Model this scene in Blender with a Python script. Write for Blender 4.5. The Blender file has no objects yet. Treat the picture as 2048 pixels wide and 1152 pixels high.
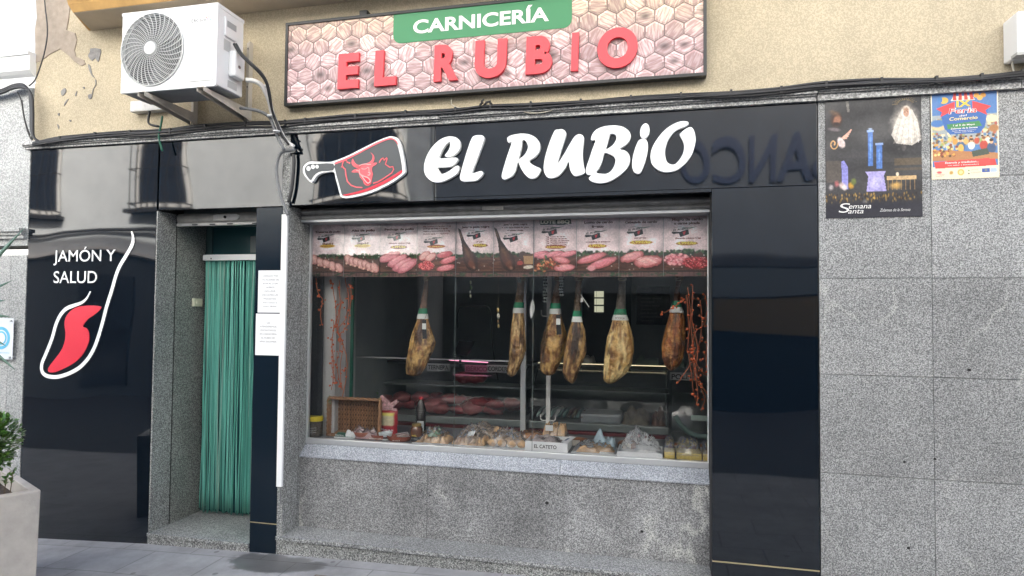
import bpy, math, random
import numpy as np
from mathutils import Vector, noise as mnoise
from mathutils.geometry import tessellate_polygon
random.seed(7); rng = np.random.RandomState(7)
S = bpy.context.scene
COL = S.collection

# ------------------------------------------------------------------ camera
F = 1280.0; CX, CY = 1024.0, 576.0            # focal length and centre in photograph pixels
CAM = Vector((0, -4.31, 1.9))
_y, _p, _r = (math.radians(a) for a in (13.35, 1.88, 0.5))
FW = Vector((-math.sin(_y)*math.cos(_p), math.cos(_y)*math.cos(_p), math.sin(_p)))
R0 = Vector((math.cos(_y), math.sin(_y), 0)); U0 = R0.cross(FW)
RT = R0*math.cos(_r) + U0*math.sin(_r); UP = U0*math.cos(_r) - R0*math.sin(_r)
cam = bpy.data.cameras.new('camera'); co = bpy.data.objects.new('camera', cam); COL.objects.link(co)
from mathutils import Matrix
m = Matrix((RT, UP, -FW)).transposed().to_4x4(); m.translation = CAM; co.matrix_world = m
cam.sensor_width = 36; cam.lens = 36*F/2048; cam.clip_end = 300; cam.clip_start = .05
S.camera = co
def _ray(px, py): return FW + RT*((px-CX)/F) + UP*((CY-py)/F)
def P(px, py, Y=0.0):
    d = _ray(px, py); return CAM + d*((Y-CAM.y)/d.y)
def PZ(px, py, z):
    d = _ray(px, py); return CAM + d*((z-CAM.z)/d.z)
def px_m(Y): return F/(Y+4.31)*.96

# ------------------------------------------------------------------ sky, sun, exposure
SUN_EL, SUN_AZ = math.radians(37), math.radians(14)   # sun behind the shop, a little to the right
w = bpy.data.worlds.new('World'); S.world = w; w.use_nodes = True
nt = w.node_tree; bg = nt.nodes['Background']
sky = nt.nodes.new('ShaderNodeTexSky'); sky.sky_type = 'NISHITA'; sky.sun_disc = False
sky.sun_elevation = SUN_EL; sky.sun_rotation = SUN_AZ; sky.dust_density = 6.0
sky.air_density = 0.6
nt.links.new(sky.outputs[0], bg.inputs[0]); bg.inputs[1].default_value = 0.15
sl = bpy.data.lights.new('sun', 'SUN'); sl.energy = 4.2; sl.angle = math.radians(0.5); sl.color = (1, .95, .87)
so = bpy.data.objects.new('sun', sl); COL.objects.link(so)
tosun = Vector((math.sin(SUN_AZ)*math.cos(SUN_EL), math.cos(SUN_AZ)*math.cos(SUN_EL), math.sin(SUN_EL)))
so.rotation_euler = tosun.to_track_quat('Z', 'Y').to_euler(); so.location = (0, 10, 20)
vs = S.view_settings; vs.view_transform = 'Standard'; vs.look = 'None'; vs.exposure = 2.62; vs.gamma = 1
vs.use_curve_mapping = False
S.cycles.max_bounces = 8; S.cycles.diffuse_bounces = 4; S.cycles.glossy_bounces = 4
S.cycles.transparent_max_bounces = 24; S.cycles.transmission_bounces = 6
S.cycles.caustics_reflective = False; S.cycles.caustics_refractive = False
S.cycles.sample_clamp_indirect = 6

# ------------------------------------------------------------------ helpers
def lin(c):
    if isinstance(c, str):
        c = tuple(int(c[i:i+2], 16)/255 for i in (0, 2, 4))
    return tuple(x/12.92 if x <= .04045 else ((x+.055)/1.055)**2.4 for x in c)

def mat(name, col, rough=.6, metal=0, spec=.5, var=None, bump=None, attr=None, emit=None, trans=0, coat=0, ior=1.5):
    """col: linear rgb or hex (sRGB).  var=(scale, amount): colour mottling.  bump=(scale, strength).  attr: colour attribute multiplies"""
    M = bpy.data.materials.new(name); M.use_nodes = True; n = M.node_tree.nodes; l = M.node_tree.links
    b = n['Principled BSDF']; c = lin(col) if isinstance(col, str) else col
    b.inputs['Base Color'].default_value = (*c, 1); b.inputs['Roughness'].default_value = rough
    b.inputs['Metallic'].default_value = metal; b.inputs['Specular IOR Level'].default_value = spec
    b.inputs['IOR'].default_value = ior
    b.inputs['Transmission Weight'].default_value = trans; b.inputs['Coat Weight'].default_value = coat
    out = None
    if var or bump:
        tc = n.new('ShaderNodeTexCoord')
    if var:
        t = n.new('ShaderNodeTexNoise'); t.inputs['Scale'].default_value = var[0]; t.inputs['Detail'].default_value = 6
        t.inputs['Roughness'].default_value = .65
        l.new(tc.outputs['Object'], t.inputs['Vector'])
        mp = n.new('ShaderNodeMapRange'); mp.inputs[1].default_value = .3; mp.inputs[2].default_value = .7
        mp.inputs[3].default_value = 1-var[1]; mp.inputs[4].default_value = 1+var[1]*.6
        l.new(t.outputs['Fac'], mp.inputs[0])
        mx = n.new('ShaderNodeVectorMath'); mx.operation = 'SCALE'; mx.inputs[0].default_value = c
        l.new(mp.outputs[0], mx.inputs['Scale']); out = mx.outputs[0]
        l.new(out, b.inputs['Base Color'])
    if attr:
        at = n.new('ShaderNodeAttribute'); at.attribute_name = attr
        if out is None:
            sc0 = n.new('ShaderNodeVectorMath'); sc0.operation = 'MULTIPLY'; sc0.inputs[0].default_value = c
            l.new(at.outputs['Color'], sc0.inputs[1]); l.new(sc0.outputs[0], b.inputs['Base Color'])
        else:
            mm = n.new('ShaderNodeVectorMath'); mm.operation = 'MULTIPLY'
            l.new(out, mm.inputs[0]); l.new(at.outputs['Color'], mm.inputs[1]); l.new(mm.outputs[0], b.inputs['Base Color'])
    if bump:
        t = n.new('ShaderNodeTexNoise'); t.inputs['Scale'].default_value = bump[0]; t.inputs['Detail'].default_value = 5
        l.new(tc.outputs['Object'], t.inputs['Vector'])
        bp = n.new('ShaderNodeBump'); bp.inputs['Strength'].default_value = bump[1]
        bp.inputs['Distance'].default_value = bump[2] if len(bump) > 2 else .01
        if len(bump) > 3: t.inputs['Detail'].default_value = bump[3]
        l.new(t.outputs['Fac'], bp.inputs['Height']); l.new(bp.outputs[0], b.inputs['Normal'])
    if emit:
        b.inputs['Emission Color'].default_value = (*lin(emit[0]), 1) if isinstance(emit[0], str) else (*emit[0], 1)
        b.inputs['Emission Strength'].default_value = emit[1]
    return M

def stone(name, dark, mid, light, scale=150, attr=True, rough=.32, vein=.0, blot=.2, grainy=.26):
    M = bpy.data.materials.new(name); M.use_nodes = True; n = M.node_tree.nodes; l = M.node_tree.links
    b = n['Principled BSDF']; b.inputs['Roughness'].default_value = rough
    tc = n.new('ShaderNodeTexCoord')
    t = n.new('ShaderNodeTexNoise'); t.inputs['Scale'].default_value = scale; t.inputs['Detail'].default_value = 2.5
    t.inputs['Roughness'].default_value = .7; l.new(tc.outputs['Object'], t.inputs['Vector'])
    r = n.new('ShaderNodeValToRGB'); e = r.color_ramp.elements
    e[0].position = .37; e[0].color = (*dark, 1); e[1].position = .63; e[1].color = (*light, 1)
    x = e.new(.45); x.color = (*[a*.75 for a in mid], 1); x = e.new(.54); x.color = (*[a*1.1 for a in mid], 1)
    vo = n.new('ShaderNodeTexVoronoi'); vo.inputs['Scale'].default_value = scale*1.25; l.new(tc.outputs['Object'], vo.inputs['Vector'])
    sx = n.new('ShaderNodeSeparateColor'); l.new(vo.outputs['Color'], sx.inputs[0])
    mv = n.new('ShaderNodeMath'); mv.operation = 'MULTIPLY_ADD'; mv.inputs[1].default_value = grainy; mv.inputs[2].default_value = -.5*grainy; l.new(sx.outputs[0], mv.inputs[0])
    ma = n.new('ShaderNodeMath'); ma.operation = 'ADD'; l.new(mv.outputs[0], ma.inputs[0]); l.new(t.outputs['Fac'], ma.inputs[1])
    l.new(ma.outputs[0], r.inputs[0]); out = r.outputs[0]
    big = n.new('ShaderNodeTexNoise'); big.inputs['Scale'].default_value = 2.3; big.inputs['Detail'].default_value = 7
    big.inputs['Roughness'].default_value = .6
    l.new(tc.outputs['Object'], big.inputs['Vector'])
    mp = n.new('ShaderNodeMapRange'); mp.inputs[1].default_value = .3; mp.inputs[2].default_value = .7
    mp.inputs[3].default_value = 1-blot; mp.inputs[4].default_value = 1+blot*.7; l.new(big.outputs['Fac'], mp.inputs[0])
    sc = n.new('ShaderNodeVectorMath'); sc.operation = 'SCALE'; l.new(out, sc.inputs[0]); l.new(mp.outputs[0], sc.inputs['Scale'])
    out = sc.outputs[0]
    if attr:
        at = n.new('ShaderNodeAttribute'); at.attribute_name = 'Col'
        mm = n.new('ShaderNodeVectorMath'); mm.operation = 'MULTIPLY'; l.new(out, mm.inputs[0]); l.new(at.outputs['Color'], mm.inputs[1]); out = mm.outputs[0]
    if vein:
        # pale broken quartz veins: ridged noise, gated by a second noise
        d = n.new('ShaderNodeTexNoise'); d.inputs['Scale'].default_value = 1.15; d.inputs['Detail'].default_value = 3
        d.inputs['Roughness'].default_value = .45
        mpg = n.new('ShaderNodeMapping'); mpg.inputs['Rotation'].default_value = (0, math.radians(38), 0); mpg.inputs['Scale'].default_value = (1.6, 1, .7)
        l.new(tc.outputs['Object'], mpg.inputs[0]); l.new(mpg.outputs[0], d.inputs['Vector'])
        s1 = n.new('ShaderNodeMath'); s1.operation = 'SUBTRACT'; s1.inputs[1].default_value = .5; l.new(d.outputs['Fac'], s1.inputs[0])
        s2 = n.new('ShaderNodeMath'); s2.operation = 'ABSOLUTE'; l.new(s1.outputs[0], s2.inputs[0])
        g = n.new('ShaderNodeTexNoise'); g.inputs['Scale'].default_value = 1.9; g.inputs['Detail'].default_value = 2
        l.new(tc.outputs['Object'], g.inputs['Vector'])
        g1 = n.new('ShaderNodeMapRange'); g1.inputs[1].default_value = .50; g1.inputs[2].default_value = .60; l.new(g.outputs['Fac'], g1.inputs[0])
        fine = n.new('ShaderNodeMapRange'); fine.inputs[1].default_value = .42; fine.inputs[2].default_value = .55; l.new(t.outputs['Fac'], fine.inputs[0])
        s3 = n.new('ShaderNodeMapRange'); s3.inputs[1].default_value = .0; s3.inputs[2].default_value = .011; s3.inputs[3].default_value = vein; s3.inputs[4].default_value = 0
        l.new(s2.outputs[0], s3.inputs[0])
        s4 = n.new('ShaderNodeMath'); s4.operation = 'MULTIPLY'; l.new(s3.outputs[0], s4.inputs[0]); l.new(g1.outputs[0], s4.inputs[1])
        s5 = n.new('ShaderNodeMath'); s5.operation = 'MULTIPLY'; l.new(s4.outputs[0], s5.inputs[0]); l.new(fine.outputs[0], s5.inputs[1])
        mx = n.new('ShaderNodeMix'); mx.data_type = 'RGBA'; l.new(s5.outputs[0], mx.inputs[0]); l.new(out, mx.inputs[6]); mx.inputs[7].default_value = (.62, .62, .58, 1)
        out = mx.outputs[2]
    l.new(out, b.inputs['Base Color'])
    bp = n.new('ShaderNodeBump'); bp.inputs['Strength'].default_value = .06; bp.inputs['Distance'].default_value = .001
    l.new(t.outputs['Fac'], bp.inputs['Height']); l.new(bp.outputs[0], b.inputs['Normal'])
    return M

def film(name, tint=(.85, .87, .88), dens=.35, rough=.12, refl=1.0, clear=.97):
    """thin clear plastic / glass: see-through, with Fresnel shine"""
    M = bpy.data.materials.new(name); M.use_nodes = True; n = M.node_tree.nodes; l = M.node_tree.links
    n.remove(n['Principled BSDF']); o = n['Material Output']
    tr = n.new('ShaderNodeBsdfTransparent'); tr.inputs[0].default_value = (clear, min(1, clear+.01), min(1, clear+.01), 1)
    gl = n.new('ShaderNodeBsdfGlossy'); gl.inputs['Roughness'].default_value = rough; gl.inputs[0].default_value = (1, 1, 1, 1)
    df = n.new('ShaderNodeBsdfDiffuse'); df.inputs[0].default_value = (*tint, 1)
    m1 = n.new('ShaderNodeMixShader'); m1.inputs[0].default_value = dens; l.new(tr.outputs[0], m1.inputs[1]); l.new(df.outputs[0], m1.inputs[2])
    fr = n.new('ShaderNodeFresnel'); fr.inputs[0].default_value = 1.52
    m2 = n.new('ShaderNodeMixShader'); fm = n.new('ShaderNodeMath'); fm.operation = 'MULTIPLY'; fm.inputs[1].default_value = refl; l.new(fr.outputs[0], fm.inputs[0]); l.new(fm.outputs[0], m2.inputs[0]); l.new(m1.outputs[0], m2.inputs[1]); l.new(gl.outputs[0], m2.inputs[2])
    l.new(m2.outputs[0], o.inputs[0]); return M

class MB:
    def __init__(s): s.v = []; s.f = []; s.c = []; s.col = (1, 1, 1); s.usec = False
    def add(s, vs, fs, col=None):
        k = len(s.v); s.v += [tuple(v) for v in vs]; s.f += [tuple(i+k for i in f) for f in fs]
        if col is not None: s.usec = True
        s.c += [col or s.col]*len(vs); return s
    def box(s, x0, x1, y0, y1, z0, z1, col=None):
        v = [(x, y, z) for x in (x0, x1) for y in (y0, y1) for z in (z0, z1)]
        return s.add(v, [(0, 1, 3, 2), (4, 6, 7, 5), (0, 4, 5, 1), (2, 3, 7, 6), (0, 2, 6, 4), (1, 5, 7, 3)], col)
    def obox(s, c, ax, ay, az, col=None):
        """oriented box: centre c and three half-axis vectors"""
        c, ax, ay, az = map(Vector, (c, ax, ay, az))
        v = [c+ax*i+ay*j+az*k for i in (-1, 1) for j in (-1, 1) for k in (-1, 1)]
        return s.add(v, [(0, 1, 3, 2), (4, 6, 7, 5), (0, 4, 5, 1), (2, 3, 7, 6), (0, 2, 6, 4), (1, 5, 7, 3)], col)
    def tube(s, pts, r, n=8, col=None, cap=True):
        pts = [Vector(p) for p in pts]; rr = r if isinstance(r, (list, tuple)) else [r]*len(pts)
        vs, fs = [], []; ref = None
        for i, p in enumerate(pts):
            t = (pts[min(i+1, len(pts)-1)]-pts[max(i-1, 0)])
            if t.length < 1e-9: t = Vector((0, 0, 1))
            t.normalize()
            if ref is None: ref = t.orthogonal().normalized()
            ref = (ref - t*ref.dot(t))
            if ref.length < 1e-6: ref = t.orthogonal()
            ref.normalize(); b = t.cross(ref)
            for k in range(n):
                a = 2*math.pi*k/n; vs.append(p+(ref*math.cos(a)+b*math.sin(a))*rr[i])
        for i in range(len(pts)-1):
            for k in range(n):
                a = i*n+k; b_ = i*n+(k+1) % n; fs.append((a, b_, b_+n, a+n))
        if cap: fs.append(tuple(range(n-1, -1, -1))); fs.append(tuple((len(pts)-1)*n+k for k in range(n)))
        return s.add(vs, fs, col)
    def lathe(s, c, prof, n=24, col=None, axis='z', sx=1, sy=1):
        """prof: (r, h) from bottom to top"""
        c = Vector(c); vs, fs = [], []
        for r, h in prof:
            for k in range(n):
                a = 2*math.pi*k/n; x, y = r*math.cos(a)*sx, r*math.sin(a)*sy
                vs.append(c+(Vector((x, y, h)) if axis == 'z' else Vector((x, h, y)) if axis == 'y' else Vector((h, x, y))))
        for i in range(len(prof)-1):
            for k in range(n):
                a = i*n+k; b = i*n+(k+1) % n; fs.append((a, b, b+n, a+n))
        fs.append(tuple(range(n-1, -1, -1))); fs.append(tuple((len(prof)-1)*n+k for k in range(n)))
        return s.add(vs, fs, col)
    def prism(s, loops, y0, y1, col=None, back=True):
        """loops: outline then holes, (x, z) points; front face at y0 (nearer the street), back at y1"""
        loops = [[(p[0], p[1]) for p in L] for L in loops]
        tri = tessellate_polygon([[Vector((x, z, 0)) for x, z in L] for L in loops])
        flat = [p for L in loops for p in L]; n = len(flat)
        vs = [(x, y0, z) for x, z in flat]; fs = []
        for t in tri:
            a, b, c = (Vector((*flat[i], 0)) for i in t)
            t = tuple(t)
            if (b-a).cross(c-a).z < 0: t = t[::-1]
            fs.append(t)                       # counter-clockwise in x,z seen from -y
        if back:
            vs += [(x, y1, z) for x, z in flat]
            fs += [tuple(i+n for i in f[::-1]) for f in fs]
            k = 0
            for L in loops:
                for i in range(len(L)):
                    a = k+i; b = k+(i+1) % len(L); fs.append((a, a+n, b+n, b))
                k += len(L)
        return s.add(vs, fs, col)
    def ball(s, c, r, n=10, m_=7, col=None, sc=(1, 1, 1), nz=0, seed=0):
        c = Vector(c); vs = [c+Vector((0, 0, -r*sc[2]))]; fs = []
        for i in range(1, m_):
            ph = -math.pi/2+math.pi*i/m_
            for k in range(n):
                a = 2*math.pi*k/n
                d = Vector((math.cos(ph)*math.cos(a), math.cos(ph)*math.sin(a), math.sin(ph)))
                q = 1+nz*mnoise.noise(d*2.2+Vector((seed, seed*1.7, 0)))
                vs.append(c+Vector((d.x*sc[0], d.y*sc[1], d.z*sc[2]))*r*q)
        vs.append(c+Vector((0, 0, r*sc[2])))
        for k in range(n): fs.append((0, 1+(k+1) % n, 1+k))
        for i in range(m_-2):
            for k in range(n):
                a = 1+i*n+k; b = 1+i*n+(k+1) % n; fs.append((a, b, b+n, a+n))
        L = len(vs)-1
        for k in range(n): fs.append((L, L-n+k, L-n+(k+1) % n))
        return s.add(vs, fs, col)

def build(name, mb, M, parent=None, smooth=False, loc=None, bevel=0):
    me = bpy.data.meshes.new(name)
    root = parent
    while root is not None and root.parent is not None: root = root.parent
    o0 = Vector(root['_o']) if root is not None else Vector(loc or (0, 0, 0))
    me.from_pydata([tuple(Vector(v)-o0) for v in mb.v], [], mb.f)
    if mb.usec:
        a = me.color_attributes.new('Col', 'FLOAT_COLOR', 'POINT')
        arr = np.ones((len(mb.v), 4), np.float32); arr[:, :3] = np.array(mb.c); a.data.foreach_set('color', arr.ravel())
    else:
        a = me.color_attributes.new('Col', 'FLOAT_COLOR', 'POINT')
        a.data.foreach_set('color', np.ones(len(mb.v)*4, np.float32))
    me.materials.append(M)
    o = bpy.data.objects.new(name, me); COL.objects.link(o)
    if parent is not None: o.parent = parent
    else: o.location = o0; o['_o'] = tuple(o0)
    if smooth:
        me.polygons.foreach_set('use_smooth', [True]*len(me.polygons))
        if smooth != 'all': 
            try: me.set_sharp_from_angle(angle=math.radians(38))
            except Exception: pass
    if bevel:
        b = o.modifiers.new('bevel', 'BEVEL'); b.width = bevel; b.segments = 2; b.limit_method = 'ANGLE'; b.angle_limit = math.radians(40)
    me.update(); return o

def tag(o, label, cat, group=None):
    o['label'] = label; o['category'] = cat
    if group: o['group'] = group
    return o
def thing(name, loc, label, cat, group=None):
    o = bpy.data.objects.new(name, None); COL.objects.link(o); o.location = loc; o['_o'] = tuple(loc); o.empty_display_size = .1
    return tag(o, label, cat, group)
def struct(o): o['kind'] = 'structure'; return o

_tc = {}
def text_geo(s, bold=0.0):
    k = (s, bold)
    if k not in _tc:
        cu = bpy.data.curves.new('t', 'FONT'); cu.body = s; cu.offset = bold; cu.resolution_u = 3 if len(s) > 12 else 7
        ob = bpy.data.objects.new('t', cu); COL.objects.link(ob)
        dg = bpy.context.evaluated_depsgraph_get(); dg.update(); me = ob.evaluated_get(dg).to_mesh()
        _tc[k] = ([(v.co.x, v.co.y) for v in me.vertices], [tuple(p.vertices) for p in me.polygons])
        ob.evaluated_get(dg).to_mesh_clear(); bpy.data.objects.remove(ob); bpy.data.curves.remove(cu)
    return _tc[k]
def text(mb, s, x0, x1, zb, cap, y, col=(1, 1, 1), bold=0.0, shear=0, depth=0, rise=0, flip=False):
    """letters filling x0..x1, baseline zb, capital height cap; faces -y (or +y when flip)"""
    v, f = text_geo(s, bold)
    if not v: return
    a, b = min(p[0] for p in v), max(p[0] for p in v)
    H, _ = text_geo('H', bold); ch = max(p[1] for p in H); cb = min(p[1] for p in H)
    out = []
    for x, z in v:
        u = (x-a)/(b-a); zz = (z-cb)/(ch-cb)*cap
        X = x0+u*(x1-x0)+shear*zz; out.append((X, zb+zz+rise*u))
    n = len(out); vs = [(x, y, z) for x, z in out]; fs = [q if not flip else q[::-1] for q in f]
    if depth:
        vs += [(x, y+depth, z) for x, z in out]
        fs = list(fs)+[tuple(i+n for i in q[::-1]) for q in fs]
        ed = {}
        for q in f:
            for i in range(len(q)):
                e = (q[i], q[(i+1) % len(q)])
                ed[e] = 1
        for (p, q) in list(ed):
            if (q, p) not in ed: fs.append((p, p+n, q+n, q))
    mb.add(vs, fs, col)

# ---- small numpy canvas for printed pictures (becomes a fine coloured grid, one mesh)
def vnoise(h, w, sx, sy, seed=0, oct=3):
    r = np.random.RandomState(seed); out = np.zeros((h, w)); amp = 1; tot = 0
    for o in range(oct):
        gx, gy = max(2, int(sx*2**o)+2), max(2, int(sy*2**o)+2)
        g = r.rand(gy, gx); u = np.linspace(0, gx-1.001, w); v = np.linspace(0, gy-1.001, h)
        iu, iv = u.astype(int), v.astype(int); fu, fv = u-iu, v-iv
        fu = fu*fu*(3-2*fu); fv = fv*fv*(3-2*fv)
        a = g[iv][:, iu]; b = g[iv][:, iu+1]; c = g[iv+1][:, iu]; d = g[iv+1][:, iu+1]
        out += amp*((a*(1-fu)+b*fu)*(1-fv)[:, None]+(c*(1-fu)+d*fu)*fv[:, None]); tot += amp; amp *= .55
    return out/tot
class Cv:
    def __init__(s, w, h, col):
        s.w, s.h = w, h; s.a = np.ones((h, w, 3))*np.array(s.c(col))
        s.u, s.v = np.meshgrid((np.arange(w)+.5)/w, (np.arange(h)+.5)/h)
    @staticmethod
    def c(col): return tuple(int(col[i:i+2], 16)/255 for i in (0, 2, 4)) if isinstance(col, str) else col
    def mix(s, m_, col):
        m_ = np.clip(m_, 0, 1)[..., None]; s.a = s.a*(1-m_)+np.array(s.c(col))*m_
    def rect(s, u0, v0, u1, v1, col, al=1): s.mix(((s.u >= u0) & (s.u < u1) & (s.v >= v0) & (s.v < v1))*al, col)
    def ell(s, cu, cv, ru, rv, col, ang=0, soft=.15, al=1, nz=0, seed=0):
        asp = s.h/s.w; a = math.radians(ang); x = (s.u-cu); y = (s.v-cv)*asp
        X = (x*math.cos(a)+y*math.sin(a))/ru; Y = (-x*math.sin(a)+y*math.cos(a))/(rv*asp)
        d = np.sqrt(X*X+Y*Y)
        if nz: d = d+nz*(vnoise(s.h, s.w, 14, 14*asp, seed)-.5)
        s.mix(np.clip((1-d)/soft, 0, 1)*al, col)
    def poly(s, pts, col, al=1):
        ins = np.zeros((s.h, s.w), bool); n = len(pts)
        for i in range(n):
            (x1, y1), (x2, y2) = pts[i], pts[(i+1) % n]
            if y1 == y2: continue
            c_ = ((s.v >= min(y1, y2)) & (s.v < max(y1, y2)) & (s.u < (x2-x1)*(s.v-y1)/(y2-y1)+x1)); ins ^= c_
        s.mix(ins*al, col)
    def meat(s, cu, cv, ru, rv, base, ang=0, seed=0, lite='f3c4bd', dark='b05a5a'):
        s.ell(cu+.01, cv+rv*.25, ru*1.06, rv*1.05, '2a1512', ang, .3, .7)
        s.ell(cu, cv, ru, rv, dark, ang, .12, 1, .25, seed)
        s.ell(cu-.005, cv-rv*.08, ru*.92, rv*.86, base, ang, .35, 1, .4, seed+1)
        s.ell(cu-ru*.2, cv-rv*.35, ru*.55, rv*.35, lite, ang, .9, .75, .8, seed+2)
    def grain(s, amt, sx=60, sy=60, seed=0): s.a *= (1+amt*(vnoise(s.h, s.w, sx, sy, seed, 2)-.5)[..., None])
    def grid(s, mb, x0, x1, z1, z0, y, warp=None):
        """grid mesh with one colour per point; z1 is the top edge"""
        c = np.clip(s.a, 0, 1); c = np.where(c <= .04045, c/12.92, ((c+.055)/1.055)**2.4)
        h, w = s.h, s.w; k = len(mb.v)
        xs = np.linspace(x0, x1, w); zs = np.linspace(z1, z0, h)
        for j in range(h):
            for i in range(w):
                yy = y if warp is None else y+warp(i/(w-1), j/(h-1)); mb.v.append((xs[i], yy, zs[j]))
        mb.c += [tuple(q) for q in c.reshape(-1, 3).tolist()]; mb.usec = True
        for j in range(h-1):
            b = k+j*w
            mb.f += [(b+i, b+i+w, b+i+w+1, b+i+1) for i in range(w-1)]

def smooth_loop(pts, sub=3, closed=True):
    n = len(pts); out = []
    for i in range(n if closed else n-1):
        p0, p1, p2, p3 = (pts[(i+k) % n] if closed else pts[min(max(i+k, 0), n-1)] for k in (-1, 0, 1, 2))
        for j in range(sub):
            t = j/sub
            out.append(tuple(.5*((2*b)+(-a+c)*t+(2*a-5*b+4*c-d)*t*t+(-a+3*b-3*c+d)*t**3) for a, b, c, d in zip(p0, p1, p2, p3)))
    if not closed: out.append(tuple(pts[-1]))
    return out
def pl(pts, Y, sub=0, sc=1, ox=0, oy=0):
    """photograph outline -> (x, z) points on the plane y=Y, after turning crop pixels into photo pixels"""
    q = [(ox+a/sc, oy+b/sc) for a, b in pts]
    if sub: q = smooth_loop(q, sub)
    return [(P(a, b, Y).x, P(a, b, Y).z) for a, b in q]
def ribbon(pts, wd):
    """closed outline around an open stroke; pts (x,z), wd width or list"""
    n = len(pts); L, Rr = [], []
    for i, p in enumerate(pts):
        a = pts[max(i-1, 0)]; b = pts[min(i+1, n-1)]; dx, dz = b[0]-a[0], b[1]-a[1]; q = math.hypot(dx, dz) or 1
        k = (wd[i] if isinstance(wd, (list, tuple)) else wd)/2
        L.append((p[0]-dz/q*k, p[1]+dx/q*k)); Rr.append((p[0]+dz/q*k, p[1]-dx/q*k))
    return L+Rr[::-1]
def stroke(mb, pts, wd, y0, y1, col=None):
    """stroke as quads (works for self-curving lines)"""
    n = len(pts); o = ribbon(pts, wd); L = o[:n]; Rr = o[n:][::-1]
    for i in range(n-1):
        quad = [L[i], Rr[i], Rr[i+1], L[i+1]]
        mb.add([(x, y0, z) for x, z in quad]+[(x, y1, z) for x, z in quad],
               [(0, 1, 2, 3), (0, 4, 5, 1), (2, 6, 7, 3)], col)
# ------------------------------------------------------------------ materials
m_stucco = stone('stucco_cream', (.465, .395, .275), (.50, .425, .30), (.53, .455, .325), 120, rough=.95, blot=.13, grainy=.03)
m_white_wall = mat('white_plaster', (.56, .57, .58), .9, var=(5, .08), bump=(50, .4, .006))
m_granite = stone('granite_grey', (.10, .102, .102), (.245, .25, .247), (.43, .43, .42), 140, vein=.5, blot=.16)
m_granite_s = stone('granite_stained', (.095, .096, .098), (.235, .237, .24), (.42, .42, .415), 140, vein=.8, blot=.36)
m_granite_d = stone('granite_dark', (.065, .066, .065), (.20, .205, .20), (.42, .425, .41), 120)
m_granite_l = stone('granite_light', (.14, .14, .14), (.31, .31, .305), (.52, .52, .51), 75)
m_granite_n = stone('granite_pale', (.20, .21, .21), (.31, .32, .32), (.43, .44, .44), 80)
m_sill = stone('granite_sill', (.17, .18, .20), (.31, .33, .36), (.47, .49, .52), 140)
m_black = mat('black_glossy_panel', (.002, .005, .0095), .03, bump=(1.5, .34, .02, 0), ior=1.66)
m_black2 = mat('black_glossy_pilaster', (.006, .012, .02), .12, bump=(2, .1, .02, 0), ior=1.28)
m_joint = mat('joint_dark', (.02, .02, .02), .9)
m_gold = mat('brass_joint', (.55, .45, .25), .5, metal=.6)
m_alu = mat('aluminium', (.5, .51, .52), .38, metal=.55, var=(3, .05))
m_white = mat('white_paint', (.75, .76, .76), .4)
m_white_d = mat('white_paint_dirty', (.62, .61, .58), .6, var=(9, .25))
m_shut = mat('shutter_metal', (.24, .235, .225), .55, metal=.2, var=(14, .3))
m_shut_w = mat('shutter_box_worn', (.46, .44, .40), .7, var=(12, .3))
m_concrete = mat('planter_concrete', (.40, .375, .34), .9, var=(9, .14), bump=(60, .5, .006))
m_conc2 = mat('dark_cement_patch', (.36, .30, .24), .95, var=(14, .2), bump=(60, .6, .006))
m_grey_patch = mat('bare_grey_patch', (.25, .24, .23), .95, var=(30, .3), bump=(90, .6, .006))
m_orange = mat('ochre_trim', (.60, .36, .13), .85, var=(8, .15))
m_soffit = mat('soffit_plaster', (.50, .43, .33), .9, var=(5, .1))
m_cable = mat('cable_black', (.018, .018, .02), .5)
m_cable_g = mat('cable_grey', (.15, .155, .16), .55)
m_cable_w = mat('cable_cream', (.5, .46, .38), .6)
m_lens = mat('insulation_white', (.66, .65, .62), .7, bump=(60, .4, .01))
m_green_c = mat('cable_green', (.01, .12, .07), .5)
m_print = mat('print', (1, 1, 1), .5, attr='Col')
m_print_m = mat('print_matt', (1, 1, 1), .75, attr='Col')
m_print_g = mat('print_gloss', (1, 1, 1), .3, attr='Col')

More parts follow.
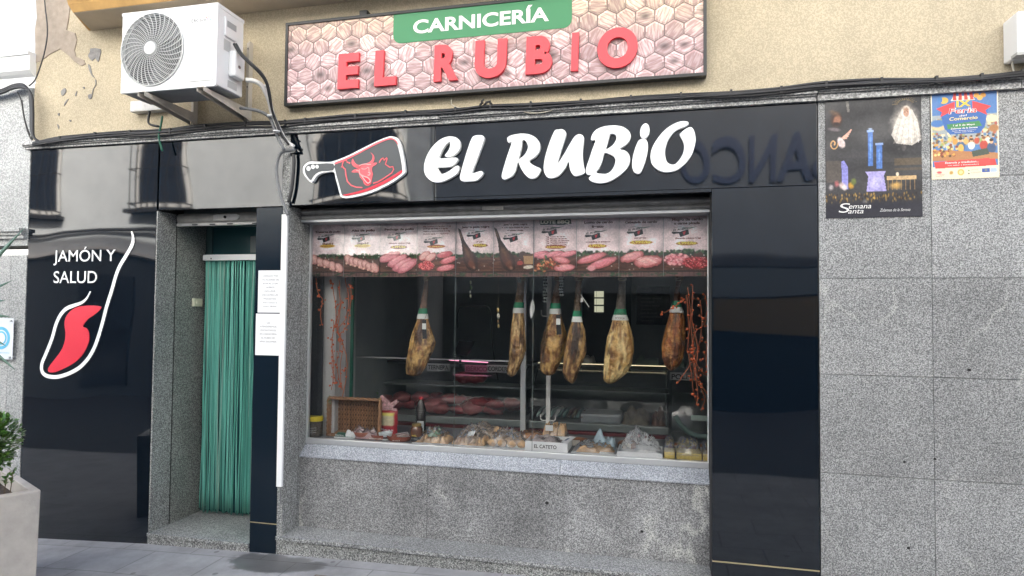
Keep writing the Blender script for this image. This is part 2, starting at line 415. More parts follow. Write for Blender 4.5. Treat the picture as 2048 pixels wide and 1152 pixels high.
# ------------------------------------------------------------------ ground
def gz(x, y):                                        # the pavement rises a little to the right and falls to the street
    pts = [(-40, -.5), (-8, -.18), (-5.23, -.037), (-3.95, .026), (-2.8, .056), (-.85, .095), (3, .13), (40, .3)]
    for (a, b), (c, d) in zip(pts, pts[1:]):
        if a <= x <= c: z = b+(d-b)*(x-a)/(c-a); break
    return z+.012*y
mb = MB()
xs = [-40, -20, -12, -8, -6, -5.23, -3.95, -2.8, -.85, 1, 3, 8, 20, 40]; ys = [-40, -20, -10, -3.6, -2, -.5, .3]
for y in ys:
    for x in xs: mb.v.append((x, y, gz(x, y))); mb.c.append((1, 1, 1))
for j in range(len(ys)-1):
    for i in range(len(xs)-1):
        a = j*len(xs)+i; mb.f.append((a, a+1, a+1+len(xs), a+len(xs)))
def pave():
    M = bpy.data.materials.new('paving'); M.use_nodes = True; n = M.node_tree.nodes; l = M.node_tree.links; b = n['Principled BSDF']
    tc = n.new('ShaderNodeTexCoord'); mp = n.new('ShaderNodeMapping'); mp.inputs['Location'].default_value = (.17, .12, 0)
    l.new(tc.outputs['Object'], mp.inputs[0])
    br = n.new('ShaderNodeTexBrick'); br.inputs['Scale'].default_value = 1; br.inputs['Brick Width'].default_value = .6
    br.inputs['Row Height'].default_value = .4; br.inputs['Mortar Size'].default_value = .006; br.inputs['Mortar Smooth'].default_value = .3
    br.inputs['Color1'].default_value = (.26, .26, .265, 1); br.inputs['Color2'].default_value = (.285, .285, .29, 1); br.inputs['Mortar'].default_value = (.18, .18, .18, 1)
    l.new(mp.outputs[0], br.inputs[0])
    t = n.new('ShaderNodeTexNoise'); t.inputs['Scale'].default_value = 3.5; t.inputs['Detail'].default_value = 8; t.inputs['Roughness'].default_value = .7; l.new(tc.outputs['Object'], t.inputs['Vector'])
    r = n.new('ShaderNodeMapRange'); r.inputs[1].default_value = .3; r.inputs[2].default_value = .7; r.inputs[3].default_value = .7; r.inputs[4].default_value = 1.2; l.new(t.outputs[0], r.inputs[0])
    # damp patch at the foot of the pilaster
    vm = n.new('ShaderNodeVectorMath'); vm.operation = 'SUBTRACT'; vm.inputs[1].default_value = (-2.75, -.16, .05); l.new(tc.outputs['Object'], vm.inputs[0])
    v2 = n.new('ShaderNodeVectorMath'); v2.operation = 'MULTIPLY'; v2.inputs[1].default_value = (2.6, 5.5, 0); l.new(vm.outputs[0], v2.inputs[0])
    v3 = n.new('ShaderNodeVectorMath'); v3.operation = 'LENGTH'; l.new(v2.outputs[0], v3.inputs[0])
    nn = n.new('ShaderNodeMath'); nn.operation = 'MULTIPLY_ADD'; nn.inputs[1].default_value = 1.3; l.new(t.outputs[0], nn.inputs[0]); l.new(v3.outputs['Value'], nn.inputs[2])
    wm = n.new('ShaderNodeMapRange'); wm.inputs[1].default_value = 1.5; wm.inputs[2].default_value = 1.62; wm.inputs[3].default_value = .42; wm.inputs[4].default_value = 1; l.new(nn.outputs[0], wm.inputs[0])
    vg = n.new('ShaderNodeTexVoronoi'); vg.inputs['Scale'].default_value = 3.1; l.new(tc.outputs['Object'], vg.inputs['Vector'])
    gm = n.new('ShaderNodeMapRange'); gm.inputs[1].default_value = .05; gm.inputs[2].default_value = .075; gm.inputs[3].default_value = .55; l.new(vg.outputs['Distance'], gm.inputs[0])
    mg = n.new('ShaderNodeMath'); mg.operation = 'MULTIPLY'; l.new(r.outputs[0], mg.inputs[0]); l.new(gm.outputs[0], mg.inputs[1])
    mu = n.new('ShaderNodeMath'); mu.operation = 'MULTIPLY'; l.new(mg.outputs[0], mu.inputs[0]); l.new(wm.outputs[0], mu.inputs[1])
    sc = n.new('ShaderNodeVectorMath'); sc.operation = 'SCALE'; l.new(br.outputs[0], sc.inputs[0]); l.new(mu.outputs[0], sc.inputs['Scale']); l.new(sc.outputs[0], b.inputs['Base Color'])
    rr = n.new('ShaderNodeMapRange'); rr.inputs[1].default_value = .42; rr.inputs[2].default_value = 1; rr.inputs[3].default_value = .3; rr.inputs[4].default_value = .75; l.new(wm.outputs[0], rr.inputs[0]); l.new(rr.outputs[0], b.inputs['Roughness'])
    bp = n.new('ShaderNodeBump'); bp.inputs['Strength'].default_value = .5; bp.inputs['Distance'].default_value = .004; l.new(br.outputs['Fac'], bp.inputs['Height']); bp.invert = True; l.new(bp.outputs[0], b.inputs['Normal'])
    return M
struct(build('pavement', mb, pave()))
mb = MB()
for x in xs: mb.add([(x, -40, gz(x, -40)+.012), (x, -3.3, gz(x, -3.3)+.006)], [])
mb.f = [(2*i, 2*i+2, 2*i+3, 2*i+1) for i in range(len(xs)-1)]
struct(build('road', mb, mat('asphalt', (.045, .046, .05), .85, var=(3, .2), bump=(80, .6, .01))))

# ------------------------------------------------------------------ the shop building
B = thing('shop_building', (-1.5, 0, 0), 'butcher shop front with black glossy panels, grey granite cladding and a cream stucco wall above', 'building')
ZL = 3.215
mb = MB(); mb.box(-5.235, 8, .012, 5, 3.24, 9.6); build('stucco_wall', mb, m_stucco, B)
# cement repair and bare patches in the stucco (thin, proud of the wall)
mb = MB()
patch = [(72, 0), (138, 0), (140, 14), (137, 40), (133, 60), (150, 66), (154, 80), (149, 100), (152, 113), (168, 120), (171, 128), (163, 132), (150, 124), (138, 112), (120, 98), (100, 108), (82, 122), (70, 126), (71, 90), (70, 60), (74, 35)]
mb.prism([pl(patch, .008)], .006, .02); build('cement_patch', mb, m_conc2, B)
mb = MB()
for q in ([(181, 97), (201, 98), (200, 112), (196, 124), (190, 116), (184, 122), (176, 112), (180, 104)], [(176, 128), (181, 133), (184, 148), (190, 156), (184, 152), (178, 140)],
          [(122, 182), (130, 176), (132, 184), (124, 192)], [(176, 190), (184, 188), (183, 196), (178, 198)], [(150, 190), (154, 182), (152, 192)],
          [(130, 204), (137, 198), (128, 212)], [(115, 228), (119, 226), (118, 232)], [(114, 248), (118, 252), (117, 258)], [(138, 240), (142, 240), (141, 244)], [(165, 174), (169, 174), (168, 178)], [(190, 160), (191, 170), (186, 178), (184, 188), (185, 188), (187, 178), (192, 170), (192, 160)]):
    mb = MB(); mb.prism([smooth_loop(pl(q, .008), 2)], .0065, .02); build('bare_patch', mb, m_grey_patch, B)

# granite ledge under the stucco: a two-step moulding in three lengths
mb = MB()
def ledge(x0, x1, dz, k):
    c = (k, k, k)
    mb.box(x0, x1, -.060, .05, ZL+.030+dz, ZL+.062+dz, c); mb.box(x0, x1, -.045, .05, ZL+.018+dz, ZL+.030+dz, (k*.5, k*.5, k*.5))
    mb.box(x0, x1, -.03, .05, ZL+.001, ZL+.018+dz, c)
for a, b, dz, k in ((-5.275, -3.42, 0, 1), (-3.418, -1.55, 0, .95), (-1.548, .925, .01, 1.02), (.932, 2.03, .022, 1.0), (2.034, 8, .05, 1.02)): ledge(a, b, dz, k)
build('granite_ledge', mb, m_granite_l, B)

# backing wall behind the cladding (dark joints), built round the two openings
mb = MB()
mb.box(-5.235, -3.956, .03, .3, -.5, 3.24); mb.box(.30, 8, .03, .3, -.5, 3.24); mb.box(-3.96, .30, .03, .17, 2.69, 3.24)
mb.box(-3.02, -2.79, .045, .34, .0, 2.69); mb.box(-2.79, .34, .24, .33, -.2, .72)
build('backing_wall', mb, m_joint, B)

# black panels
def panel(x0, x1, z0, z1, y1=.029, name='black_panel', M=None, y0=0):
    q = MB(); q.box(x0, x1, y0, y1, z0, z1); return build(name, q, M or m_black, B, bevel=.0015)
panel(-5.232, -3.956, -.12, 3.214)
panel(-3.936, -2.822, 2.667, 3.214)
panel(-2.765, -1.602, 2.671, 3.214); panel(-1.598, .934, 2.693, 3.214)
mbq = MB(); mbq.box(-1.598, .300, 0, .029, 2.671, 2.691); build('black_panel', mbq, m_black, B)
panel(.302, .934, .314, 2.690); panel(.302, .934, -.1, .305)
q = MB(); q.box(.302, .934, -.001, .02, .306, .313); build('brass_strip', q, m_gold, B)
q = MB(); q.box(-3.045, -2.818, -.001, .02, .271, .276); build('brass_strip', q, m_gold, B)
panel(-3.045, -2.818, .277, 2.66, .3, 'pilaster_panel', m_black2); panel(-3.045, -2.818, -.02, .27, .3, 'pilaster_panel', m_black2)
q = MB(); q.box(-2.822, -2.767, .001, .03, 2.671, 3.214); build('granite_strip', q, m_granite_d, B)

# granite cladding on the right, laid as separate slabs with hairline joints
mb = MB(); g = .0016; rr = random.Random(3)
zs = [-.3, .303, .911, 1.515, 2.108, 2.712, 3.2145]; xs = [.939, 1.565, 2.19, 2.81, 3.43, 4.05, 4.7, 5.9, 8]
for i in range(len(xs)-1):
    for j in range(len(zs)-1):
        k = rr.uniform(.86, 1.1); mb.box(xs[i]+g, xs[i+1]-g, .0, .029, zs[j]+g, zs[j+1]-g, (k, k, k*1.01))
build('granite_cladding', mb, m_granite, B)

for px_, py_, r0_, yy_ in ((1938, 740, .009, 0), (1809, 924, .007, 0), (1870, 918, .007, 0), (1817, 1096, .008, 0), (1094, 1006, .012, .233), (1284, 1063, .010, .233), (860, 991, .006, .233)):
    c_ = P(px_, py_, yy_); mb = MB(); mb.lathe((c_.x, yy_-.001, c_.z), [(r0_, 0), (r0_, .004)], 7, axis='y', sx=1.2); build('filled_hole', mb, m_joint, B)
# doorway: jambs, guide, step
mb = MB(); mb.box(-3.953, -3.941, .0, .2, -.1, 2.66, (.95,)*3)
for a, b in ((.112, .85), (.853, 1.47), (1.473, 2.66)): mb.box(-3.99, -3.941, .216, .56, a, b, (.8, .82, .8))
build('door_jamb', mb, m_granite_d, B)
mb = MB(); mb.box(-3.99, -3.945, .2, .216, .112, 2.62); build('shutter_guide', mb, m_joint, B)
mb = MB(); mb.box(-3.955, -3.047, -.004, 1.4, -.1, .088, (1, 1, 1)); mb.box(-3.955, -3.047, -.012, 1.4, .0895, .113, (1.15,)*3); build('door_step', mb, m_granite_d, B)
mb = MB(); mb.box(-3.04, -2.9, .3, .62, .1, 2.66); build('door_jamb', mb, m_granite_d, B)
# strip and jamb between pilaster and window
mb = MB(); mb.box(-2.816, -2.772, .0, .2, .19, 2.668, (1.1,)*3); mb.box(-2.816, -2.777, .214, .34, .19, 2.668, (1.05,)*3); build('window_jamb', mb, m_granite_d, B)
mb = MB(); mb.box(-2.815, -2.779, .2, .214, .19, 2.66); build('shutter_guide', mb, m_joint, B)
mb = MB(); mb.box(.305, .35, .03, .23, .19, 2.66); build('shutter_guide', mb, m_joint, B)

# plinth under the window: long step, wall slabs, bevelled sill
mb = MB()
for a, b, k in ((-2.816, -2.30, 1.0), (-2.298, -1.13, .95), (-1.128, .30, 1.02)):
    mb.box(a, b, -.002, .24, -.15, .163, (k, k, k))
for a, b, k in ((-2.816, -1.72, 1.15), (-1.718, -.5, 1.1), (-.498, .30, 1.2)):
    mb.box(a, b, -.014, .24, .1645, .19, (k, k, k*1.02))
build('long_step', mb, m_granite_d, B)
mb = MB()
xw = [-2.775, P(855, 930, .233).x, P(1128, 950, .233).x, .33]
for i in range(3):
    k = (.92, .88, .94)[i]; mb.box(xw[i]+g, xw[i+1]-g, .233, .26, .191, .727, (k, k, k))
build('plinth_slab', mb, m_granite_s, B)
mb = MB(); xk = [-2.78, P(838, 905, .25).x, P(1120, 928, .25).x, .34]
for i in range(3):
    a, b = xk[i]+g, xk[i+1]-g
    v = [(x, y, z) for x in (a, b) for y, z in ((.222, .728), (.222, .738), (.318, .815), (.36, .815), (.36, .728))]
    mb.add(v, [(0, 1, 2, 3, 4), (9, 8, 7, 6, 5), (0, 5, 6, 1), (1, 6, 7, 2), (2, 7, 8, 3), (3, 8, 9, 4), (4, 9, 5, 0)])
build('window_sill', mb, m_sill, B)

# roller shutters
mb = MB()
def shutter(x0, x1, y, z0, z1, n):
    for i in range(n):
        a = z0+(z1-z0)*i/n; b = z0+(z1-z0)*(i+1)/n-.004; s = 8
        for k in range(s):
            t0, t1 = k/s, (k+1)/s
            f = lambda t: y-.014*math.sin(math.pi*t)
            mb.add([(x0, f(t0), a+(b-a)*t0), (x1, f(t0), a+(b-a)*t0), (x1, f(t1), a+(b-a)*t1), (x0, f(t1), a+(b-a)*t1)], [(0, 1, 2, 3)])
    mb.box(x0, x1, y+.002, y+.03, z0, z1)
shutter(-2.76, .30, .17, 2.585, 2.669, 2)
build('window_shutter', mb, m_shut, B, smooth=True)
mb = MB(); mb.box(-2.77, .30, .175, .36, 2.565, 2.583); build('shutter_rail', mb, m_alu, B)
mb = MB(); xq = P(980, 405, .15).x; mb.box(xq-.06, xq+.1, .148, .156, 2.615, 2.645); build('shutter_lock', mb, m_shut_w, B, bevel=.004)
mb = MB(); shutter(-3.93, -3.046, .205, 2.585, 2.665, 1); build('door_shutter', mb, m_shut_w, B, smooth=True)
mb = MB(); mb.box(-3.93, -3.046, .19, .23, 2.562, 2.583); build('shutter_rail', mb, m_white_d, B)
mb = MB()
for px in (385, 420, 455, 505):
    x = P(px, 440, .19).x; mb = MB(); mb.box(x, x+.05, .186, .19, 2.566, 2.574); build('shutter_vent', mb, m_joint, B)
mb = MB(); a = P(428, 433, .19); b = P(478, 433, .19)
mb.prism([[(a.x, 2.6), (b.x-.02, 2.597), (b.x, 2.615), (b.x+.01, 2.63), (b.x-.02, 2.65), (a.x, 2.648)]], .182, .19); build('shutter_lock', mb, m_white_d, B)
mb = MB(); c = P(450, 434, .18); mb.lathe((c.x, .176, c.z), [(.012, 0), (.012, .008)], 16, axis='y'); build('keyhole', mb, m_joint, B)

# door behind the curtain: teal frame and dark glass
m_teal = mat('teal_door', (.012, .045, .048), .25)
mb = MB(); mb.box(-3.99, -3.90, .585, .63, .113, 2.66); mb.box(-3.12, -3.0, .585, .63, .113, 2.66); mb.box(-3.90, -3.12, .585, .63, 2.30, 2.36); mb.box(-3.90, -3.12, .585, .63, 2.6, 2.66)
build('door_frame', mb, mat('door_frame_green', (.07, .13, .125), .4), B)
mb = MB(); mb.box(-3.90, -3.12, .60, .606, 2.36, 2.6); mb.box(-3.90, -3.12, .60, .606, .113, 2.30); build('door_pane', mb, mat('dark_teal_glass', (.03, .10, .11), .12), B)
a, b = P(502, 473, .59), P(520, 505, .59); mb = MB(); mb.box(a.x, b.x+.15, .584, .59, b.z, a.z); build('door_notice', mb, mat('grey_notice', (.16, .2, .2), .5), B)

# shop window: aluminium frame, three panes
m_glass = film('window_glass', (.5, .6, .6), .004, .0, refl=.62, clear=1.0)
mb = MB(); mb.box(-2.80, .34, .312, .36, .8155, .858); mb.box(-2.80, .34, .318, .36, 2.584, 2.60)
mb.box(-2.80, -2.768, .315, .36, .858, 2.584); build('window_frame', mb, m_alu, B, bevel=.003)
mb = MB(); mb.box(.296, .34, .3, .36, .858, 2.584); build('window_frame', mb, m_white, B)
xm = [-2.768, P(912, 500, .338).x, P(1067, 500, .338).x, .296]
for i in range(3):
    q = MB(); q.box(xm[i]+.002, xm[i+1]-.002, .336, .342, .859, 2.583); build('window_pane', q, m_glass, B)
mb = MB()
for x in xm[1:3]: mb.box(x-.0015, x+.0015, .337, .341, .859, 2.583)
build('glazing_joint', mb, mat('silicone', (.08, .1, .1), .4), B)

# the room behind
m_in = mat('interior_wall', (.26, .30, .30), .8, var=(3, .1)); m_inD = mat('interior_dark', (.03, .036, .04), .7)
mb = MB(); mb.box(-4.2, 1.2, 3.6, 3.7, 0, 3.0); mb.box(-4.3, -4.2, .64, 3.7, 0, 3); mb.box(1.2, 1.3, .3, 3.7, 0, 3); mb.box(-3.0, -2.8, .62, 3.7, .1, 3.0)
build('interior_wall', mb, m_in, B)
mb = MB(); mb.box(-4.3, 1.3, .36, 3.7, 2.95, 3.1); mb.box(-4.3, 1.3, .30, .36, 2.66, 3.1); build('interior_ceiling', mb, m_in, B)
mb = MB(); mb.box(-3.0, 1.3, .33, 3.7, .0, .15); build('interior_floor', mb, mat('floor_tile_dark', (.06, .06, .06), .3), B)
a, b = P(1165, 560, 3.58), P(1262, 730, 3.58); mb = MB(); mb.box(a.x, b.x, 3.57, 3.6, .15, 2.3); build('back_doorway', mb, m_inD, B)
a, b = P(1189, 581, 3.55), P(1207, 626, 3.55)
mb = MB()
for i in range(3):
    z0 = b.z+(a.z-b.z)*i/3
    for (u0, u1) in ((0, .2), (.24, 1)): mb.box(a.x+(b.x-a.x)*u0, a.x+(b.x-a.x)*u1, 3.55, 3.56, z0+.01, z0+(a.z-b.z)/3-.008)
build('lit_back_window', mb, mat('lit_window', (.6, .6, .5), .5, emit=((.85, .85, .6), .10)), B)

# ledge where the goods stand
mb = MB(); mb.box(-2.77, .33, .362, 1.02, .80, .853); build('display_shelf', mb, mat('shelf_dark', (.12, .13, .14), .35), B, bevel=.003)
# aluminium back frame of the display: uprights and coat-hook post
mb = MB()
for pxa, wd in ((708, .012), (1047, .042)):
    x = P(pxa, 700, 1.0).x; mb.box(x-wd/2, x+wd/2, .99, 1.02, .853, 2.95)
x = P(1040, 700, 1.0).x
mb.box(P(714, 718, 1).x, P(1040, 718, 1.0).x, .99, 1.01, 1.452, 1.462); build('display_frame', mb, m_alu, B)
mb = MB()
xh = P(1097, 800, 1.05).x; mb.box(xh-.018, xh+.018, 1.03, 1.06, .853, 2.3)
for zz, sgn in ((P(1097, 840, 1.05).z, (-1, 1)), (P(1088, 632, 1.05).z, (-1,))):
    for s_ in sgn: mb.tube([(xh, 1.04, zz), (xh+s_*.05, 1.03, zz-.002), (xh+s_*.062, 1.03, zz+.01), (xh+s_*.064, 1.03, zz+.05)], .006)
build('hook_post', mb, m_white_d, B)
# left end of the display: dark panel, white column, green panel
def slab(pxa, pxb, Y, M, name, z0=.853, z1=2.95, th=.02):
    q = MB(); q.box(P(pxa, 650, Y).x, P(pxb, 650, Y).x, Y, Y+th, z0, z1); return build(name, q, M, B)
slab(618, 645, .44, mat('dark_end_panel', (.012, .016, .022), .4), 'end_panel')
slab(643, 672, .50, mat('white_column', (.50, .50, .48), .6, var=(6, .12)), 'white_column', th=.15)
slab(667, 692, .58, mat('grey_column', (.30, .30, .29), .6, var=(6, .12)), 'white_column', th=.1)
slab(688, 706, .66, mat('green_panel', (.006, .10, .06), .4), 'green_panel', th=.02)
mb = MB(); mb.box(-2.6, .3, .70, .72, 2.30, 2.318); build('hanging_rail', mb, m_alu, B)

# balcony slab above the air conditioner
mb = MB(); zs_ = 4.20
pr = [(0, 0), (-.30, 0), (-.33, .05), (-.34, .10), (-.43, .12), (-.43, .17), (-.48, .19), (-.48, .26), (0, .26)]
xl = -4.69
def prof_run(mb, x0, x1, pr, slope=0):
    n = len(pr); vs = []
    for i, x in enumerate((x0, x1)):
        for y, z in pr: vs.append((x-(-y)*(slope if i == 0 else 0)*0, .012+y, zs_+z))
    fs = [tuple(range(n)), tuple(range(2*n-1, n-1, -1))]+[(i, i+n, (i+1) % n+n, (i+1) % n) for i in range(n)]
    mb.add(vs, fs)
# front run with a mitred, narrower underside at the left end
n = len(pr); vs = []
for x, kx in ((-4.52, 1), (.6, 0)):
    for y, z in pr: vs.append((x-kx*.55*max(0, (-y)-.30)-kx*(.17 if y == 0 and z == 0 else 0), .012+y, zs_+z))
mb.add(vs, [tuple(range(n)), tuple(range(2*n-1, n-1, -1))]+[(i, i+n, (i+1) % n+n, (i+1) % n) for i in range(n)])
build('balcony_moulding', mb, m_orange, B)
mb = MB(); mb.prism([[(-4.66, .012), (-4.515, -.283), (.58, -.283), (.58, .012)]], 0, .003)
mb.v = [(x, z, zs_-.004+(y)) for x, y, z in mb.v]; build('balcony_soffit', mb, m_soffit, B)
mb = MB(); mb.box(-4.3, .4, -.35, .012, 4.465, 4.6); build('balcony_slab', mb, m_stucco, B)

# ------------------------------------------------------------------ neighbour house on the left
N = thing('neighbour_house', (-7, 0, 0), 'neighbouring white house with a pale granite base and a white cornice, at the left edge', 'building')
zc0, zc1 = 3.74, 4.05
mb = MB(); mb.box(-14, -5.238, .02, 5, zc1-.02, 10.2); build('plaster_wall', mb, m_white_wall, N)
mb = MB()
for a, b, k in ((-.6, .35, 1), (.352, 1.37, .97), (1.372, 2.32, 1.0), (2.402, 3.75, 1.02)):
    for c, d in ((-14, -7.2), (-7.198, -6.3), (-6.298, -5.243)): mb.box(c, d, .0, .3, a, b, (k*rr.uniform(.96, 1.03),)*3)
build('granite_base', mb, m_granite_n, N)
mb = MB(); pr = [(0, 0), (-.03, 0), (-.035, .04), (-.05, .09), (-.05, .105), (-.075, .125), (-.1, .15), (-.1, .275), (-.115, .28), (-.115, .305), (0, .305)]
n = len(pr); vs = [(x, .05+y, zc0+z) for x in (-14, -5.225) for y, z in pr]
mb.add(vs, [tuple(range(n)), tuple(range(2*n-1, n-1, -1))]+[(i, i+n, (i+1) % n+n, (i+1) % n) for i in range(n)]); build('cornice', mb, m_white, N)
mb = MB(); a = P(0, 457, -.05).z; mb.box(-14, -5.25, -.07, .1, a-.03, a); mb.box(-14, -5.25, -.05, .1, a-.055, a-.031); mb.box(-14, -5.25, -.03, .1, a-.085, a-.056); build('string_course', mb, m_granite_n, N)
mb = MB(); mb.box(-9, P(22, 530, .0).x, -.002, .01, .5, P(22, 512, 0).z); build('recessed_panel', mb, stone('granite_shade', (.2, .2, .2), (.34, .35, .35), (.5, .5, .5), 140), N)

# ------------------------------------------------------------------ across the street: what the black panels mirror
OY = -8.6
m_sun_wall = mat('sunlit_plaster', (.60, .63, .64), .9, var=(2, .12), bump=(20, .4, .01))
O = thing('house_across', (-10, OY, 0), 'white house with arched barred windows across the street, seen mirrored in the black panels', 'building')
ox1 = -4.8
mb = MB()
mb.box(-30, ox1, OY-4, OY, 3.12, 11.5); build('upper_wall', mb, m_sun_wall, O)
mb = MB(); mb.box(-30, ox1, OY-4, OY-.02, -.6, 3.1); build('ground_floor_wall', mb, mat('grey_ground_floor', (.055, .065, .075), .8, var=(2, .2)), O)
m_iron = mat('iron', (.02, .02, .022), .6); m_dk = mat('dark_window', (.02, .025, .035), .2); m_fr = mat('pale_trim', (.74, .73, .7), .8)
def arch(cx, z0, z1, hw):
    pts = [(cx-hw, z0), (cx+hw, z0), (cx+hw, z1-hw*.8)]
    pts += [(cx+hw*math.cos(a), z1-hw*.8+hw*.8*math.sin(a)) for a in [math.pi*k/10 for k in range(1, 10)]]+[(cx-hw, z1-hw*.8)]
    return pts
for cx, hw in ((-15.35, .62), (-11.65, .62), (-6.6, 1.15)):
    f = MB(); f.prism([arch(cx, 4.25, 6.25, hw), arch(cx, 4.35, 6.15, hw-.12)[::-1]], OY, OY+.06); wn = build('window', f, m_fr, O)
    f = MB(); f.prism([arch(cx, 4.3, 6.2, hw-.06)], OY+.004, OY+.02); build('pane', f, m_dk, wn)
    f = MB()
    for k in range(7): x = cx-hw*.9+k*hw*1.8/6; f.tube([(x, OY+.28, 4.2), (x, OY+.28, 5.9)], .014, 5)
    for z in (4.3, 5.1, 5.85): f.tube([(cx-hw, OY+.02, z), (cx-hw, OY+.28, z), (cx+hw, OY+.28, z), (cx+hw, OY+.02, z)], .016, 5)
    f.box(cx-hw-.13, cx+hw+.13, OY, OY+.3, 4.1, 4.19); build('window_grille', f, m_iron, wn)
for cx in (-13.2, -9.4, -5.6):
    f = MB(); f.box(cx-.6, cx+.6, OY-.02, OY+.02, -.1, 2.6); build('door', f, m_dk, O)
f = MB(); f.box(-30, ox1, OY, OY+.10, 3.12, 3.2); build('string_course', f, m_fr, O)
f = MB(); f.tube([(x, OY+.12, 3.72+.06*math.sin(x*.5)+.03*math.sin(x*2.1)) for x in [-30+k*.5 for k in range(52)]], .05, 6); build('facade_cable', f, m_iron, O)
f = MB(); f.box(ox1-.55, ox1-.01, OY, OY+.14, -.5, 11); build('added_midtone_strip', f, mat('strip_mid_grey', (.22, .24, .26), .8, var=(2, .3)), O)  # mid-tone strip added to soften the tone step mirrored in the fascia
K = thing('bank_across', (2, OY, 0), 'dark blue bank building across the street with raised blue capitals, mirrored in the fascia', 'building')
m_bank = mat('bank_dark_cladding', (.062, .072, .090), .35, var=(1.5, .2))
mb = MB(); mb.box(ox1+.02, 25, OY-4, OY+.02, 2.74, 6.0); build('upper_cladding', mb, m_bank, K)
mb = MB(); mb.box(ox1+.02, 25, OY-4, OY, 6.02, 12.5); build('upper_wall', mb, m_sun_wall, K)  # unseen bright wall, added to bounce sunlight onto the shop front
mb = MB(); mb.box(ox1+.02, 25, OY-4, OY+.01, 2.25, 2.72); build('pale_band', mb, mat('band_grey', (.085, .11, .135), .6), K)
mb = MB(); mb.box(ox1+.02, 25, OY-4, OY-.1, -.6, 2.23); build('shopfront', mb, mat('shop_glass_dark', (.012, .016, .022), .2), K)
mb = MB(); mb.box(1.0, 3.0, OY-.09, OY-.02, 1.45, 2.22); build('yellow_panel', mb, mat('yellow_ochre', (.10, .07, .02), .6), K)
mb = MB(); text(mb, 'BANCO', 3.1, .35, 4.45, .78, OY+.07, bold=.02, flip=True); build('lettering', mb, mat('bank_blue_letters', (.004, .016, .06), .4), K)
for cx in (-2.6, -.6, 5.2, 8):
    f = MB(); f.box(cx-.5, cx+.5, OY+.01, OY+.03, 6.9, 8.6); build('window', f, m_dk, K)
# ------------------------------------------------------------------ framed sign: printed wood hexagons, green tab, raised red capitals
YS = -.055
sx0, sx1 = P(572, 130, YS).x, P(1412, 100, YS).x; sz0 = P(566, 213, YS).z+.005; sz1 = P(573, 48, YS).z
T = thing('hexagon_sign', ((sx0+sx1)/2, 0, sz0), 'framed sign of printed wooden hexagons with green tab and red raised capitals', 'sign')
def hexboard(w, h, W, H, R):
    """printed board of wooden hexagons, R = centre to corner in metres"""
    U, V = np.meshgrid((np.arange(w)+.5)/w*W, (np.arange(h)+.5)/h*H)
    dx, dy = math.sqrt(3)*R, 1.5*R; best = np.full(U.shape, 9.); second = best.copy(); ci = np.zeros(U.shape, int); bx = best.copy(); by = best.copy()
    k = 0; cs = []
    for j in range(-1, int(H/dy)+3):
        for i in range(-1, int(W/dx)+3):
            cx, cy = i*dx+(dx/2 if j % 2 else 0)+.03, j*dy-.02
            d = np.hypot(U-cx, V-cy); cl = d < best
            second = np.where(cl, best, np.minimum(second, d)); bx = np.where(cl, U-cx, bx); by = np.where(cl, V-cy, by)
            ci = np.where(cl, k, ci); best = np.minimum(best, d); cs.append((cx, cy)); k += 1
    edge = (second-best)/2; r = np.random.RandomState(5)
    n = k; ang = r.choice([0, 60, 120, 30, 90, 150], n)+r.uniform(-12, 12, n); tone = r.uniform(.80, 1.08, n); hue = r.rand(n); tex = r.randint(0, 5, n)
    nz = [vnoise(420, 420, 46, 5, 10+q, 3) for q in range(5)]
    a = np.radians(ang)[ci]; x = bx*np.cos(a)+by*np.sin(a); y = -bx*np.sin(a)+by*np.cos(a)
    iu = np.clip(((x+.14)/.28*419).astype(int), 0, 419); iv = np.clip(((y+.14)/.28*419).astype(int), 0, 419)
    g = np.zeros(U.shape)
    for q in range(5): g = np.where(tex[ci] == q, nz[q][iv, iu], g)
    st = np.clip((g-.5)*4.2+.5, 0, 1.15)
    pink = np.array([.86, .74, .74]); tan = np.array([.88, .78, .66]); dark = np.array([.60, .44, .44])
    topw = np.clip(1.3-V/H*2.4+(U/W-.5)*.6, 0, 1)*.8
    basec = pink*(1-topw[..., None])+tan*topw[..., None]; basec = basec*(tone[ci])[..., None]
    c = dark*(1-st[..., None])*.9+basec*st[..., None]; c = c*.55+basec*.45
    kn = (hue[ci] > .78)*np.exp(-((bx*1.1)**2+(by*1.6)**2)/(.035**2)); c = c*(1-.45*kn[..., None])
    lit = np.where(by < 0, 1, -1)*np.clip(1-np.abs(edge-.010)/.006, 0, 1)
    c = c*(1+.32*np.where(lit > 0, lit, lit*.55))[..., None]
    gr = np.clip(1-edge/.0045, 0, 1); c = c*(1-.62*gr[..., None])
    return np.clip(c, 0, 1)
W_, H_ = sx1-sx0, sz1-sz0
cv = Cv(1080, 226, 'ffffff'); cv.a = hexboard(1080, 226, W_, H_, .0725)
mb = MB(); cv.grid(mb, sx0+.012, sx1-.012, sz1-.012, sz0+.012, YS); build('printed_board', mb, m_print, T)
mb = MB(); f = .016
mb.box(sx0-.004, sx1+.004, YS-.01, -.0, sz0-.004, sz0+f); mb.box(sx0-.004, sx1+.004, YS-.01, -.0, sz1-f, sz1+.004)
mb.box(sx0-.004, sx0+f, YS-.01, -.0, sz0+f+.001, sz1-f-.001); mb.box(sx1-f, sx1+.004, YS-.01, -.0, sz0+f+.001, sz1-f-.001)
mb.box(sx0+.01, sx1-.01, YS+.004, .0, sz0+.01, sz1-.01)
build('frame', mb, mat('frame_black', (.012, .012, .013), .45), T)
a = P(730, 27, -.02); mb = MB(); mb.box(a.x-.03, a.x+.03, -.05, .01, sz1+.004, sz1+.045); build('frame_bracket', mb, m_cable, T)
tx0, tx1, tz0 = P(787, 60, YS).x, P(1144, 30, YS).x, P(800, 87, YS).z
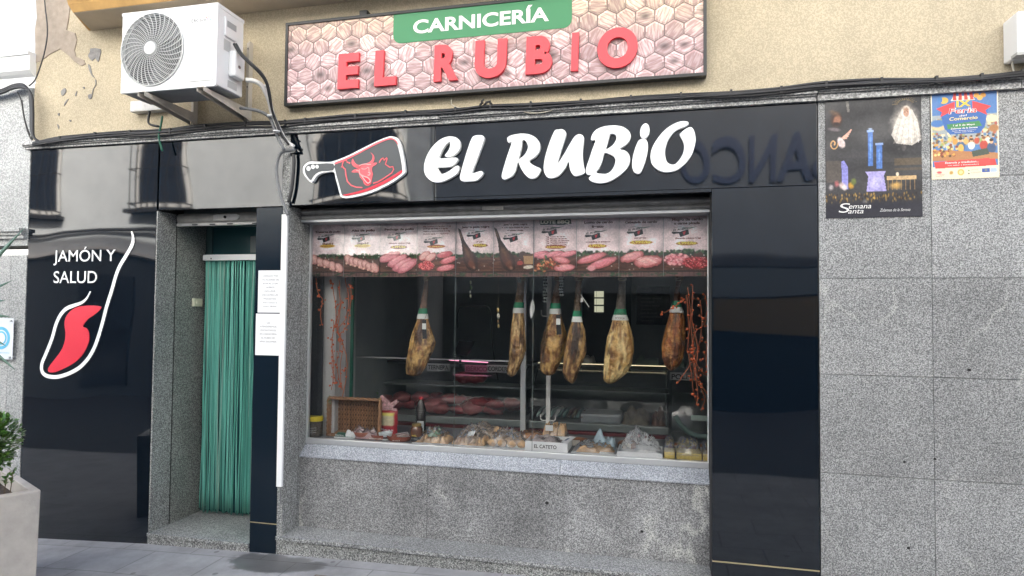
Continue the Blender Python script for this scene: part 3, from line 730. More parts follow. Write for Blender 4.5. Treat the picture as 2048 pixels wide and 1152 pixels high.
tl = [(tx0, sz1-.014), (tx0, tz0+.06)]+[(tx0+.06-.06*math.cos(a), tz0+.06-.06*math.sin(a)) for a in [math.pi/2*k/6 for k in range(1, 7)]]
tl += [(tx1-.06+.06*math.sin(a), tz0+.06-.06*math.cos(a)) for a in [math.pi/2*k/6 for k in range(0, 7)]]+[(tx1, sz1-.014)]
mb = MB(); mb.prism([tl[::-1]], YS-.003, YS+.001); tab = build('green_tab', mb, mat('sign_green', (.022, .20, .072), .45), T)
a, b = P(827, 70, YS), P(1098, 50, YS); zt_ = P(827, 70, YS).z
mb = MB(); text(mb, 'CARNICERÍA', a.x, b.x, tz0+.058, .098, YS-.006, bold=.028); build('lettering', mb, mat('sign_white', (.78, .78, .76), .4), tab)
m_red = mat('sign_red', (.70, .05, .065), .45); m_redside = m_red
yl = YS-.028
for ch, (l0, t0, l1, b0) in zip('ELRUBIO', [(300, 262, 405, 412), (467, 250, 577, 402), (737, 224, 860, 382), (922, 200, 1078, 366), (1155, 186, 1288, 352), (1362, 170, 1407, 336), (1480, 152, 1677, 322)]):
    s_ = 2.2756; A_ = P(540+l0/s_, b0/s_, yl); B_ = P(540+l1/s_, b0/s_, yl)
    q = MB(); zt_ = P(540+l0/s_, t0/s_, yl).z
    text(q, ch, A_.x+.01, B_.x-.01, sz0+.085, .265 if ch in 'OU' else .26, yl, bold=.05, depth=.026, shear=.03); build('letter', q, m_red, T)

# ------------------------------------------------------------------ brush lettering on the fascia
m_let = mat('letter_white', (.80, .80, .79), .35); m_let_side = m_let
SA = (6.775, 830, 220); SB = (6.606, 1100, 220)
GL = [
 ('A', [[(500,358),(570,378),(608,430),(613,490),(592,550),(540,600),(480,632),(425,635),(405,615),(430,578),(462,530),(476,470),(470,428),(430,455),(380,520),(345,590),(332,652),(450,648),(555,645),(580,668),(562,705),(520,745),(480,766),(400,775),(308,780),(320,820),(352,865),(400,858),(470,820),(530,775),(575,752),(598,770),(590,820),(560,868),(490,915),(400,960),(320,980),(240,970),(180,930),(135,870),(120,800),(130,710),(160,620),(210,530),(270,460),(340,400),(420,366)]]),
 ('A', [[(860,338),(915,345),(936,375),(925,430),(880,560),(830,690),(790,790),(775,857),(840,840),(895,828),(922,845),(905,890),(860,935),(820,958),(740,966),(660,968),(620,950),(608,905),(625,830),(660,700),(700,570),(740,450),(775,370),(815,345)]]),
 ('A', [[(1248,385),(1285,350),(1370,328),(1460,320),(1550,330),(1630,370),(1680,430),(1695,500),(1677,570),(1620,640),(1545,685),(1580,730),(1640,765),(1702,795),(1690,850),(1650,905),(1590,928),(1530,910),(1480,860),(1430,780),(1397,700),(1380,760),(1355,830),(1325,885),(1270,920),(1210,942),(1180,920),(1175,880),(1200,780),(1240,650),(1280,530),(1310,435),(1265,440)],
        [(1460,402),(1505,430),(1530,490),(1518,550),(1480,610),(1440,645),(1402,668),(1420,590),(1442,500)]]),
 ('B', [[(60,275),(110,258),(165,255),(205,285),(208,340),(180,430),(145,540),(115,640),(103,705),(150,640),(210,540),(260,450),(310,370),(350,330),(400,320),(440,345),(445,400),(435,500),(430,600),(440,710),(458,800),(450,835),(400,860),(345,870),(300,850),(265,790),(245,680),(210,750),(160,820),(100,875),(30,898),(-30,890),(-70,840),(-84,760),(-70,650),(-40,530),(0,410)]]),
 ('B', [[(540,380),(560,320),(610,260),(700,220),(800,205),(890,205),(970,225),(1035,270),(1066,330),(1050,400),(1000,460),(920,512),(990,535),(1040,580),(1058,650),(1035,740),(970,820),(880,890),(790,940),(690,965),(600,960),(530,930),(512,900),(540,858),(490,850),(472,810),(485,740),(520,640),(555,530),(590,440),(600,388),(570,400),(545,398)],
        [(795,318),(850,318),(878,355),(865,410),(820,470),(738,520),(755,450),(775,380)], [(718,568),(780,580),(840,610),(865,660),(850,730),(810,800),(750,840),(680,842),(610,825),(650,760),(690,670)]]),
 ('B', [[(1225,383),(1270,395),(1293,450),(1285,560),(1255,690),(1215,790),(1185,835),(1140,837),(1100,800),(1085,740),(1090,640),(1120,520),(1160,420),(1190,390)]]),
 ('B', [[(1830,165),(1800,148),(1720,150),(1620,190),(1510,270),(1410,390),(1350,500),(1327,610),(1345,710),(1410,780),(1490,815),(1580,818),(1680,790),(1780,710),(1860,610),(1905,500),(1925,390),(1910,290),(1880,235),(1845,225),(1790,250),(1730,300),(1712,325),(1740,375),(1768,440),(1770,510),(1750,590),(1700,670),(1650,715),(1600,718),(1550,690),(1525,620),(1522,530),(1545,430),(1590,350),(1640,290),(1700,250),(1780,220),(1825,190)]]),
]
YL = -.032
T = thing('fascia_lettering', (-.9, 0, 2.8), 'big white brush-style raised letters on the black fascia over the shop window', 'lettering')
for k, (cr, loops) in enumerate(GL):
    s_, a_, b_ = SA if cr == 'A' else SB
    L = [pl(q, YL, 3, s_, a_, b_) for q in loops]
    q = MB(); q.prism(L, YL, .002)
    if k == 5:
        dot = [(1252+62*math.cos(t)-12*math.sin(t), 277+100*math.sin(t)) for t in [2*math.pi*j/28 for j in range(28)]]
        q.prism([pl(dot, YL, 0, s_, a_, b_)], YL, .002)
    build('letter', q, m_let, T, bevel=.003)

# ------------------------------------------------------------------ cleaver logo
T = thing('cleaver_sign', (P(700, 330, 0).x, 0, 2.75), 'cleaver-shaped sign with red bull head, white outlined, left of the big white letters', 'sign')
CS = (6.775, 590, 240)
def cp(pts, Y, sub=3): return pl(pts, Y, sub, *CS)
outer = [(108,690),(112,640),(150,590),(210,565),(330,567),(450,568),(530,556),(700,490),(900,390),(1100,290),(1250,230),(1320,222),(1385,242),(1420,300),(1450,400),(1475,530),(1492,660),(1488,712),(1440,762),(1330,840),(1180,920),(1020,990),(850,1035),(700,1057),(640,1050),(612,1020),(580,900),(550,790),(525,705),(440,705),(360,720),(290,760),(255,815),(230,842),(200,835),(150,780),(118,730)]
yc = -.03
q = MB(); q.prism([cp(outer, yc)], yc, .002); build('white_plate', q, m_let, T, bevel=.002)
blade = [(545,588),(700,530),(900,430),(1100,322),(1250,262),(1320,255),(1365,290),(1395,370),(1430,520),(1452,690),(1420,730),(1300,810),(1150,890),(980,960),(820,1002),(690,1024),(640,1018),(620,960),(590,850),(545,680)]
handle = [(515,590),(330,592),(215,592),(160,615),(132,660),(140,720),(175,780),(215,815),(240,775),(285,725),(360,692),(515,680)]
m_cg = mat('sign_dark_grey', (.055, .062, .068), .4)
q = MB(); q.prism([cp(blade, yc-.003, 2)], yc-.003, yc+.001); bl = build('blade_face', q, m_cg, T)
q = MB(); q.prism([cp(handle, yc-.003, 2)], yc-.003, yc+.001); build('handle_face', q, m_cg, T)
q = MB()
for c_ in ((182, 658, 27), (242, 634, 26), (298, 632, 22)):
    q = MB(); q.prism([cp([(c_[0]+c_[2]*math.cos(t), c_[1]+c_[2]*1.15*math.sin(t)) for t in [2*math.pi*j/14 for j in range(14)]], yc-.005, 0)], yc-.005, yc); build('rivet', q, m_let, T)
m_cr = mat('sign_pink_red', (.72, .10, .12), .45); m_cr2 = mat('sign_deep_red', (.60, .015, .04), .45)
q = MB(); q.prism([cp([(545,572),(700,512),(900,415),(1100,307),(1250,250),(1315,244),(1375,285),(1395,340),(1360,290),(1315,262),(1250,270),(1100,332),(900,438),(700,538),(548,598)], yc-.006, 2)], yc-.006, yc); build('red_edge', q, m_cr, bl)
q = MB(); q.prism([cp([(645,1012),(700,1002),(820,975),(980,925),(1150,850),(1300,770),(1425,690),(1448,680),(1446,705),(1420,732),(1300,812),(1150,892),(980,962),(820,1004),(690,1026)], yc-.006, 2)], yc-.006, yc); build('red_edge', q, m_cr2, bl)
head = [(905,598),(960,590),(1020,598),(1060,580),(1110,578),(1090,610),(1050,632),(1040,680),(1055,730),(1040,800),(1030,860),(1005,885),(970,890),(935,865),(920,820),(880,775),(862,715),(820,712),(765,705),(800,672),(850,658),(870,625)]
hornl = [(780,520),(765,565),(775,610),(820,645),(870,650),(905,605),(850,608),(810,575),(790,540)]
hornr = [(1020,440),(1050,480),(1040,540),(1000,575),(960,592),(1020,602),(1060,570),(1075,520),(1065,480),(1040,450)]
q = MB()
for s_ in (head, hornl, hornr): q.prism([cp(s_, yc-.006, 2)], yc-.006, yc)
build('bull_head', q, m_cr, bl)
q = MB(); q.prism([cp([(885,735),(930,760),(980,775),(1010,790),(1020,840),(1000,870),(975,880),(945,850),(930,810),(895,775)], yc-.009, 2)], yc-.009, yc-.005); build('muzzle', q, m_cr2, bl)
m_pk = mat('sign_pale_pink', (.76, .38, .38), .5)
q = MB()
for pts, wd in (([(870,680),(880,730),(940,765),(985,780),(1020,820),(1010,845),(985,855),(950,820),(920,780),(890,740)], .008), ([(870,625),(900,605),(960,595),(1000,605),(1030,600)], .006), ([(900,660),(950,665),(990,640)], .006), ([(1000,640),(1005,700)], .006), ([(990,712),(1015,715),(1010,745),(985,745)], .008), ([(830,680),(860,690),(880,670)], .005)):
    stroke(q, smooth_loop(cp(pts, yc-.009, 0), 3, False), wd, yc-.010, yc-.004)
build('face_lines', q, m_pk, bl)
for pts in ([(745,585),(705,570),(700,548),(660,555),(640,600),(645,615),(628,638),(650,635),(665,655),(682,665),(690,740),(710,830),(760,885),(830,910),(912,916)], [(1142,580),(1165,535),(1195,515),(1205,545),(1245,512),(1250,525),(1225,600),(1285,640),(1325,632),(1338,670),(1310,720),(1200,795),(1120,840),(1058,858)]):
    q = MB(); stroke(q, cp(pts, yc-.006, 0), .009, yc-.007, yc-.002); build('animal_outline', q, m_cr, bl)

# ------------------------------------------------------------------ ham logo and writing on the left panel
T = thing('ham_logo', (-4.6, 0, 1.4), 'white ham outline with red meat shape and white capitals on the tall left black panel', 'sign')
ham = [(263,463),(266,472),(266,484),(262,495),(252,512),(240,532),(232,552),(224,580),(214,612),(204,650),(192,688),(180,712),(165,730),(150,741),(130,750),(112,754),(95,752),(85,744),(84,728),(92,708),(104,678),(112,650),(120,632),(132,618),(148,611),(164,605),(174,596),(181,583)]
hl = smooth_loop([(P(a, b, -.004).x, P(a, b, -.004).z) for a, b in ham], 4, False)
q = MB(); stroke(q, hl, [.012+.020*min(1, i/8, (len(hl)-1-i)/14) for i in range(len(hl))], -.006, .001); build('ham_outline', q, m_let, T)
meat = [(201,613),(199,620),(188,630),(176,638),(168,648),(166,654),(172,656),(177,664),(178,680),(172,698),(162,713),(148,726),(128,737),(110,744),(98,744),(96,738),(102,728),(113,714),(124,698),(130,680),(131,665),(129,650),(131,636),(140,623),(155,614),(178,611)]
q = MB(); q.prism([pl(meat, -.004, 3)], -.005, .001); build('red_meat', q, mat('logo_red', (.62, .02, .045), .4), T)
q = MB()
a, b = P(107, 525, -.004), P(231, 516, -.004); text(q, 'JAMÓN Y', a.x, b.x, P(150, 523, -.004).z, .094, -.005, bold=.005); build('lettering', q, m_let, T); q = MB()
a, b = P(107, 566, -.004), P(194, 563, -.004); text(q, 'SALUD', a.x, b.x, P(150, 566, -.004).z, .098, -.005, bold=.005)
build('lettering', q, m_let, T)

# ------------------------------------------------------------------ air conditioner
AX0, AX1, AY0, AY1, AZ0, AZ1 = -3.835, -3.035, -.50, -.215, 3.435, 4.02
T = thing('air_conditioner', ((AX0+AX1)/2, -.35, AZ0), 'white outdoor air conditioner with round fan grille, mounted on the wall above the door', 'air conditioner')
m_ac = mat('ac_white', (.70, .71, .71), .35, bump=(40, .05, .002)); m_acg = mat('ac_grille', (.52, .53, .52), .4); m_acd = mat('ac_dark', (.03, .032, .034), .6)
fcx, fcz, fr = P(305, 99, AY0).x, P(305, 99, AY0).z, .262
rect_ = [(AX0, AZ0), (AX1-.02, AZ0), (AX1-.006, AZ0+.006), (AX1, AZ0+.02), (AX1, AZ1), (AX0, AZ1)]
circ = [(fcx+fr*math.cos(t), fcz+fr*math.sin(t)) for t in [2*math.pi*k/48 for k in range(48)]]
q = MB(); q.prism([rect_, circ[::-1]], AY0, AY0+.02); q.box(AX0+.001, AX1-.001, AY0+.0205, AY1, AZ0+.012, AZ1-.001)
q.v = q.v; body = build('body', q, m_ac, T, bevel=.006)
q = MB(); q.box(AX0-.004, AX1+.004, AY0-.004, AY1+.004, AZ1-.022, AZ1+.006); build('lid', q, m_ac, T, bevel=.006)
q = MB(); q.lathe((fcx, AY0+.021, fcz), [(.0, 0), (fr-.004, 0), (fr-.004, -.002), (0, -.002)], 40, axis='y'); build('fan_opening', q, m_acd, T)
q = MB()
for k in range(3):
    t0 = 2*math.pi*k/3+.4; pts = []
    for j in range(9): t = t0+.85*j/8; pts.append((fcx+.235*math.cos(t), fcz+.235*math.sin(t)))
    pts += [(fcx+.06*math.cos(t0+.85-j*.2), fcz+.06*math.sin(t0+.85-j*.2)) for j in range(4)]
    q.prism([pts], AY0+.012, AY0+.016)
build('fan_blade', q, mat('fan_grey', (.10, .105, .11), .5), T)
q = MB()
for k in range(17):
    r_ = .056+(fr-.056)*k/16
    q.tube([(fcx+r_*math.cos(t), AY0-.006-.012*(1-(r_/fr)**2), fcz+r_*math.sin(t)) for t in [2*math.pi*j/48 for j in range(49)]], .0017 if k < 16 else .006, 4, cap=False)
for k in range(34):
    t0 = 2*math.pi*k/34; pts = []
    for j in range(7):
        r_ = .05+(fr-.05)*j/6; t = t0+.42*(j/6)**1.3; pts.append((fcx+r_*math.cos(t), AY0-.010-.012*(1-(r_/fr)**2), fcz+r_*math.sin(t)))
    q.tube(pts, [.0016+.0016*j/6 for j in range(7)], 4)
q.lathe((fcx, AY0-.012, fcz), [(.0, 0), (.052, 0), (.050, -.012), (.044, -.018), (0, -.019)], 28, axis='y')
build('fan_grille', q, m_acg, T)
q = MB(); a, b = P(372, 24, AY0), P(428, 160, AY0); q.box(a.x, b.x, AY0-.005, AY0+.002, b.z, a.z); build('service_panel', q, m_ac, T, bevel=.004)
q = MB(); a, b = P(383, 46, AY0-.006), P(412, 44, AY0-.006); text(q, 'EfiClim', a.x, b.x, a.z, .026, AY0-.0065); build('lettering', q, mat('ac_text', (.06, .06, .06), .5), T)
q = MB()
for px_, py_, c_ in ((411, 35, (.7, .08, .05)), (416, 34, (.75, .3, .03)), (419, 39, (.1, .45, .7)), (414, 38, (.6, .05, .2))):
    a = P(px_, py_, AY0-.006); q.ball((a.x+.006, AY0-.006, a.z), .005, 8, 5, col=c_, sc=(1, .3, 1))
build('logo_dots', q, m_print, T)
# right side: recessed handle, pipe cover, label
xs_ = AX1
q = MB(); q.box(xs_-.002, xs_+.012, AY0+.07, AY0+.20, AZ1-.20, AZ1-.06); build('side_cover', q, m_ac, T, bevel=.005)
q = MB(); q.box(xs_+.0125, xs_+.0135, AY0+.085, AY0+.185, AZ1-.13, AZ1-.085); build('handle_recess', q, mat('ac_shade', (.33, .34, .34), .5), T)
q = MB(); q.box(xs_, xs_+.055, AY0+.12, AY0+.24, AZ0+.11, AZ0+.30); build('valve_cover', q, m_ac, T, bevel=.015)
q = MB(); q.ball((xs_+.056, AY0+.17, AZ0+.19), .016, 10, 6, sc=(.4, 1, .8)); build('screw_cover', q, mat('chrome', (.5, .5, .5), .25, metal=.9), T)
q = MB(); q.box(xs_+.0005, xs_+.0015, AY0+.07, AY0+.14, AZ1-.30, AZ1-.22); q.box(xs_+.0005, xs_+.0015, AY0+.12, AY0+.22, AZ0+.035, AZ0+.085); build('rating_label', q, mat('label_grey', (.42, .43, .43), .5), T)
q = MB(); q.box(AX0+.01, AX1-.01, AY0+.02, AY1-.01, AZ0+.004, AZ0+.0115); build('underside', q, mat('ac_under', (.22, .23, .24), .5, var=(8, .2)), T)
# two wall brackets
m_brk = mat('bracket_beige', (.50, .46, .40), .5, var=(10, .1))
def bracket(xb, lab, g):
    T = thing('wall_bracket', (xb, 0, 3.3), lab, 'bracket', 'air conditioner brackets')
    q = MB(); q.box(xb-.02, xb+.02, -.012, .012, 3.33, 3.95); q.box(xb+.012, xb+.02, -.035, -.012, 3.33, 3.95); build('upright', q, m_brk, T)
    q = MB()
    # channel arm sloping up from the wall to the front of the unit
    for dx, w_ in ((-.03, .004), (.026, .004)): q.add([(xb+dx, -.012, 3.335), (xb+dx+w_, -.012, 3.335), (xb+dx, -.012, 3.42), (xb+dx+w_, -.012, 3.42), (xb+dx, -.53, 3.395), (xb+dx+w_, -.53, 3.395), (xb+dx, -.53, 3.425), (xb+dx+w_, -.53, 3.425)],
        [(0, 1, 3, 2), (4, 6, 7, 5), (0, 4, 5, 1), (2, 3, 7, 6), (0, 2, 6, 4), (1, 5, 7, 3)])
    q.add([(xb-.026, -.012, 3.415), (xb+.026, -.012, 3.415), (xb+.026, -.53, 3.424), (xb-.026, -.53, 3.424), (xb-.026, -.012, 3.419), (xb+.026, -.012, 3.419), (xb+.026, -.53, 3.428), (xb-.026, -.53, 3.428)], [(3, 2, 1, 0), (4, 5, 6, 7), (0, 1, 5, 4), (2, 3, 7, 6)])
    build('arm', q, m_brk, T)
    q = MB()
    for z in (3.40, 3.6, 3.9): q = MB(); q.lathe((xb+.0, -.012, z), [(.008, 0), (.008, -.008)], 8, axis='y'); build('bolt', q, m_acd, T)
bracket(-3.625, 'beige channel bracket under the fan side of the air conditioner', 1)
bracket(-3.135, 'beige channel bracket under the pipe side of the air conditioner', 1)
q = MB(); q.box(P(272, 215, 0).x, P(335, 215, 0).x, -.06, .01, P(300, 226, 0).z, P(300, 205, 0).z)
tag(build('junction_box', q, m_white_d, loc=(-3.9, 0, 3.4), bevel=.004), 'small off-white junction box half hidden behind the left bracket', 'junction box')

# ------------------------------------------------------------------ cables
def cable(mb, pts, r, Y=-.06, sub=4, col=None, ys=None):
    q = [(a, b, (Y if ys is None else ys[i])) for i, (a, b) in enumerate(pts)]
    q = smooth_loop(q, sub, False); mb.tube([P(a, b, y) for a, b, y in q], r, 6, col)
T = thing('cable_bundle', (-2, -.05, 3.27), 'bundle of black and cream cables clipped along the granite ledge', 'cables')
base = [(66, 288), (110, 280), (180, 272), (250, 268), (330, 264), (400, 256), (480, 250), (560, 248), (600, 244), (700, 236), (800, 229), (900, 223), (970, 214), (1050, 212), (1150, 207), (1250, 200), (1350, 194), (1450, 189), (1550, 182), (1640, 172), (1750, 165), (1860, 162), (1950, 157), (2048, 148), (2200, 140)]
r_ = random.Random(11)
for k in range(8):
    q = MB(); off = (-6, -3.5, -1, 1.5, 4, 6, -8, 7)[k]; ph = r_.uniform(0, 6)
    pts = [(a, b+off*.65*(math.cos(a*.006+ph)*.6+.55)+r_.uniform(-1.6, 1.6)-(4 if 1650 < a < 1850 and k == 6 else 0)) for a, b in base]
    cable(q, pts, (.011, .009, .008, .010, .006, .008, .006, .010)[k], Y=-.055-.010*(k % 3)); build('cable', q, m_cable_w if k in (4,) else m_cable, T, smooth='all')
q = MB(); cable(q, [(1020, 214), (1060, 226), (1100, 222), (1128, 206), (1180, 208)], .004, -.055); build('cable', q, m_cable_w, T, smooth='all')
q = MB(); cable(q, [(903, 196), (903, 208), (912, 214), (930, 217)], .003, -.03); build('cable', q, m_cable_w, T, smooth='all')
q = MB()
for a, b in base[1:-1:1]:
    c = P(a+12, b-1, -.06); q = MB(); q.box(c.x-.007, c.x+.007, c.y-.02, c.y+.03, c.z-.022, c.z+.024); build('cable_tie', q, m_cable, T)
q = MB()
for d in ((962, 210, 968, 198), (966, 212, 982, 202), (966, 206, 958, 214)):
    a = P(d[0], d[1], -.07); b = P(d[2], d[3], -.09); q.tube([a, a.lerp(b, .5)+Vector((0, -.01, .004)), b], [.006, .009, .004], 6)
build('frayed_end', q, m_cable, T)

T = thing('cable_bundle', (-5.3, -.05, 3.5), 'thick black cable bundle dropping in a bend down the left edge of the cream wall', 'cables')
for k in range(3):
    q = MB(); o_ = k*3-3
    cable(q, [(-60, 196), (0, 184+o_), (25, 174+o_), (45, 172+o_), (57, 180), (62+o_*.6, 195), (64+o_*.6, 225), (64+o_*.6, 255), (68, 275), (84, 285+o_*.4), (110, 281)], .011, -.05-.01*k); build('cable', q, m_cable, T, smooth='all')
q = MB(); cable(q, [(35, 184), (42, 200), (48, 235), (55, 262), (62, 278)], .005, -.045); cable(q, [(44, 200), (50, 240), (60, 270)], .004, -.04); build('cable', q, m_cable, T, smooth='all')
q = MB(); cable(q, [(87, -40), (90, 10), (95, 60), (90, 100), (80, 135), (70, 160), (58, 172)], .005, -.04)
tag(build('wall_cable', q, m_cable, loc=(-5, -.04, 3.8), smooth='all'), 'single thin black cable curving down across the dark cement patch', 'cable')
# air conditioner lines
T = thing('pipe_run', (-3, -.2, 3.4), 'white lagged pipe with black cables running from the air conditioner to the fascia', 'pipes')
q = MB(); cable(q, [(492, 160), (508, 162), (524, 172), (538, 200), (545, 228), (558, 258), (572, 282), (588, 294)], .017, ys=[-.3, -.28, -.24, -.18, -.12, -.09, -.07, -.05]); build('lagged_pipe', q, m_lens, T, smooth='all')
for k, d in enumerate((0, 4)):
    q = MB(); cable(q, [(468+d, 88), (480+d, 108), (500+d, 128), (518+d, 145), (532+d*.5, 165), (538+d*.5, 190), (544, 220), (552+d*.4, 245), (562+d*.4, 268), (578, 290)], .0095, ys=[-.36, -.36, -.34, -.31, -.27, -.22, -.17, -.13, -.11, -.08]); build('cable', q, m_cable, T, smooth='all')
q = MB(); cable(q, [(480, 216), (505, 219), (525, 225), (540, 236), (548, 256), (558, 280), (568, 300)], .012, ys=[-.2, -.18, -.14, -.12, -.11, -.10, -.10]); build('drain_hose', q, m_cable_g, T, smooth='all')
q = MB()
for a, b in ((541, 231), (532, 172), (553, 262)): c = P(a, b, -.14); q = MB(); q.lathe((c.x, c.y, c.z-.006), [(.026, 0), (.026, .008)], 12); build('cable_tie', q, m_white, T)
q = MB(); cable(q, [(590, 300), (575, 301), (562, 306), (555, 322), (553, 345), (557, 375), (566, 405), (576, 430)], .0125, -.05)
tag(build('loose_hose', q, m_cable_g, loc=(-2.85, -.05, 2.9), smooth='all'), 'grey hose bowed out in a loop below the pipe end', 'hose')
q = MB(); cable(q, [(587, 308), (588, 325), (586, 355), (583, 380), (577, 405)], .013, -.03)
tag(build('short_hose', q, m_cable, loc=(-2.8, -.03, 2.9), smooth='all'), 'short black hose hanging straight down behind the grey loop', 'hose')
q = MB(); cable(q, [(300, 222), (297, 236), (299, 248), (318, 253)], .009, -.04)
tag(build('box_cable', q, m_cable, loc=(-3.9, -.04, 3.3), smooth='all'), 'short black cable bending down from the junction box', 'cable')
q = MB(); cable(q, [(325, 232), (322, 250), (318, 270), (320, 285), (325, 302)], .008, -.07)
tag(build('earth_cable', q, m_green_c, loc=(-3.9, -.04, 3.2), smooth='all'), 'green cable hanging over the ledge at the top of the door', 'cable')
T = thing('trunking', (-2.78, 0, .56), 'white plastic cable trunking running down beside the papers', 'cable trunking')
xa = -2.79; q = MB(); q.box(xa-.022, xa+.022, -.022, .0, .56, 2.60); build('cover', q, m_white, T, bevel=.002)
q = MB(); q.box(xa-.0235, xa-.0222, -.021, .0, .56, 2.60); build('base_strip', q, m_white_d, T)
q = MB(); q.tube([(xa+.005, -.012, .56), (xa+.006, -.012, .5), (xa+.01, -.01, .43)], .006, 6); build('cable_stub', q, m_cable_g, T)

q = MB(); q.box(1.955, 2.5, -.16, .005, P(2020, 110, -.16).z, 3.62)
tb = thing('wall_box', (2.2, 0, 3.4), 'white metal box on the cream wall at the top right corner', 'box'); build('casing', q, m_white, tb, bevel=.01)
q = MB(); q.box(1.948, 2.5, -.165, -.1, P(2020, 110, -.16).z-.004, P(2020, 110, -.16).z+.012); build('lower_rim', q, mat('rim_grey', (.4, .4, .38), .5), tb)
q = MB(); cable(q, [(2027, 112), (2025, 128), (2028, 145)], .006, -.05); build('cable', q, m_cable_w, tb, smooth='all')
# ------------------------------------------------------------------ papers and posters on the wall
m_ink = (.10, .10, .11)
def paper(name, px0, py0, px1, py1, Y, lines, label, group):
    a, b = P(px0, py0, Y), P(px1, py0, Y); z1 = a.z; z0 = P(px0, py1, Y).z
    q = MB(); q.box(a.x, b.x, Y, Y+.0015, z0, z1, (.74, .75, .76)); o = build(name, q, m_print_m, None, loc=(a.x, Y, z0))
    tag(o, label, 'notice', group); W = b.x-a.x; H = z1-z0; q = MB()
    for s_, wfrac, zf, hf in lines:
        c = (a.x+b.x)/2; text(q, s_, c-W*wfrac/2, c+W*wfrac/2, z1-H*zf, H*hf, Y-.001, m_ink)
    build('lettering', q, m_print_m, o)
paper('paper_notice', 517, 541, 566, 625, -.004, [('CERRADO POR', .62, .15, .036), ('VACACIONES DEL', .74, .24, .036), ('20/04 AL 27/04,', .62, .33, .036), ('AMBOS', .34, .42, .036), ('INCLUSIVE.', .46, .51, .036), ('DISCULPEN LAS', .66, .60, .036), ('MOLESTIAS.', .52, .69, .036), ('(Nos vemos el', .58, .78, .034), ('lunes 28/04)', .52, .87, .034)],
      'upper white paper with nine printed lines on the black pilaster', 'paper notices on the pilaster')
paper('paper_notice', 512, 627, 563, 710, -.004, [('LE', .12, .24, .038), ('ATENDEREMOS,', .66, .33, .038), ('ENCANTADOS', .60, .42, .038), ('EN CARNICERÍA', .66, .51, .038), ('EL RUBIO DE', .52, .60, .038), ('SPAR ZALAMEA', .66, .69, .038)],
      'lower white paper with six short printed lines on the black pilaster', 'paper notices on the pilaster')

# dark Holy Week poster
a, b = P(1650, 200, -.003), P(1842, 195, -.003); X0, X1, Z1, Z0 = a.x, b.x, P(1745, 193, -.003).z, P(1745, 435, -.003).z
c = Cv(200, 280, '2b2a2b')
n_ = vnoise(280, 200, 3, 7, 3, 4); c.a *= (.7+.95*n_)[..., None]
c.mix(np.clip((vnoise(280, 200, 1.5, 9, 9, 3)-.5)*1.2, 0, .35)*(c.v < .55), '6b6764')
c.ell(.83, .24, .17, .2, 'a39a90', 4, .5, .9, .3, 4); c.ell(.84, .27, .13, .17, 'bdb3a6', 4, .6, .8, .8, 5)   # white mantle
c.ell(.85, .33, .10, .07, 'cfc6bb', 0, .5, .7, .8, 6); c.poly([(.80, .12), (.90, .12), (.96, .22), (.99, .38), (.90, .42), (.74, .40), (.69, .33), (.74, .22)], 'cfc6ba', .85)
for k in range(9): c.poly([(.80+.018*k, .17), (.805+.018*k, .17), (.72+.036*k, .40), (.71+.036*k, .40)], ['9d9388', 'e8e0d6'][k % 2], .6)
c.ell(.845, .145, .05, .055, 'e3dace', 0, .2); c.ell(.845, .15, .032, .04, 'b98f78', 0, .2); c.ell(.832, .145, .006, .004, '4a3025', 0, .3); c.ell(.858, .145, .006, .004, '4a3025', 0, .3); c.ell(.84, .12, .05, .03, '8f6e55', 0, .6, .5)
for k in range(15):
    t = math.pi*(k/14); c.poly([(.83+.07*math.cos(t), .08-.03*math.sin(t)), (.83+.135*math.cos(t+.04), .08-.07*math.sin(t)), (.83+.07*math.cos(t+.12), .08-.03*math.sin(t+.12))], '8a7448', .8)
c.ell(.12, .18, .075, .075, '3a241c', 0, .4); c.ell(.13, .185, .05, .05, '9a6a50', 10, .4, .9, .4, 7); c.ell(.12, .215, .05, .02, '2a1a15', 0, .5)
c.ell(.1, .12, .08, .03, '6a5038', 20, .7, .7, .6, 8); c.ell(.1, .26, .08, .02, '8c7d80', 10, .5, .6, .5)
for k in range(5): c.poly([(.17, .335), (.2, .345), (.285-.012*k, .27+.018*k), (.275-.012*k, .262+.018*k)], 'd9a590', .95)
c.ell(.17, .37, .045, .055, 'c9b6b2', -20, .3, 1, .3, 9)
for t in np.linspace(0, 7, 60): c.ell(.09+.045*math.cos(t)*(1-t/9), .38+.05*math.sin(t)*(1-t/9), .008, .006, 'c79a62', 0, .4)
c.poly([(.22, .03), (.25, .03), (.26, .12), (.235, .12)], '8f8a80', .6)
def tower(u0, u1, v0, v1):
    c.rect(u0, v0, u1, v1, '4a6fae'); c.ell((u0+u1)/2, (v0+v1)/2, (u1-u0)*.28, (v1-v0)*.48, '7fa4dc', 0, .9, .8, .6, 3)
    c.rect(u0-.012, v0-.012, u1+.012, v0+.006, '8ba3cc'); 
tower(.45, .50, .29, .575); tower(.535, .595, .40, .60)
c.ell(.475, .27, .03, .012, '8f9fb8', 0, .6)
c.poly([(.42, .62), (.63, .62), (.61, .66), (.635, .785), (.43, .785), (.45, .66)], '9b93c4'); c.ell(.53, .71, .08, .06, 'c9c3e6', 0, .9, .6, .9, 4)
c.rect(.01, .52, .17, .7, '5a5148', .7); c.poly([(.17, .53), (.2, .52), (.24, .58), (.24, .76), (.18, .76)], '8d8bd0', .9)
c.rect(.72, .52, 1, .58, '6d5836', .5); c.rect(.72, .60, 1, .62, '5a4a30', .5)
c.rect(.64, .665, .94, .695, 'c8a777', .9); 
for k in range(7): c.rect(.65+.045*k, .695, .657+.045*k, .78, 'b8935a', .8)
c.ell(.74, .74, .09, .04, 'd9a95a', 0, .7, .8, .6, 5); c.ell(.75, .65, .02, .02, 'e3d2b4', 0, .4)
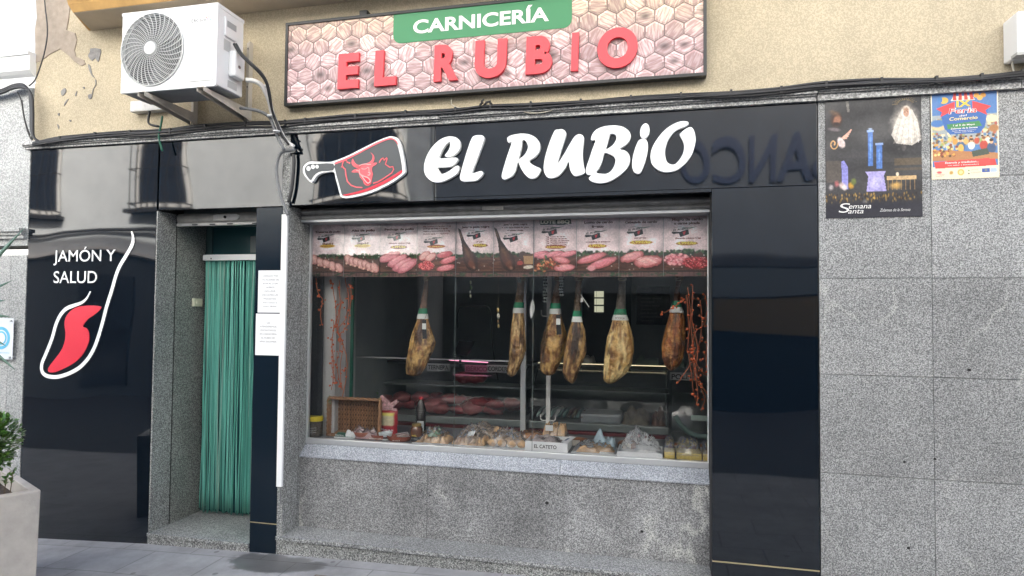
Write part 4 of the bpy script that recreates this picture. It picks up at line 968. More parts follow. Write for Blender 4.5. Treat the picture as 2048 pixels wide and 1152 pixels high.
for k, (u, v, col) in enumerate([(.12, .71, 'a35a5a'), (.06, .74, 'b0a8a8'), (.17, .73, 'c9b0a8'), (.27, .73, 'b98a2c'), (.2, .74, 'd8c8c0'), (.3, .70, '5d6a2a')]): c.ell(u, v, .035, .035, col, 0, .6, .9, .6, k)
rq = np.random.RandomState(2)
for k in range(150): c.ell(rq.rand(), .80+.07*rq.rand(), .010, .016, ['9a7a3a', '5d4526', '241c18', 'c29a4a', '3a3030'][rq.randint(5)], 0, .6, .8)
c.mix(np.clip((c.v-.84)/.06, 0, 1), '23232c'); c.ell(.41, .865, .04, .02, '8e8e90', 0, .8, .6, .9, 3)
c.grain(.35, 60, 80, 5)
q = MB(); warp = lambda u, v: -.0045*(.5+.5*math.sin(v*17+u*2.3))*(.35+.65*u)*(1-v*.5)-.0015*math.sin(u*9+v*5)
c.grid(q, X0, X1, Z1, Z0, -.004, warp)
o = build('holy_week_poster', q, m_print_g, None, smooth='all', loc=(X0, -.004, Z0)); tag(o, 'large dark poster with floodlit blue tower and white script, on the granite', 'poster')
W, H = X1-X0, Z1-Z0; q = MB()
text(q, 'S', X0+.13*W, X0+.235*W, Z0+.045*H, .075*H, -.0125, (.75, .74, .72), shear=.25, bold=-.005)
text(q, 'emana', X0+.235*W, X0+.47*W, Z0+.075*H, .040*H, -.0125, (.75, .74, .72), shear=.3)
text(q, 'anta', X0+.23*W, X0+.39*W, Z0+.035*H, .040*H, -.0125, (.75, .74, .72), shear=.3)
text(q, 'Zalamea de la Serena', X0+.56*W, X0+.87*W, Z0+.045*H, .024*H, -.0125, (.6, .6, .58), shear=.3)
build('lettering', q, m_print, o)

# fair poster
a, b = P(1861, 190, -.003), P(1996, 182, -.003); X0, X1, Z1, Z0 = a.x, b.x, P(1928, 182, -.003).z, P(1928, 357, -.003).z
c = Cv(150, 200, 'e9dcc0'); c.rect(.02, .015, .98, .985, '3f6fb0')
c.mix(np.clip(.38-c.v, 0, .38)*1.2*(c.u > .02)*(c.u < .98), '2a59a8'); c.mix(((c.v > .27) & (c.v < .62) & (c.u > .02) & (c.u < .98))*.55, 'cdbb94')
rq = np.random.RandomState(4); pal = ['c98b3a', '2f5f9e', 'b5402c', 'e8d3a0', '5e3a24', '86a05a', 'd9a25a', '274a7a', 'e9e1cc', '7c4a2a']
for k in range(190): c.ell(.03+.94*rq.rand(), .30+.33*rq.rand(), .02+.02*rq.rand(), .012+.012*rq.rand(), pal[rq.randint(10)], rq.rand()*180, .4, .85)
for u, v, r1, col in ((.12, .40, .12, 'd8b98a'), (.1, .36, .12, '2b62ac'), (.9, .33, .11, 'ead9ae'), (.93, .44, .08, '9a6238')): c.ell(u, v, r1, .05, col, 0, .3)
def man(u, v, s_, shirt, hair='3a2318', apron=None):
    c.ell(u, v+.055*s_, .055*s_, .05*s_, shirt, 0, .2); 
    if apron: c.ell(u+.005, v+.07*s_, .035*s_, .04*s_, apron, 0, .2)
    c.ell(u, v, .024*s_, .022*s_, 'd9a27c', 0, .3); c.ell(u, v-.013*s_, .026*s_, .015*s_, hair, 0, .3)
for k in range(8): man(.36+.08*k, .53, .8, pal[(k*3) % 10])
man(.28, .565, 1.25, '9db4cc', 'e0b860', '6b4a38'); man(.44, .56, 1.35, '31527f', '231812', 'd8a24a'); man(.78, .56, 1.2, 'a83028', '6a3b20'); man(.89, .59, 1.35, '27406b', '2a1c18'); man(.60, .57, 1.0, 'e6e0d0')
c.poly([(.02, .66), (.4, .68), (.98, .72), (.98, .79), (.02, .79)], 'b06c38', .9)
for k in range(34): c.ell(.04+.35*rq.rand(), .60+.14*rq.rand(), .024, .016, ['7a2f22', 'd6973e', '8f6a3a', 'e4c77a', '46301c'][rq.randint(5)], 0, .3)
c.poly([(.6, .69), (.83, .66), (.86, .73), (.62, .755)], '2c3a34')
c.rect(.02, .86, .98, .985, 'eadbc0')
c.poly([(.13, .21), (.85, .21), (.80, .42), (.72, .49), (.28, .49), (.2, .42)], '2154a4')        # blue shield
for sx in (0, 1):
    f = lambda p: [((x if not sx else .98-x), y) for x, y in p]
    c.poly(f([(.08, .19), (.36, .12), (.36, .21), (.14, .29), (.17, .235)]), 'd02c34')
c.poly([(.34, .06), (.62, .06), (.66, .11), (.30, .11)], 'e8e2d4')
for k in range(4): c.poly([(.34+.08*k, .02), (.38+.08*k, .02), (.385+.085*k, .105), (.33+.085*k, .105)], 'c8332f')
c.ell(.2, .1, .07, .04, 'd8a640'); c.ell(.14, .09, .04, .04, '2c6ab4'); c.ell(.68, .06, .045, .03, 'd9933a'); c.ell(.78, .06, .045, .03, 'c8832e'); c.ell(.73, .09, .045, .03, 'e0a148')
c.poly([(.24, .375), (.72, .35), (.76, .41), (.25, .43)], '2d7a44')
c.poly([(.04, .80), (.94, .785), (.96, .86), (.06, .875)], 'cf3035'); c.poly([(.12, .795), (.86, .775), (.88, .845), (.13, .865)], 'd8383c')
c.ell(.12, .92, .05, .018, 'd84a55', 0, .5); c.ell(.30, .925, .035, .025, 'b98b3c', 0, .5, 1, .6, 3); c.ell(.44, .925, .055, .04, 'd2a24a', 0, .2); c.ell(.44, .925, .035, .025, 'e6c88a', 0, .3)
c.rect(.55, .90, .57, .915, '4a8a4a'); c.rect(.55, .935, .57, .95, '222222'); c.rect(.75, .89, .86, .935, '24459a'); c.rect(.87, .89, .96, .935, '9fb6dc'); c.ell(.805, .9125, .03, .015, 'c9b04a', 0, .9, .6)
c.mix(np.full(c.u.shape, .13), 'e8cf96'); c.grain(.12, 70, 90, 3); q = MB(); c.grid(q, X0, X1, Z1, Z0, -.004, lambda u, v: -.002*math.sin(u*4+v*3))
o = build('fair_poster', q, m_print, None, smooth='all', loc=(X0, -.004, Z0)); tag(o, 'small colourful poster of a market crowd with red ribbons, right of the dark poster', 'poster')
W, H = X1-X0, Z1-Z0; q = MB(); Wc = (.8, .78, .74); yy = -.0072
for s_, u0, u1, v, h, col, sh, bd in (('IX', .38, .60, .185, .075, (.75, .52, .06), 0, .03), ('Feria', .26, .68, .26, .068, (.78, .76, .72), .2, .05), ('Feria', .265, .675, .258, .064, (.6, .02, .04), .2, .0), ('del', .42, .53, .295, .02, Wc, .1, .01), ('Comercio', .27, .69, .335, .038, (.78, .66, .3), .1, .02),
      ('1 al 3 de Mayo', .33, .65, .402, .020, Wc, 0, .02), ('Zalamea de la Serena', .29, .69, .437, .019, Wc, 0, .02), ('Pabellón Municipal Serena Plaza', .31, .67, .460, .010, Wc, 0, .01), ('Horario: 12:00 a 21:00 h', .35, .63, .478, .010, Wc, 0, .01),
      ('Esencia y tradicion...', .20, .70, .827, .022, Wc, .2, .02), ('con sabor a Extremadura', .24, .70, .853, .012, Wc, .2, .01), ('JUNTA DE', .585, .69, .912, .012, (.15, .15, .15), 0, 0), ('EXTREMADURA', .585, .73, .945, .012, (.15, .15, .15), 0, 0), ('DIPUTACIÓN', .05, .19, .955, .009, (.5, .05, .08), 0, .01), ('DE BADAJOZ', .06, .18, .972, .009, (.5, .05, .08), 0, .01)):
    text(q, s_, X0+u0*W, X0+u1*W, Z1-v*H, h*H, yy-(.0008 if col[0] == .6 else 0), col, shear=sh, bold=bd, rise=.008*W)
build('lettering', q, m_print, o)

# clear plaque with blue emblem, on stand-offs
a, b = P(-20, 636, -.03), P(28, 636, -.03); z1, z0 = a.z, P(20, 719, -.03).z
T = thing('acrylic_plaque', ((a.x+b.x)/2, -.03, z0), 'white acrylic plaque with pale blue round emblem on the neighbour’s granite', 'plaque')
q = MB(); q.box(a.x-.1, b.x, -.034, -.028, z0, z1); build('plate', q, mat('acrylic_white', (.66, .70, .74), .15), T, bevel=.002)
q = MB(); cc = P(2, 676, -.035)
for r0_, r1_ in ((.095, .070), (.058, .045)):
    o_ = [(cc.x+r0_*math.cos(t), cc.z+r0_*math.sin(t)) for t in [2*math.pi*k/32 for k in range(32)]]; i_ = [(cc.x+r1_*math.cos(t), cc.z+r1_*math.sin(t)) for t in [2*math.pi*k/32 for k in range(32)]]
    q.prism([o_, i_[::-1]], -.0365, -.0345)
text(q, 'CENTRO', cc.x-.02, b.x-.03, z0+.05, .010, -.0362); build('emblem', q, mat('pale_blue', (.10, .42, .62), .4), T)
q = MB()
for z in (z0+.02, z1-.02): q = MB(); q.lathe((b.x-.02, .0, z), [(.009, 0), (.009, -.045), (.006, -.048)], 12, axis='y'); build('standoff', q, m_alu, T)


# thermostat-like box on the door jamb
a = P(402, 597, .3); q = MB(); q.box(-3.94, -3.915, .40, .50, P(402, 613, .45).z, P(402, 597, .45).z); q.box(-3.9149, -3.905, .42, .49, P(402, 608, .45).z, P(402, 602, .45).z)
tag(build('jamb_box', q, mat('ivory', (.55, .54, .42), .4), loc=(-3.94, .4, 1.9), bevel=.002), 'small ivory plastic box on the granite jamb left of the curtain', 'box')

# ------------------------------------------------------------------ strand curtain
T = thing('strand_curtain', (-3.48, .5, .12), 'green plastic strand curtain hanging in the doorway from a white rail', 'curtain')
q = MB(); q.box(-3.90, -3.05, .47, .52, 2.298, 2.348); build('rail', q, m_white, T, bevel=.003)
q = MB(); a = P(422, 517, .468); q.lathe((a.x, .47, a.z), [(.006, 0), (.006, -.002)], 10, axis='y'); build('rail_hole', q, m_joint, T)
ms = [mat('strand_green_%s' % n_, c_, .35, bump=None) for n_, c_ in (('a', (.12, .40, .33)), ('b', (.16, .46, .39)), ('c', (.08, .31, .25)), ('d', (.26, .42, .36)))]
r_ = random.Random(5); N_ = 100
for k in range(N_):
    x = -3.893+.80*k/(N_-1)
    if abs(x+3.525) < .006: continue
    x += r_.uniform(-.002, .002); y = .5+r_.uniform(-.012, .012); end = .14+r_.uniform(-.014, .03)+(.06*r_.random() if k % 11 == 5 else 0)
    drift = -.012*(k % 9-4)/4+r_.uniform(-.012, .012)+(r_.uniform(-.045, .045) if k % 7 == 3 else 0); sw = r_.uniform(-.02, .02)*(1 if k % 3 else 2.2)
    pts = []
    for j in range(13):
        t = j/12; z = 2.30-(2.30-end)*t
        pts.append((x+drift*t*.9+.004*math.sin(t*9+k*.7)*t+sw*max(0, t-.8)*4*max(0, t-.8), y+.005*math.sin(t*7+k), z))
    q = MB(); q.tube(pts, .0043, 6); 
    build('strand', q, ms[r_.choice([0, 0, 0, 1, 1, 2, 3])] , T, smooth='all')

# ------------------------------------------------------------------ pavement drain cover
zg = gz(-2.2, -.35); a = PZ(630, 1150, zg+.004); b_ = PZ(672, 1142, zg+.004)
q = MB(); q.box(a.x, b_.x+.02, a.y-.14, a.y+.01, zg-.05, zg+.004)
T = thing('drain_cover', ((a.x+b_.x)/2, a.y-.06, zg), 'small rusty square cover set in the pavement below the long step', 'drain cover'); build('frame', q, mat('rusty_frame', (.16, .12, .085), .8, var=(30, .4)), T)
q = MB(); q.box(a.x+.015, b_.x+.005, a.y-.125, a.y-.005, zg-.04, zg+.0065); build('lid', q, mat('lid_grey', (.20, .18, .16), .8, var=(40, .4)), T)

# ------------------------------------------------------------------ planter with shrub, seedlings and a spiky plant
zt = P(82, 980, -1.0).z; c1 = P(82, 980, -1.0); c2 = PZ(-10, 996, zt); d1 = Vector((c2.x-c1.x, c2.y-c1.y, 0)).normalized(); d2 = Vector((-1, .08, 0)).normalized()
# c1 right corner, the long sides run out of frame to the left
A0 = Vector((c1.x, c1.y, 0)); e1 = d1*.62; e2 = Vector((-d1.y, d1.x, 0)).normalized(); e2 = (e2 if e2.x < 0 else -e2)
pc = [A0, A0+e1, A0+e1+e2*.9, A0+e2*.9]
def quadprism(mb, poly, z0, z1, flare=0):
    cen = sum(poly, Vector())/4; n = 4
    vs = [(*(cen+(p-cen)*(1-flare)).xy, z0) for p in poly]+[(*p.xy, z1) for p in poly]
    mb.add(vs, [(0, 1, 2, 3)[::-1], (4, 5, 6, 7)]+[(i, (i+1) % 4, (i+1) % 4+4, i+4) for i in range(4)])
cen = sum(pc, Vector())/4; T = thing('concrete_planter', (cen.x, cen.y, gz(cen.x, cen.y)), 'square beige concrete planter at the bottom left corner', 'planter')
q = MB(); n = 4; zb = gz(cen.x, cen.y)-.02
inn = [cen+(p-cen)*.84 for p in pc]
vs = [(*(cen+(p-cen)*.97).xy, zb) for p in pc]+[(*p.xy, zt) for p in pc]+[(*p.xy, zt) for p in inn]+[(*p.xy, zt-.12) for p in inn]
fs = [(3, 2, 1, 0)]
for i in range(4):
    j = (i+1) % 4
    fs += [(i, j, j+4, i+4), (i+4, j+4, j+8, i+8), (i+8, j+8, j+12, i+12)]
q.add(vs, fs); build('trough', q, m_concrete, T, bevel=.008)
q = MB(); q.add([(*p.xy, zt-.09) for p in inn], [(0, 1, 2, 3)]); build('soil', q, mat('soil', (.05, .035, .025), .95, var=(20, .5), bump=(30, 1, .03)), T)
m_leaf = mat('shrub_leaf', (.075, .17, .035), .38, attr='Col', var=(40, .2)); m_bark = mat('bark', (.10, .07, .045), .9)
def leaf(mb, c, d, up, L, Wd, col):
    d = d.normalized(); s_ = d.cross(up)
    if s_.length < 1e-4: s_ = d.orthogonal()
    s_.normalize(); n_ = s_.cross(d)
    pts = [c, c+d*L*.3+s_*Wd*.8+n_*Wd*.2, c+d*L*.7+s_*Wd+n_*Wd*.25, c+d*L, c+d*L*.7-s_*Wd+n_*Wd*.25, c+d*L*.3-s_*Wd*.8+n_*Wd*.2, c+d*L*.5]
    mb.add(pts, [(0, 1, 6), (1, 2, 6), (2, 3, 6), (3, 4, 6), (4, 5, 6), (5, 0, 6)], col)
def rleafcol(): k = r_.uniform(.55, 1.5); return (k*r_.uniform(.85, 1.25), k, k*r_.uniform(.7, 1.1))
sb = P(-28, 880, -1.15); Cc = P(-20, 882, -1.2)
T = thing('round_shrub', (Cc.x, Cc.y, zt-.09), 'clipped round green shrub growing in the concrete planter', 'shrub')
q = MB(); q.tube([(Cc.x, Cc.y, zt-.1), (Cc.x+.01, Cc.y, zt), (Cc.x, Cc.y+.01, Cc.z)], [.015, .012, .008], 7)
for k in range(14):
    v = Vector((r_.gauss(0, 1), r_.gauss(0, 1), r_.gauss(.3, 1))).normalized(); q.tube([(Cc.x, Cc.y, Cc.z-.08), Vector((Cc.x, Cc.y, Cc.z))+v*.09], [.005, .002], 5)
build('stem', q, m_bark, T)
q = MB()
for k in range(1700):
    v = Vector((r_.gauss(0, 1), r_.gauss(0, 1), r_.gauss(0, 1))).normalized(); f_ = mnoise.noise(v*2.6)
    if r_.random() < .5 and f_ < -.28: continue
    R_ = (.155+.03*f_)*(r_.random()**.32); c_ = Vector((Cc.x, Cc.y, Cc.z))+Vector((v.x*R_, v.y*R_, v.z*R_*1.12))
    leaf(q, c_, (v+Vector((r_.uniform(-.7, .7), r_.uniform(-.7, .7), r_.uniform(-.2, .9)))), Vector((0, 0, 1)), r_.uniform(.022, .034), r_.uniform(.010, .014), rleafcol())
build('crown', q, m_leaf, T, smooth='all')
for pp, hh, lab in (((18, 0), .12, 'small seedling with few upright leaves beside the planter rim'), ((6, 0), .09, 'smallest leafy sprout in the planter soil')):
    bx = PZ(pp[0], 992, zt-.05); T = thing('seedling', (bx.x, bx.y, zt-.09), lab, 'plant', 'seedlings in the planter')
    q = MB(); tip = Vector((bx.x+.03, bx.y, zt+hh)); q.tube([(bx.x, bx.y, zt-.1), (bx.x+.012, bx.y, zt), tip], [.004, .003, .002], 5); build('stem', q, m_bark, T)
    q = MB()
    for k in range(9):
        t = .35+.65*k/8; c_ = Vector((bx.x, bx.y, zt-.02)).lerp(tip, t); an = k*2.4; leaf(q, c_, Vector((math.cos(an), math.sin(an), .8)), Vector((0, 0, 1)), .04, .011, rleafcol())
    build('leaves', q, m_leaf, T)
# spiky plant standing left, out of frame; leaf tips reach into view
sp = P(-110, 640, -1.35); T = thing('spiky_plant', (sp.x, sp.y, zt-.09), 'tall spiky plant whose grey-green leaf tips reach in at the left edge', 'plant')
q = MB(); q.tube([(sp.x, sp.y, zt-.1), (sp.x+.01, sp.y, sp.z-.2), (sp.x, sp.y, sp.z)], [.03, .028, .03], 9); build('trunk', q, m_bark, T)
m_blade = mat('agave_blade', (.085, .16, .115), .5, var=(12, .2))
tips = [P(51, 454, -1.3), P(22, 634, -1.35), P(34, 743, -1.4), P(12, 692, -1.3), P(12, 600, -1.4)]
for k in range(9): an = 1.2+k*.55; tips.append(Vector((sp.x+.42*math.cos(an), sp.y+.3*math.sin(an), sp.z+r_.uniform(-.2, .5))))
for tp in tips:
    q = MB(); b0 = Vector((sp.x, sp.y, sp.z)); mid = b0.lerp(tp, .55)+Vector((0, 0, .035)); n_ = 9; L = []; 
    for j in range(n_):
        t = j/(n_-1); p = b0*(1-t)**2+mid*2*t*(1-t)+tp*t*t; wd = .024*(1-t**2.2)+.0006; L.append((p, wd))
    vs = []
    for p, wd in L:
        dd = (tp-b0).normalized(); s_ = dd.cross(Vector((0, 1, 0.1))).normalized(); s2 = Vector((0, 1, 0))
        vs += [p+s_*wd, p+s2*wd*.35-s_*0, p-s_*wd, p-s2*wd*.25]
    fs = [(4*i+a_, 4*i+(a_+1) % 4, 4*i+4+(a_+1) % 4, 4*i+4+a_) for i in range(n_-1) for a_ in range(4)]
    q.add(vs, fs); build('leaf', q, m_blade, T, smooth='all')
# ------------------------------------------------------------------ price posters in the top of the window
YP = .352
SH = .853                                             # top of the display shelf
def scene_bg(seed, board=.60):
    c = Cv(84, 130, 'd2bfbf'); c.a *= (.80+.42*vnoise(130, 84, 4, 6, seed, 4))[..., None]
    d = np.hypot((c.u-.5)/.75, (c.v-.35)/.62); c.a *= np.clip(1.22-.42*d**2, .6, 1.2)[..., None]
    wood = vnoise(130, 84, 3, 40, seed+3, 3)
    c.mix((c.v > board)*1.0, '4a2e24'); c.mix((c.v > board)*np.clip((wood-.45)*2.4, 0, .6), '7a5444')
    c.rect(0, .90, 1, .925, '1d1210'); c.mix((c.v > .925)*1.0, '6d5048'); c.mix((c.v > .925)*np.clip((vnoise(130, 84, 40, 3, seed+5, 2)-.4)*2, 0, .8), '33221e')
    r = np.random.RandomState(seed+9)
    for k in range(46):
        u = r.rand(); v = board-.03+.06*r.rand()+.05*abs(u-.5); c.ell(u, v, .04+.03*r.rand(), .018+.012*r.rand(), ['1f3520', '2f4c2c', '3f5f38', '16281a'][r.randint(4)], r.rand()*180, .5, .9, .6, k)
    for k in range(14): c.ell(r.rand()*.3+(.72 if k % 2 else 0), .93+.05*r.rand(), .05, .018, ['1f3520', '2f4c2c'][r.randint(2)], 0, .5, .8, .6, k)
    for k in range(9): c.ell(r.rand(), .62+.26*r.rand(), .018, .012, 'dcd6ca', 0, .3, .8)
    return c
def chicken(c, n, seed):
    for k in range(n): c.meat(.14+.72*k/(n-1), .67+.16*k/(n-1)+.015*(k % 2), .17, .075, 'dba9a0', 62-10*(k % 3), seed+k, 'f0cfc6', 'a56a66'); c.ell(.08+.72*k/(n-1), .74+.15*k/(n-1), .035, .025, 'e3b29c', 0, .3)
def art(kind, seed):
    c = scene_bg(seed)
    if kind == 'legs': chicken(c, 5, seed)
    if kind == 'wings': chicken(c, 7, seed)
    if kind == 'breast':
        for u, v, a_ in ((.25, .63, -20), (.48, .70, -30), (.62, .77, -32), (.74, .80, -34)): c.meat(u, v, .33, .085, 'e29aa0', a_, seed+int(u*50), 'f4c3c4', 'b8646c')
    if kind == 'mix':
        for u, v in ((.2, .62), (.35, .65)): c.meat(u, v, .18, .07, 'dca79e', -40, seed+int(u*9))
        c.meat(.72, .60, .22, .06, 'c8646c', -12, seed+2); c.meat(.82, .70, .24, .06, 'dd8088', -20, seed+3); c.meat(.75, .84, .26, .06, 'e08c92', -12, seed+4)
        mince(c, .25, .80, .22, .085, seed)
    if kind in ('ham', 'ham2'):
        o_ = 0 if kind == 'ham' else -.05
        c.poly([(.06+o_, .14), (.13+o_, .16), (.24+o_, .36), (.38+o_, .50), (.56+o_, .72), (.60+o_, .86), (.46+o_, .91), (.30+o_, .84), (.20+o_, .62), (.16+o_, .40)], '2a1812')
        c.ell(.40+o_, .70, .19, .20, '2e1a14', -22, .2)
        c.ell(.37+o_, .66, .14, .22, '4e2f24', -22, .4, 1, .6, seed); c.ell(.30+o_, .55, .06, .18, '7a5638', -24, .7, .6, .9, seed+1); c.ell(.44+o_, .78, .10, .09, '6e4030', -20, .5, .9, .9, seed+2); c.ell(.14+o_, .26, .025, .10, '6b5240', -18, .4, .9)
        c.ell(.50+o_, .84, .05, .04, 'b98a70', 0, .6, .7, .8, seed+3)
        if kind == 'ham2':
            c.ell(.72, .62, .10, .07, '4a3834', 30, .2); c.ell(.66, .76, .12, .065, '3a2624', -10, .2); c.ell(.66, .76, .09, .05, '9c4038', -10, .4, 1, .8, 5); c.poly([(.74, .63), (.97, .60), (.98, .78), (.76, .78)], 'a8845e'); c.rect(.76, .6, .97, .64, '5b4536'); c.ell(.86, .83, .14, .035, 'ddd3c0', -5, .3, 1, .5, 6)
    if kind == 'bbq':
        for k in range(5): c.meat(.12+.17*k, .62+.02*(k % 2), .24, .05, 'dd8a92', -14, seed+k, 'f3b9bc', 'a85a62')
        c.meat(.65, .72, .22, .06, 'dc8c90', 15, seed+7); c.meat(.72, .85, .27, .065, 'e29ca0', -5, seed+8)
        r = np.random.RandomState(3)
        for k in range(60): c.ell(.30+.22*r.randn()*.7, .80+.05*r.randn(), .045, .016, ['a8523a', 'd07a50', '7a3424', 'e09a70', '3f5f38'][r.randint(5)], r.rand()*180, .3)
    if kind == 'loin':
        c.meat(.35, .69, .38, .065, 'dd858e', -18, seed, 'f2bcbe'); c.meat(.62, .77, .38, .075, 'e0868f', -20, seed+1, 'f4c0c2'); c.ell(.36, .85, .11, .055, 'e8a0a4', 0, .3, 1, .3, 2)
    if kind == 'neck':
        c.meat(.30, .67, .30, .08, 'e09a9a', -18, seed); c.meat(.66, .75, .35, .10, 'e29e9c', -8, seed+1)
        for k in range(9): c.ell(.45+.05*k, .70+.02*(k % 4), .07, .008, 'f6dcd4', -25+5*k, .5, .8, .8, k)
    if kind == 'mince':
        r = np.random.RandomState(9)
        c.ell(.3, .73, .3, .11, '8c4448', 0, .2)
        for k in range(80): a_ = r.rand()*6.28; q_ = r.rand()**.5; c.ell(.28+.26*q_*math.cos(a_), .72+.09*q_*math.sin(a_), .04, .022, ['e08a90', 'f0b0b0', 'cf6a74'][r.randint(3)], r.rand()*180, .4)
        mince(c, .70, .77, .30, .11, seed)
    c.grain(.25, 50, 70, seed+20); return c
def mince(c, u, v, a, b, seed):
    r = np.random.RandomState(seed); c.ell(u, v+.01, a, b, '7e2628', 0, .2)
    for k in range(150): t = r.rand()*6.28; q_ = r.rand()**.5; c.ell(u+a*.93*q_*math.cos(t), v+b*.93*q_*math.sin(t), .028, .008, ['e0565c', 'c23a42', 'f28a88', 'a32c34'][r.randint(4)], r.rand()*180, .4)
DK = (.10, .012, .010); BR = (.20, .03, .02); OR_ = (.78, .50, .06)
def logo(q, f, u, v, y):
    """little shop mark: cleaver, name and green swash; f maps (u, v) -> (x, z)"""
    F2 = lambda pts: [f(a_, b_) for a_, b_ in pts]
    x0, z = f(u-.17, v+.045); x1, _ = f(u+.19, v); H = abs(f(0, 0)[1]-f(0, 1)[1]); W = f(1, 0)[0]-f(0, 0)[0]
    q.prism([F2([(u-.19, v+.075), (u-.17, v+.055), (u-.01, v+.06), (u+.17, v+.02), (u+.19, v+.10), (u, v+.145), (u-.03, v+.085), (u-.15, v+.095)])], y-.0006, y, (.02, .02, .022), back=False)
    q.prism([F2([(u+.05, v+.065), (u+.12, v+.045), (u+.10, v+.10), (u+.07, v+.11)])], y-.0011, y, (.5, .04, .05), back=False)
    a_ = f(u-.16, v+.05); b_ = f(u+.15, v+.02); text(q, 'EL RUBIO', a_[0], b_[0], a_[1], H*.032, y-.0016, (.03, .025, .025), shear=.35, bold=.03, rise=.012)
    a_ = f(u-.14, v-.005); b_ = f(u+.03, v); text(q, 'CARNICERÍA', a_[0], b_[0], a_[1], H*.010, y-.0006, (.06, .05, .05), rise=.006)
    q.prism([F2([(u+.02, v-.012), (u+.2, v-.005), (u+.36, v-.02), (u+.22, v+.008), (u+.1, v+.006)])], y-.0006, y, (.03, .12, .07), back=False)
PX = [620, 688, 760, 834, 911, 987, 1068, 1153, 1238, 1327, 1421]
SPEC = [
 ('legs', [('Traseros de pollo', .15, .90, .155, .030, DK)], (.40, .20), [('2kgx6€', .36, .70, .385, .028, (.2, .07, .03))], ('1kg sale a 3,00€', .32, .70, .43, OR_, (.5, .2, .03)), 'price poster of raw chicken legs at the far left of the window'),
 ('wings', [('Alas de pollo', .2, .86, .145, .036, DK)], (.40, .20), [('2kgx5€', .36, .70, .385, .028, (.2, .07, .03))], ('1kg sale a 2,50€', .32, .70, .43, (.8, .66, .12), (.5, .2, .03)), 'price poster of chicken wings, two from the window’s left edge'),
 ('breast', [('Pechuga de pollo', .12, .92, .135, .034, DK)], (.38, .19), [('(llevando mínimo 2 kg)', .24, .82, .385, .020, BR)], ('6,49€/kg', .32, .70, .465, (.16, .03, .01), (.8, .62, .1)), 'price poster of big pink chicken breasts'),
 ('mix', [('2kg muslos + 2 kg alas · 1 kg', .15, .88, .085, .018, BR), ('pechuga de pollo + 1 kg de', .15, .80, .130, .018, BR), ('magro o carne picada + 1 kg', .15, .86, .175, .018, BR), ('chuleta aguja = 1 kg lomo', .15, .82, .225, .018, BR)], (.36, .29), [], ('31,99€/lote', .30, .70, .465, (.35, .05, .01), (.8, .5, .1)), 'price poster of mixed meats with a pile of mince, four printed text lines on top'),
 ('ham', [('Jamón pata negra', .16, .90, .135, .028, DK)], (.48, .20), [('desde', .55, .75, .395, .020, BR)], ('99€/ud.', .48, .82, .465, (.16, .03, .01), (.8, .62, .1)), 'price poster with one whole dark ham on its own'),
 ('ham2', [('Jamón pata negra', .24, .84, .105, .026, DK), ('+ 1/2 caña lomo ibérico', .2, .88, .155, .020, DK), ('+ queso oveja', .34, .74, .205, .020, DK)], (.42, .26), [], None, 'price poster with ham beside sausage and cheese'),
 ('bbq', [('LOTE BBQ', .15, .84, .100, .048, (.78, .76, .62))], (.36, .17), [('1kg  Lomo de cerdo', .28, .74, .335, .017, BR), ('1kg  Panceta de cerdo', .28, .78, .370, .017, BR), ('1kg  Chuleta de cabezada', .28, .84, .405, .017, BR), ('1kg  Pincho adobado', .28, .80, .440, .017, BR), ('1kg  Chorizo o morcilla', .28, .78, .475, .017, BR)], ('29,99€/lote', .30, .72, .515, (.35, .09, .01), (.8, .6, .1)), 'price poster headed in big white capitals, with barbecue meats'),
 ('loin', [('Lomo de cerdo', .18, .86, .115, .036, DK), ('fresco', .36, .64, .185, .034, DK)], (.38, .245), [('x medios o enteros', .22, .80, .430, .020, BR)], ('5,99€/kg', .30, .68, .505, (.42, .11, .01), (.85, .65, .1)), 'price poster of two long pork loins'),
 ('neck', [('Cabezada de cerdo', .13, .86, .125, .034, DK)], (.36, .20), [('por piezas', .35, .62, .375, .020, BR)], ('5,99€/kg', .28, .72, .455, (.42, .16, .01), (.85, .68, .1)), 'price poster of two marbled pork neck pieces'),
 ('mince', [('Magro de cerdo', .18, .84, .100, .036, DK), ('o carne picada', .22, .78, .160, .034, DK)], (.36, .22), [('(llevando mínimo 2 kg)', .25, .80, .395, .020, BR)], ('4,99€/kg', .30, .70, .485, (.35, .15, .02), (.85, .68, .1)), 'price poster of diced pork beside red mince, far right of the window'),
]
zt_l, zt_r = P(620, 443, YP).z-.0, P(1420, 425, YP).z
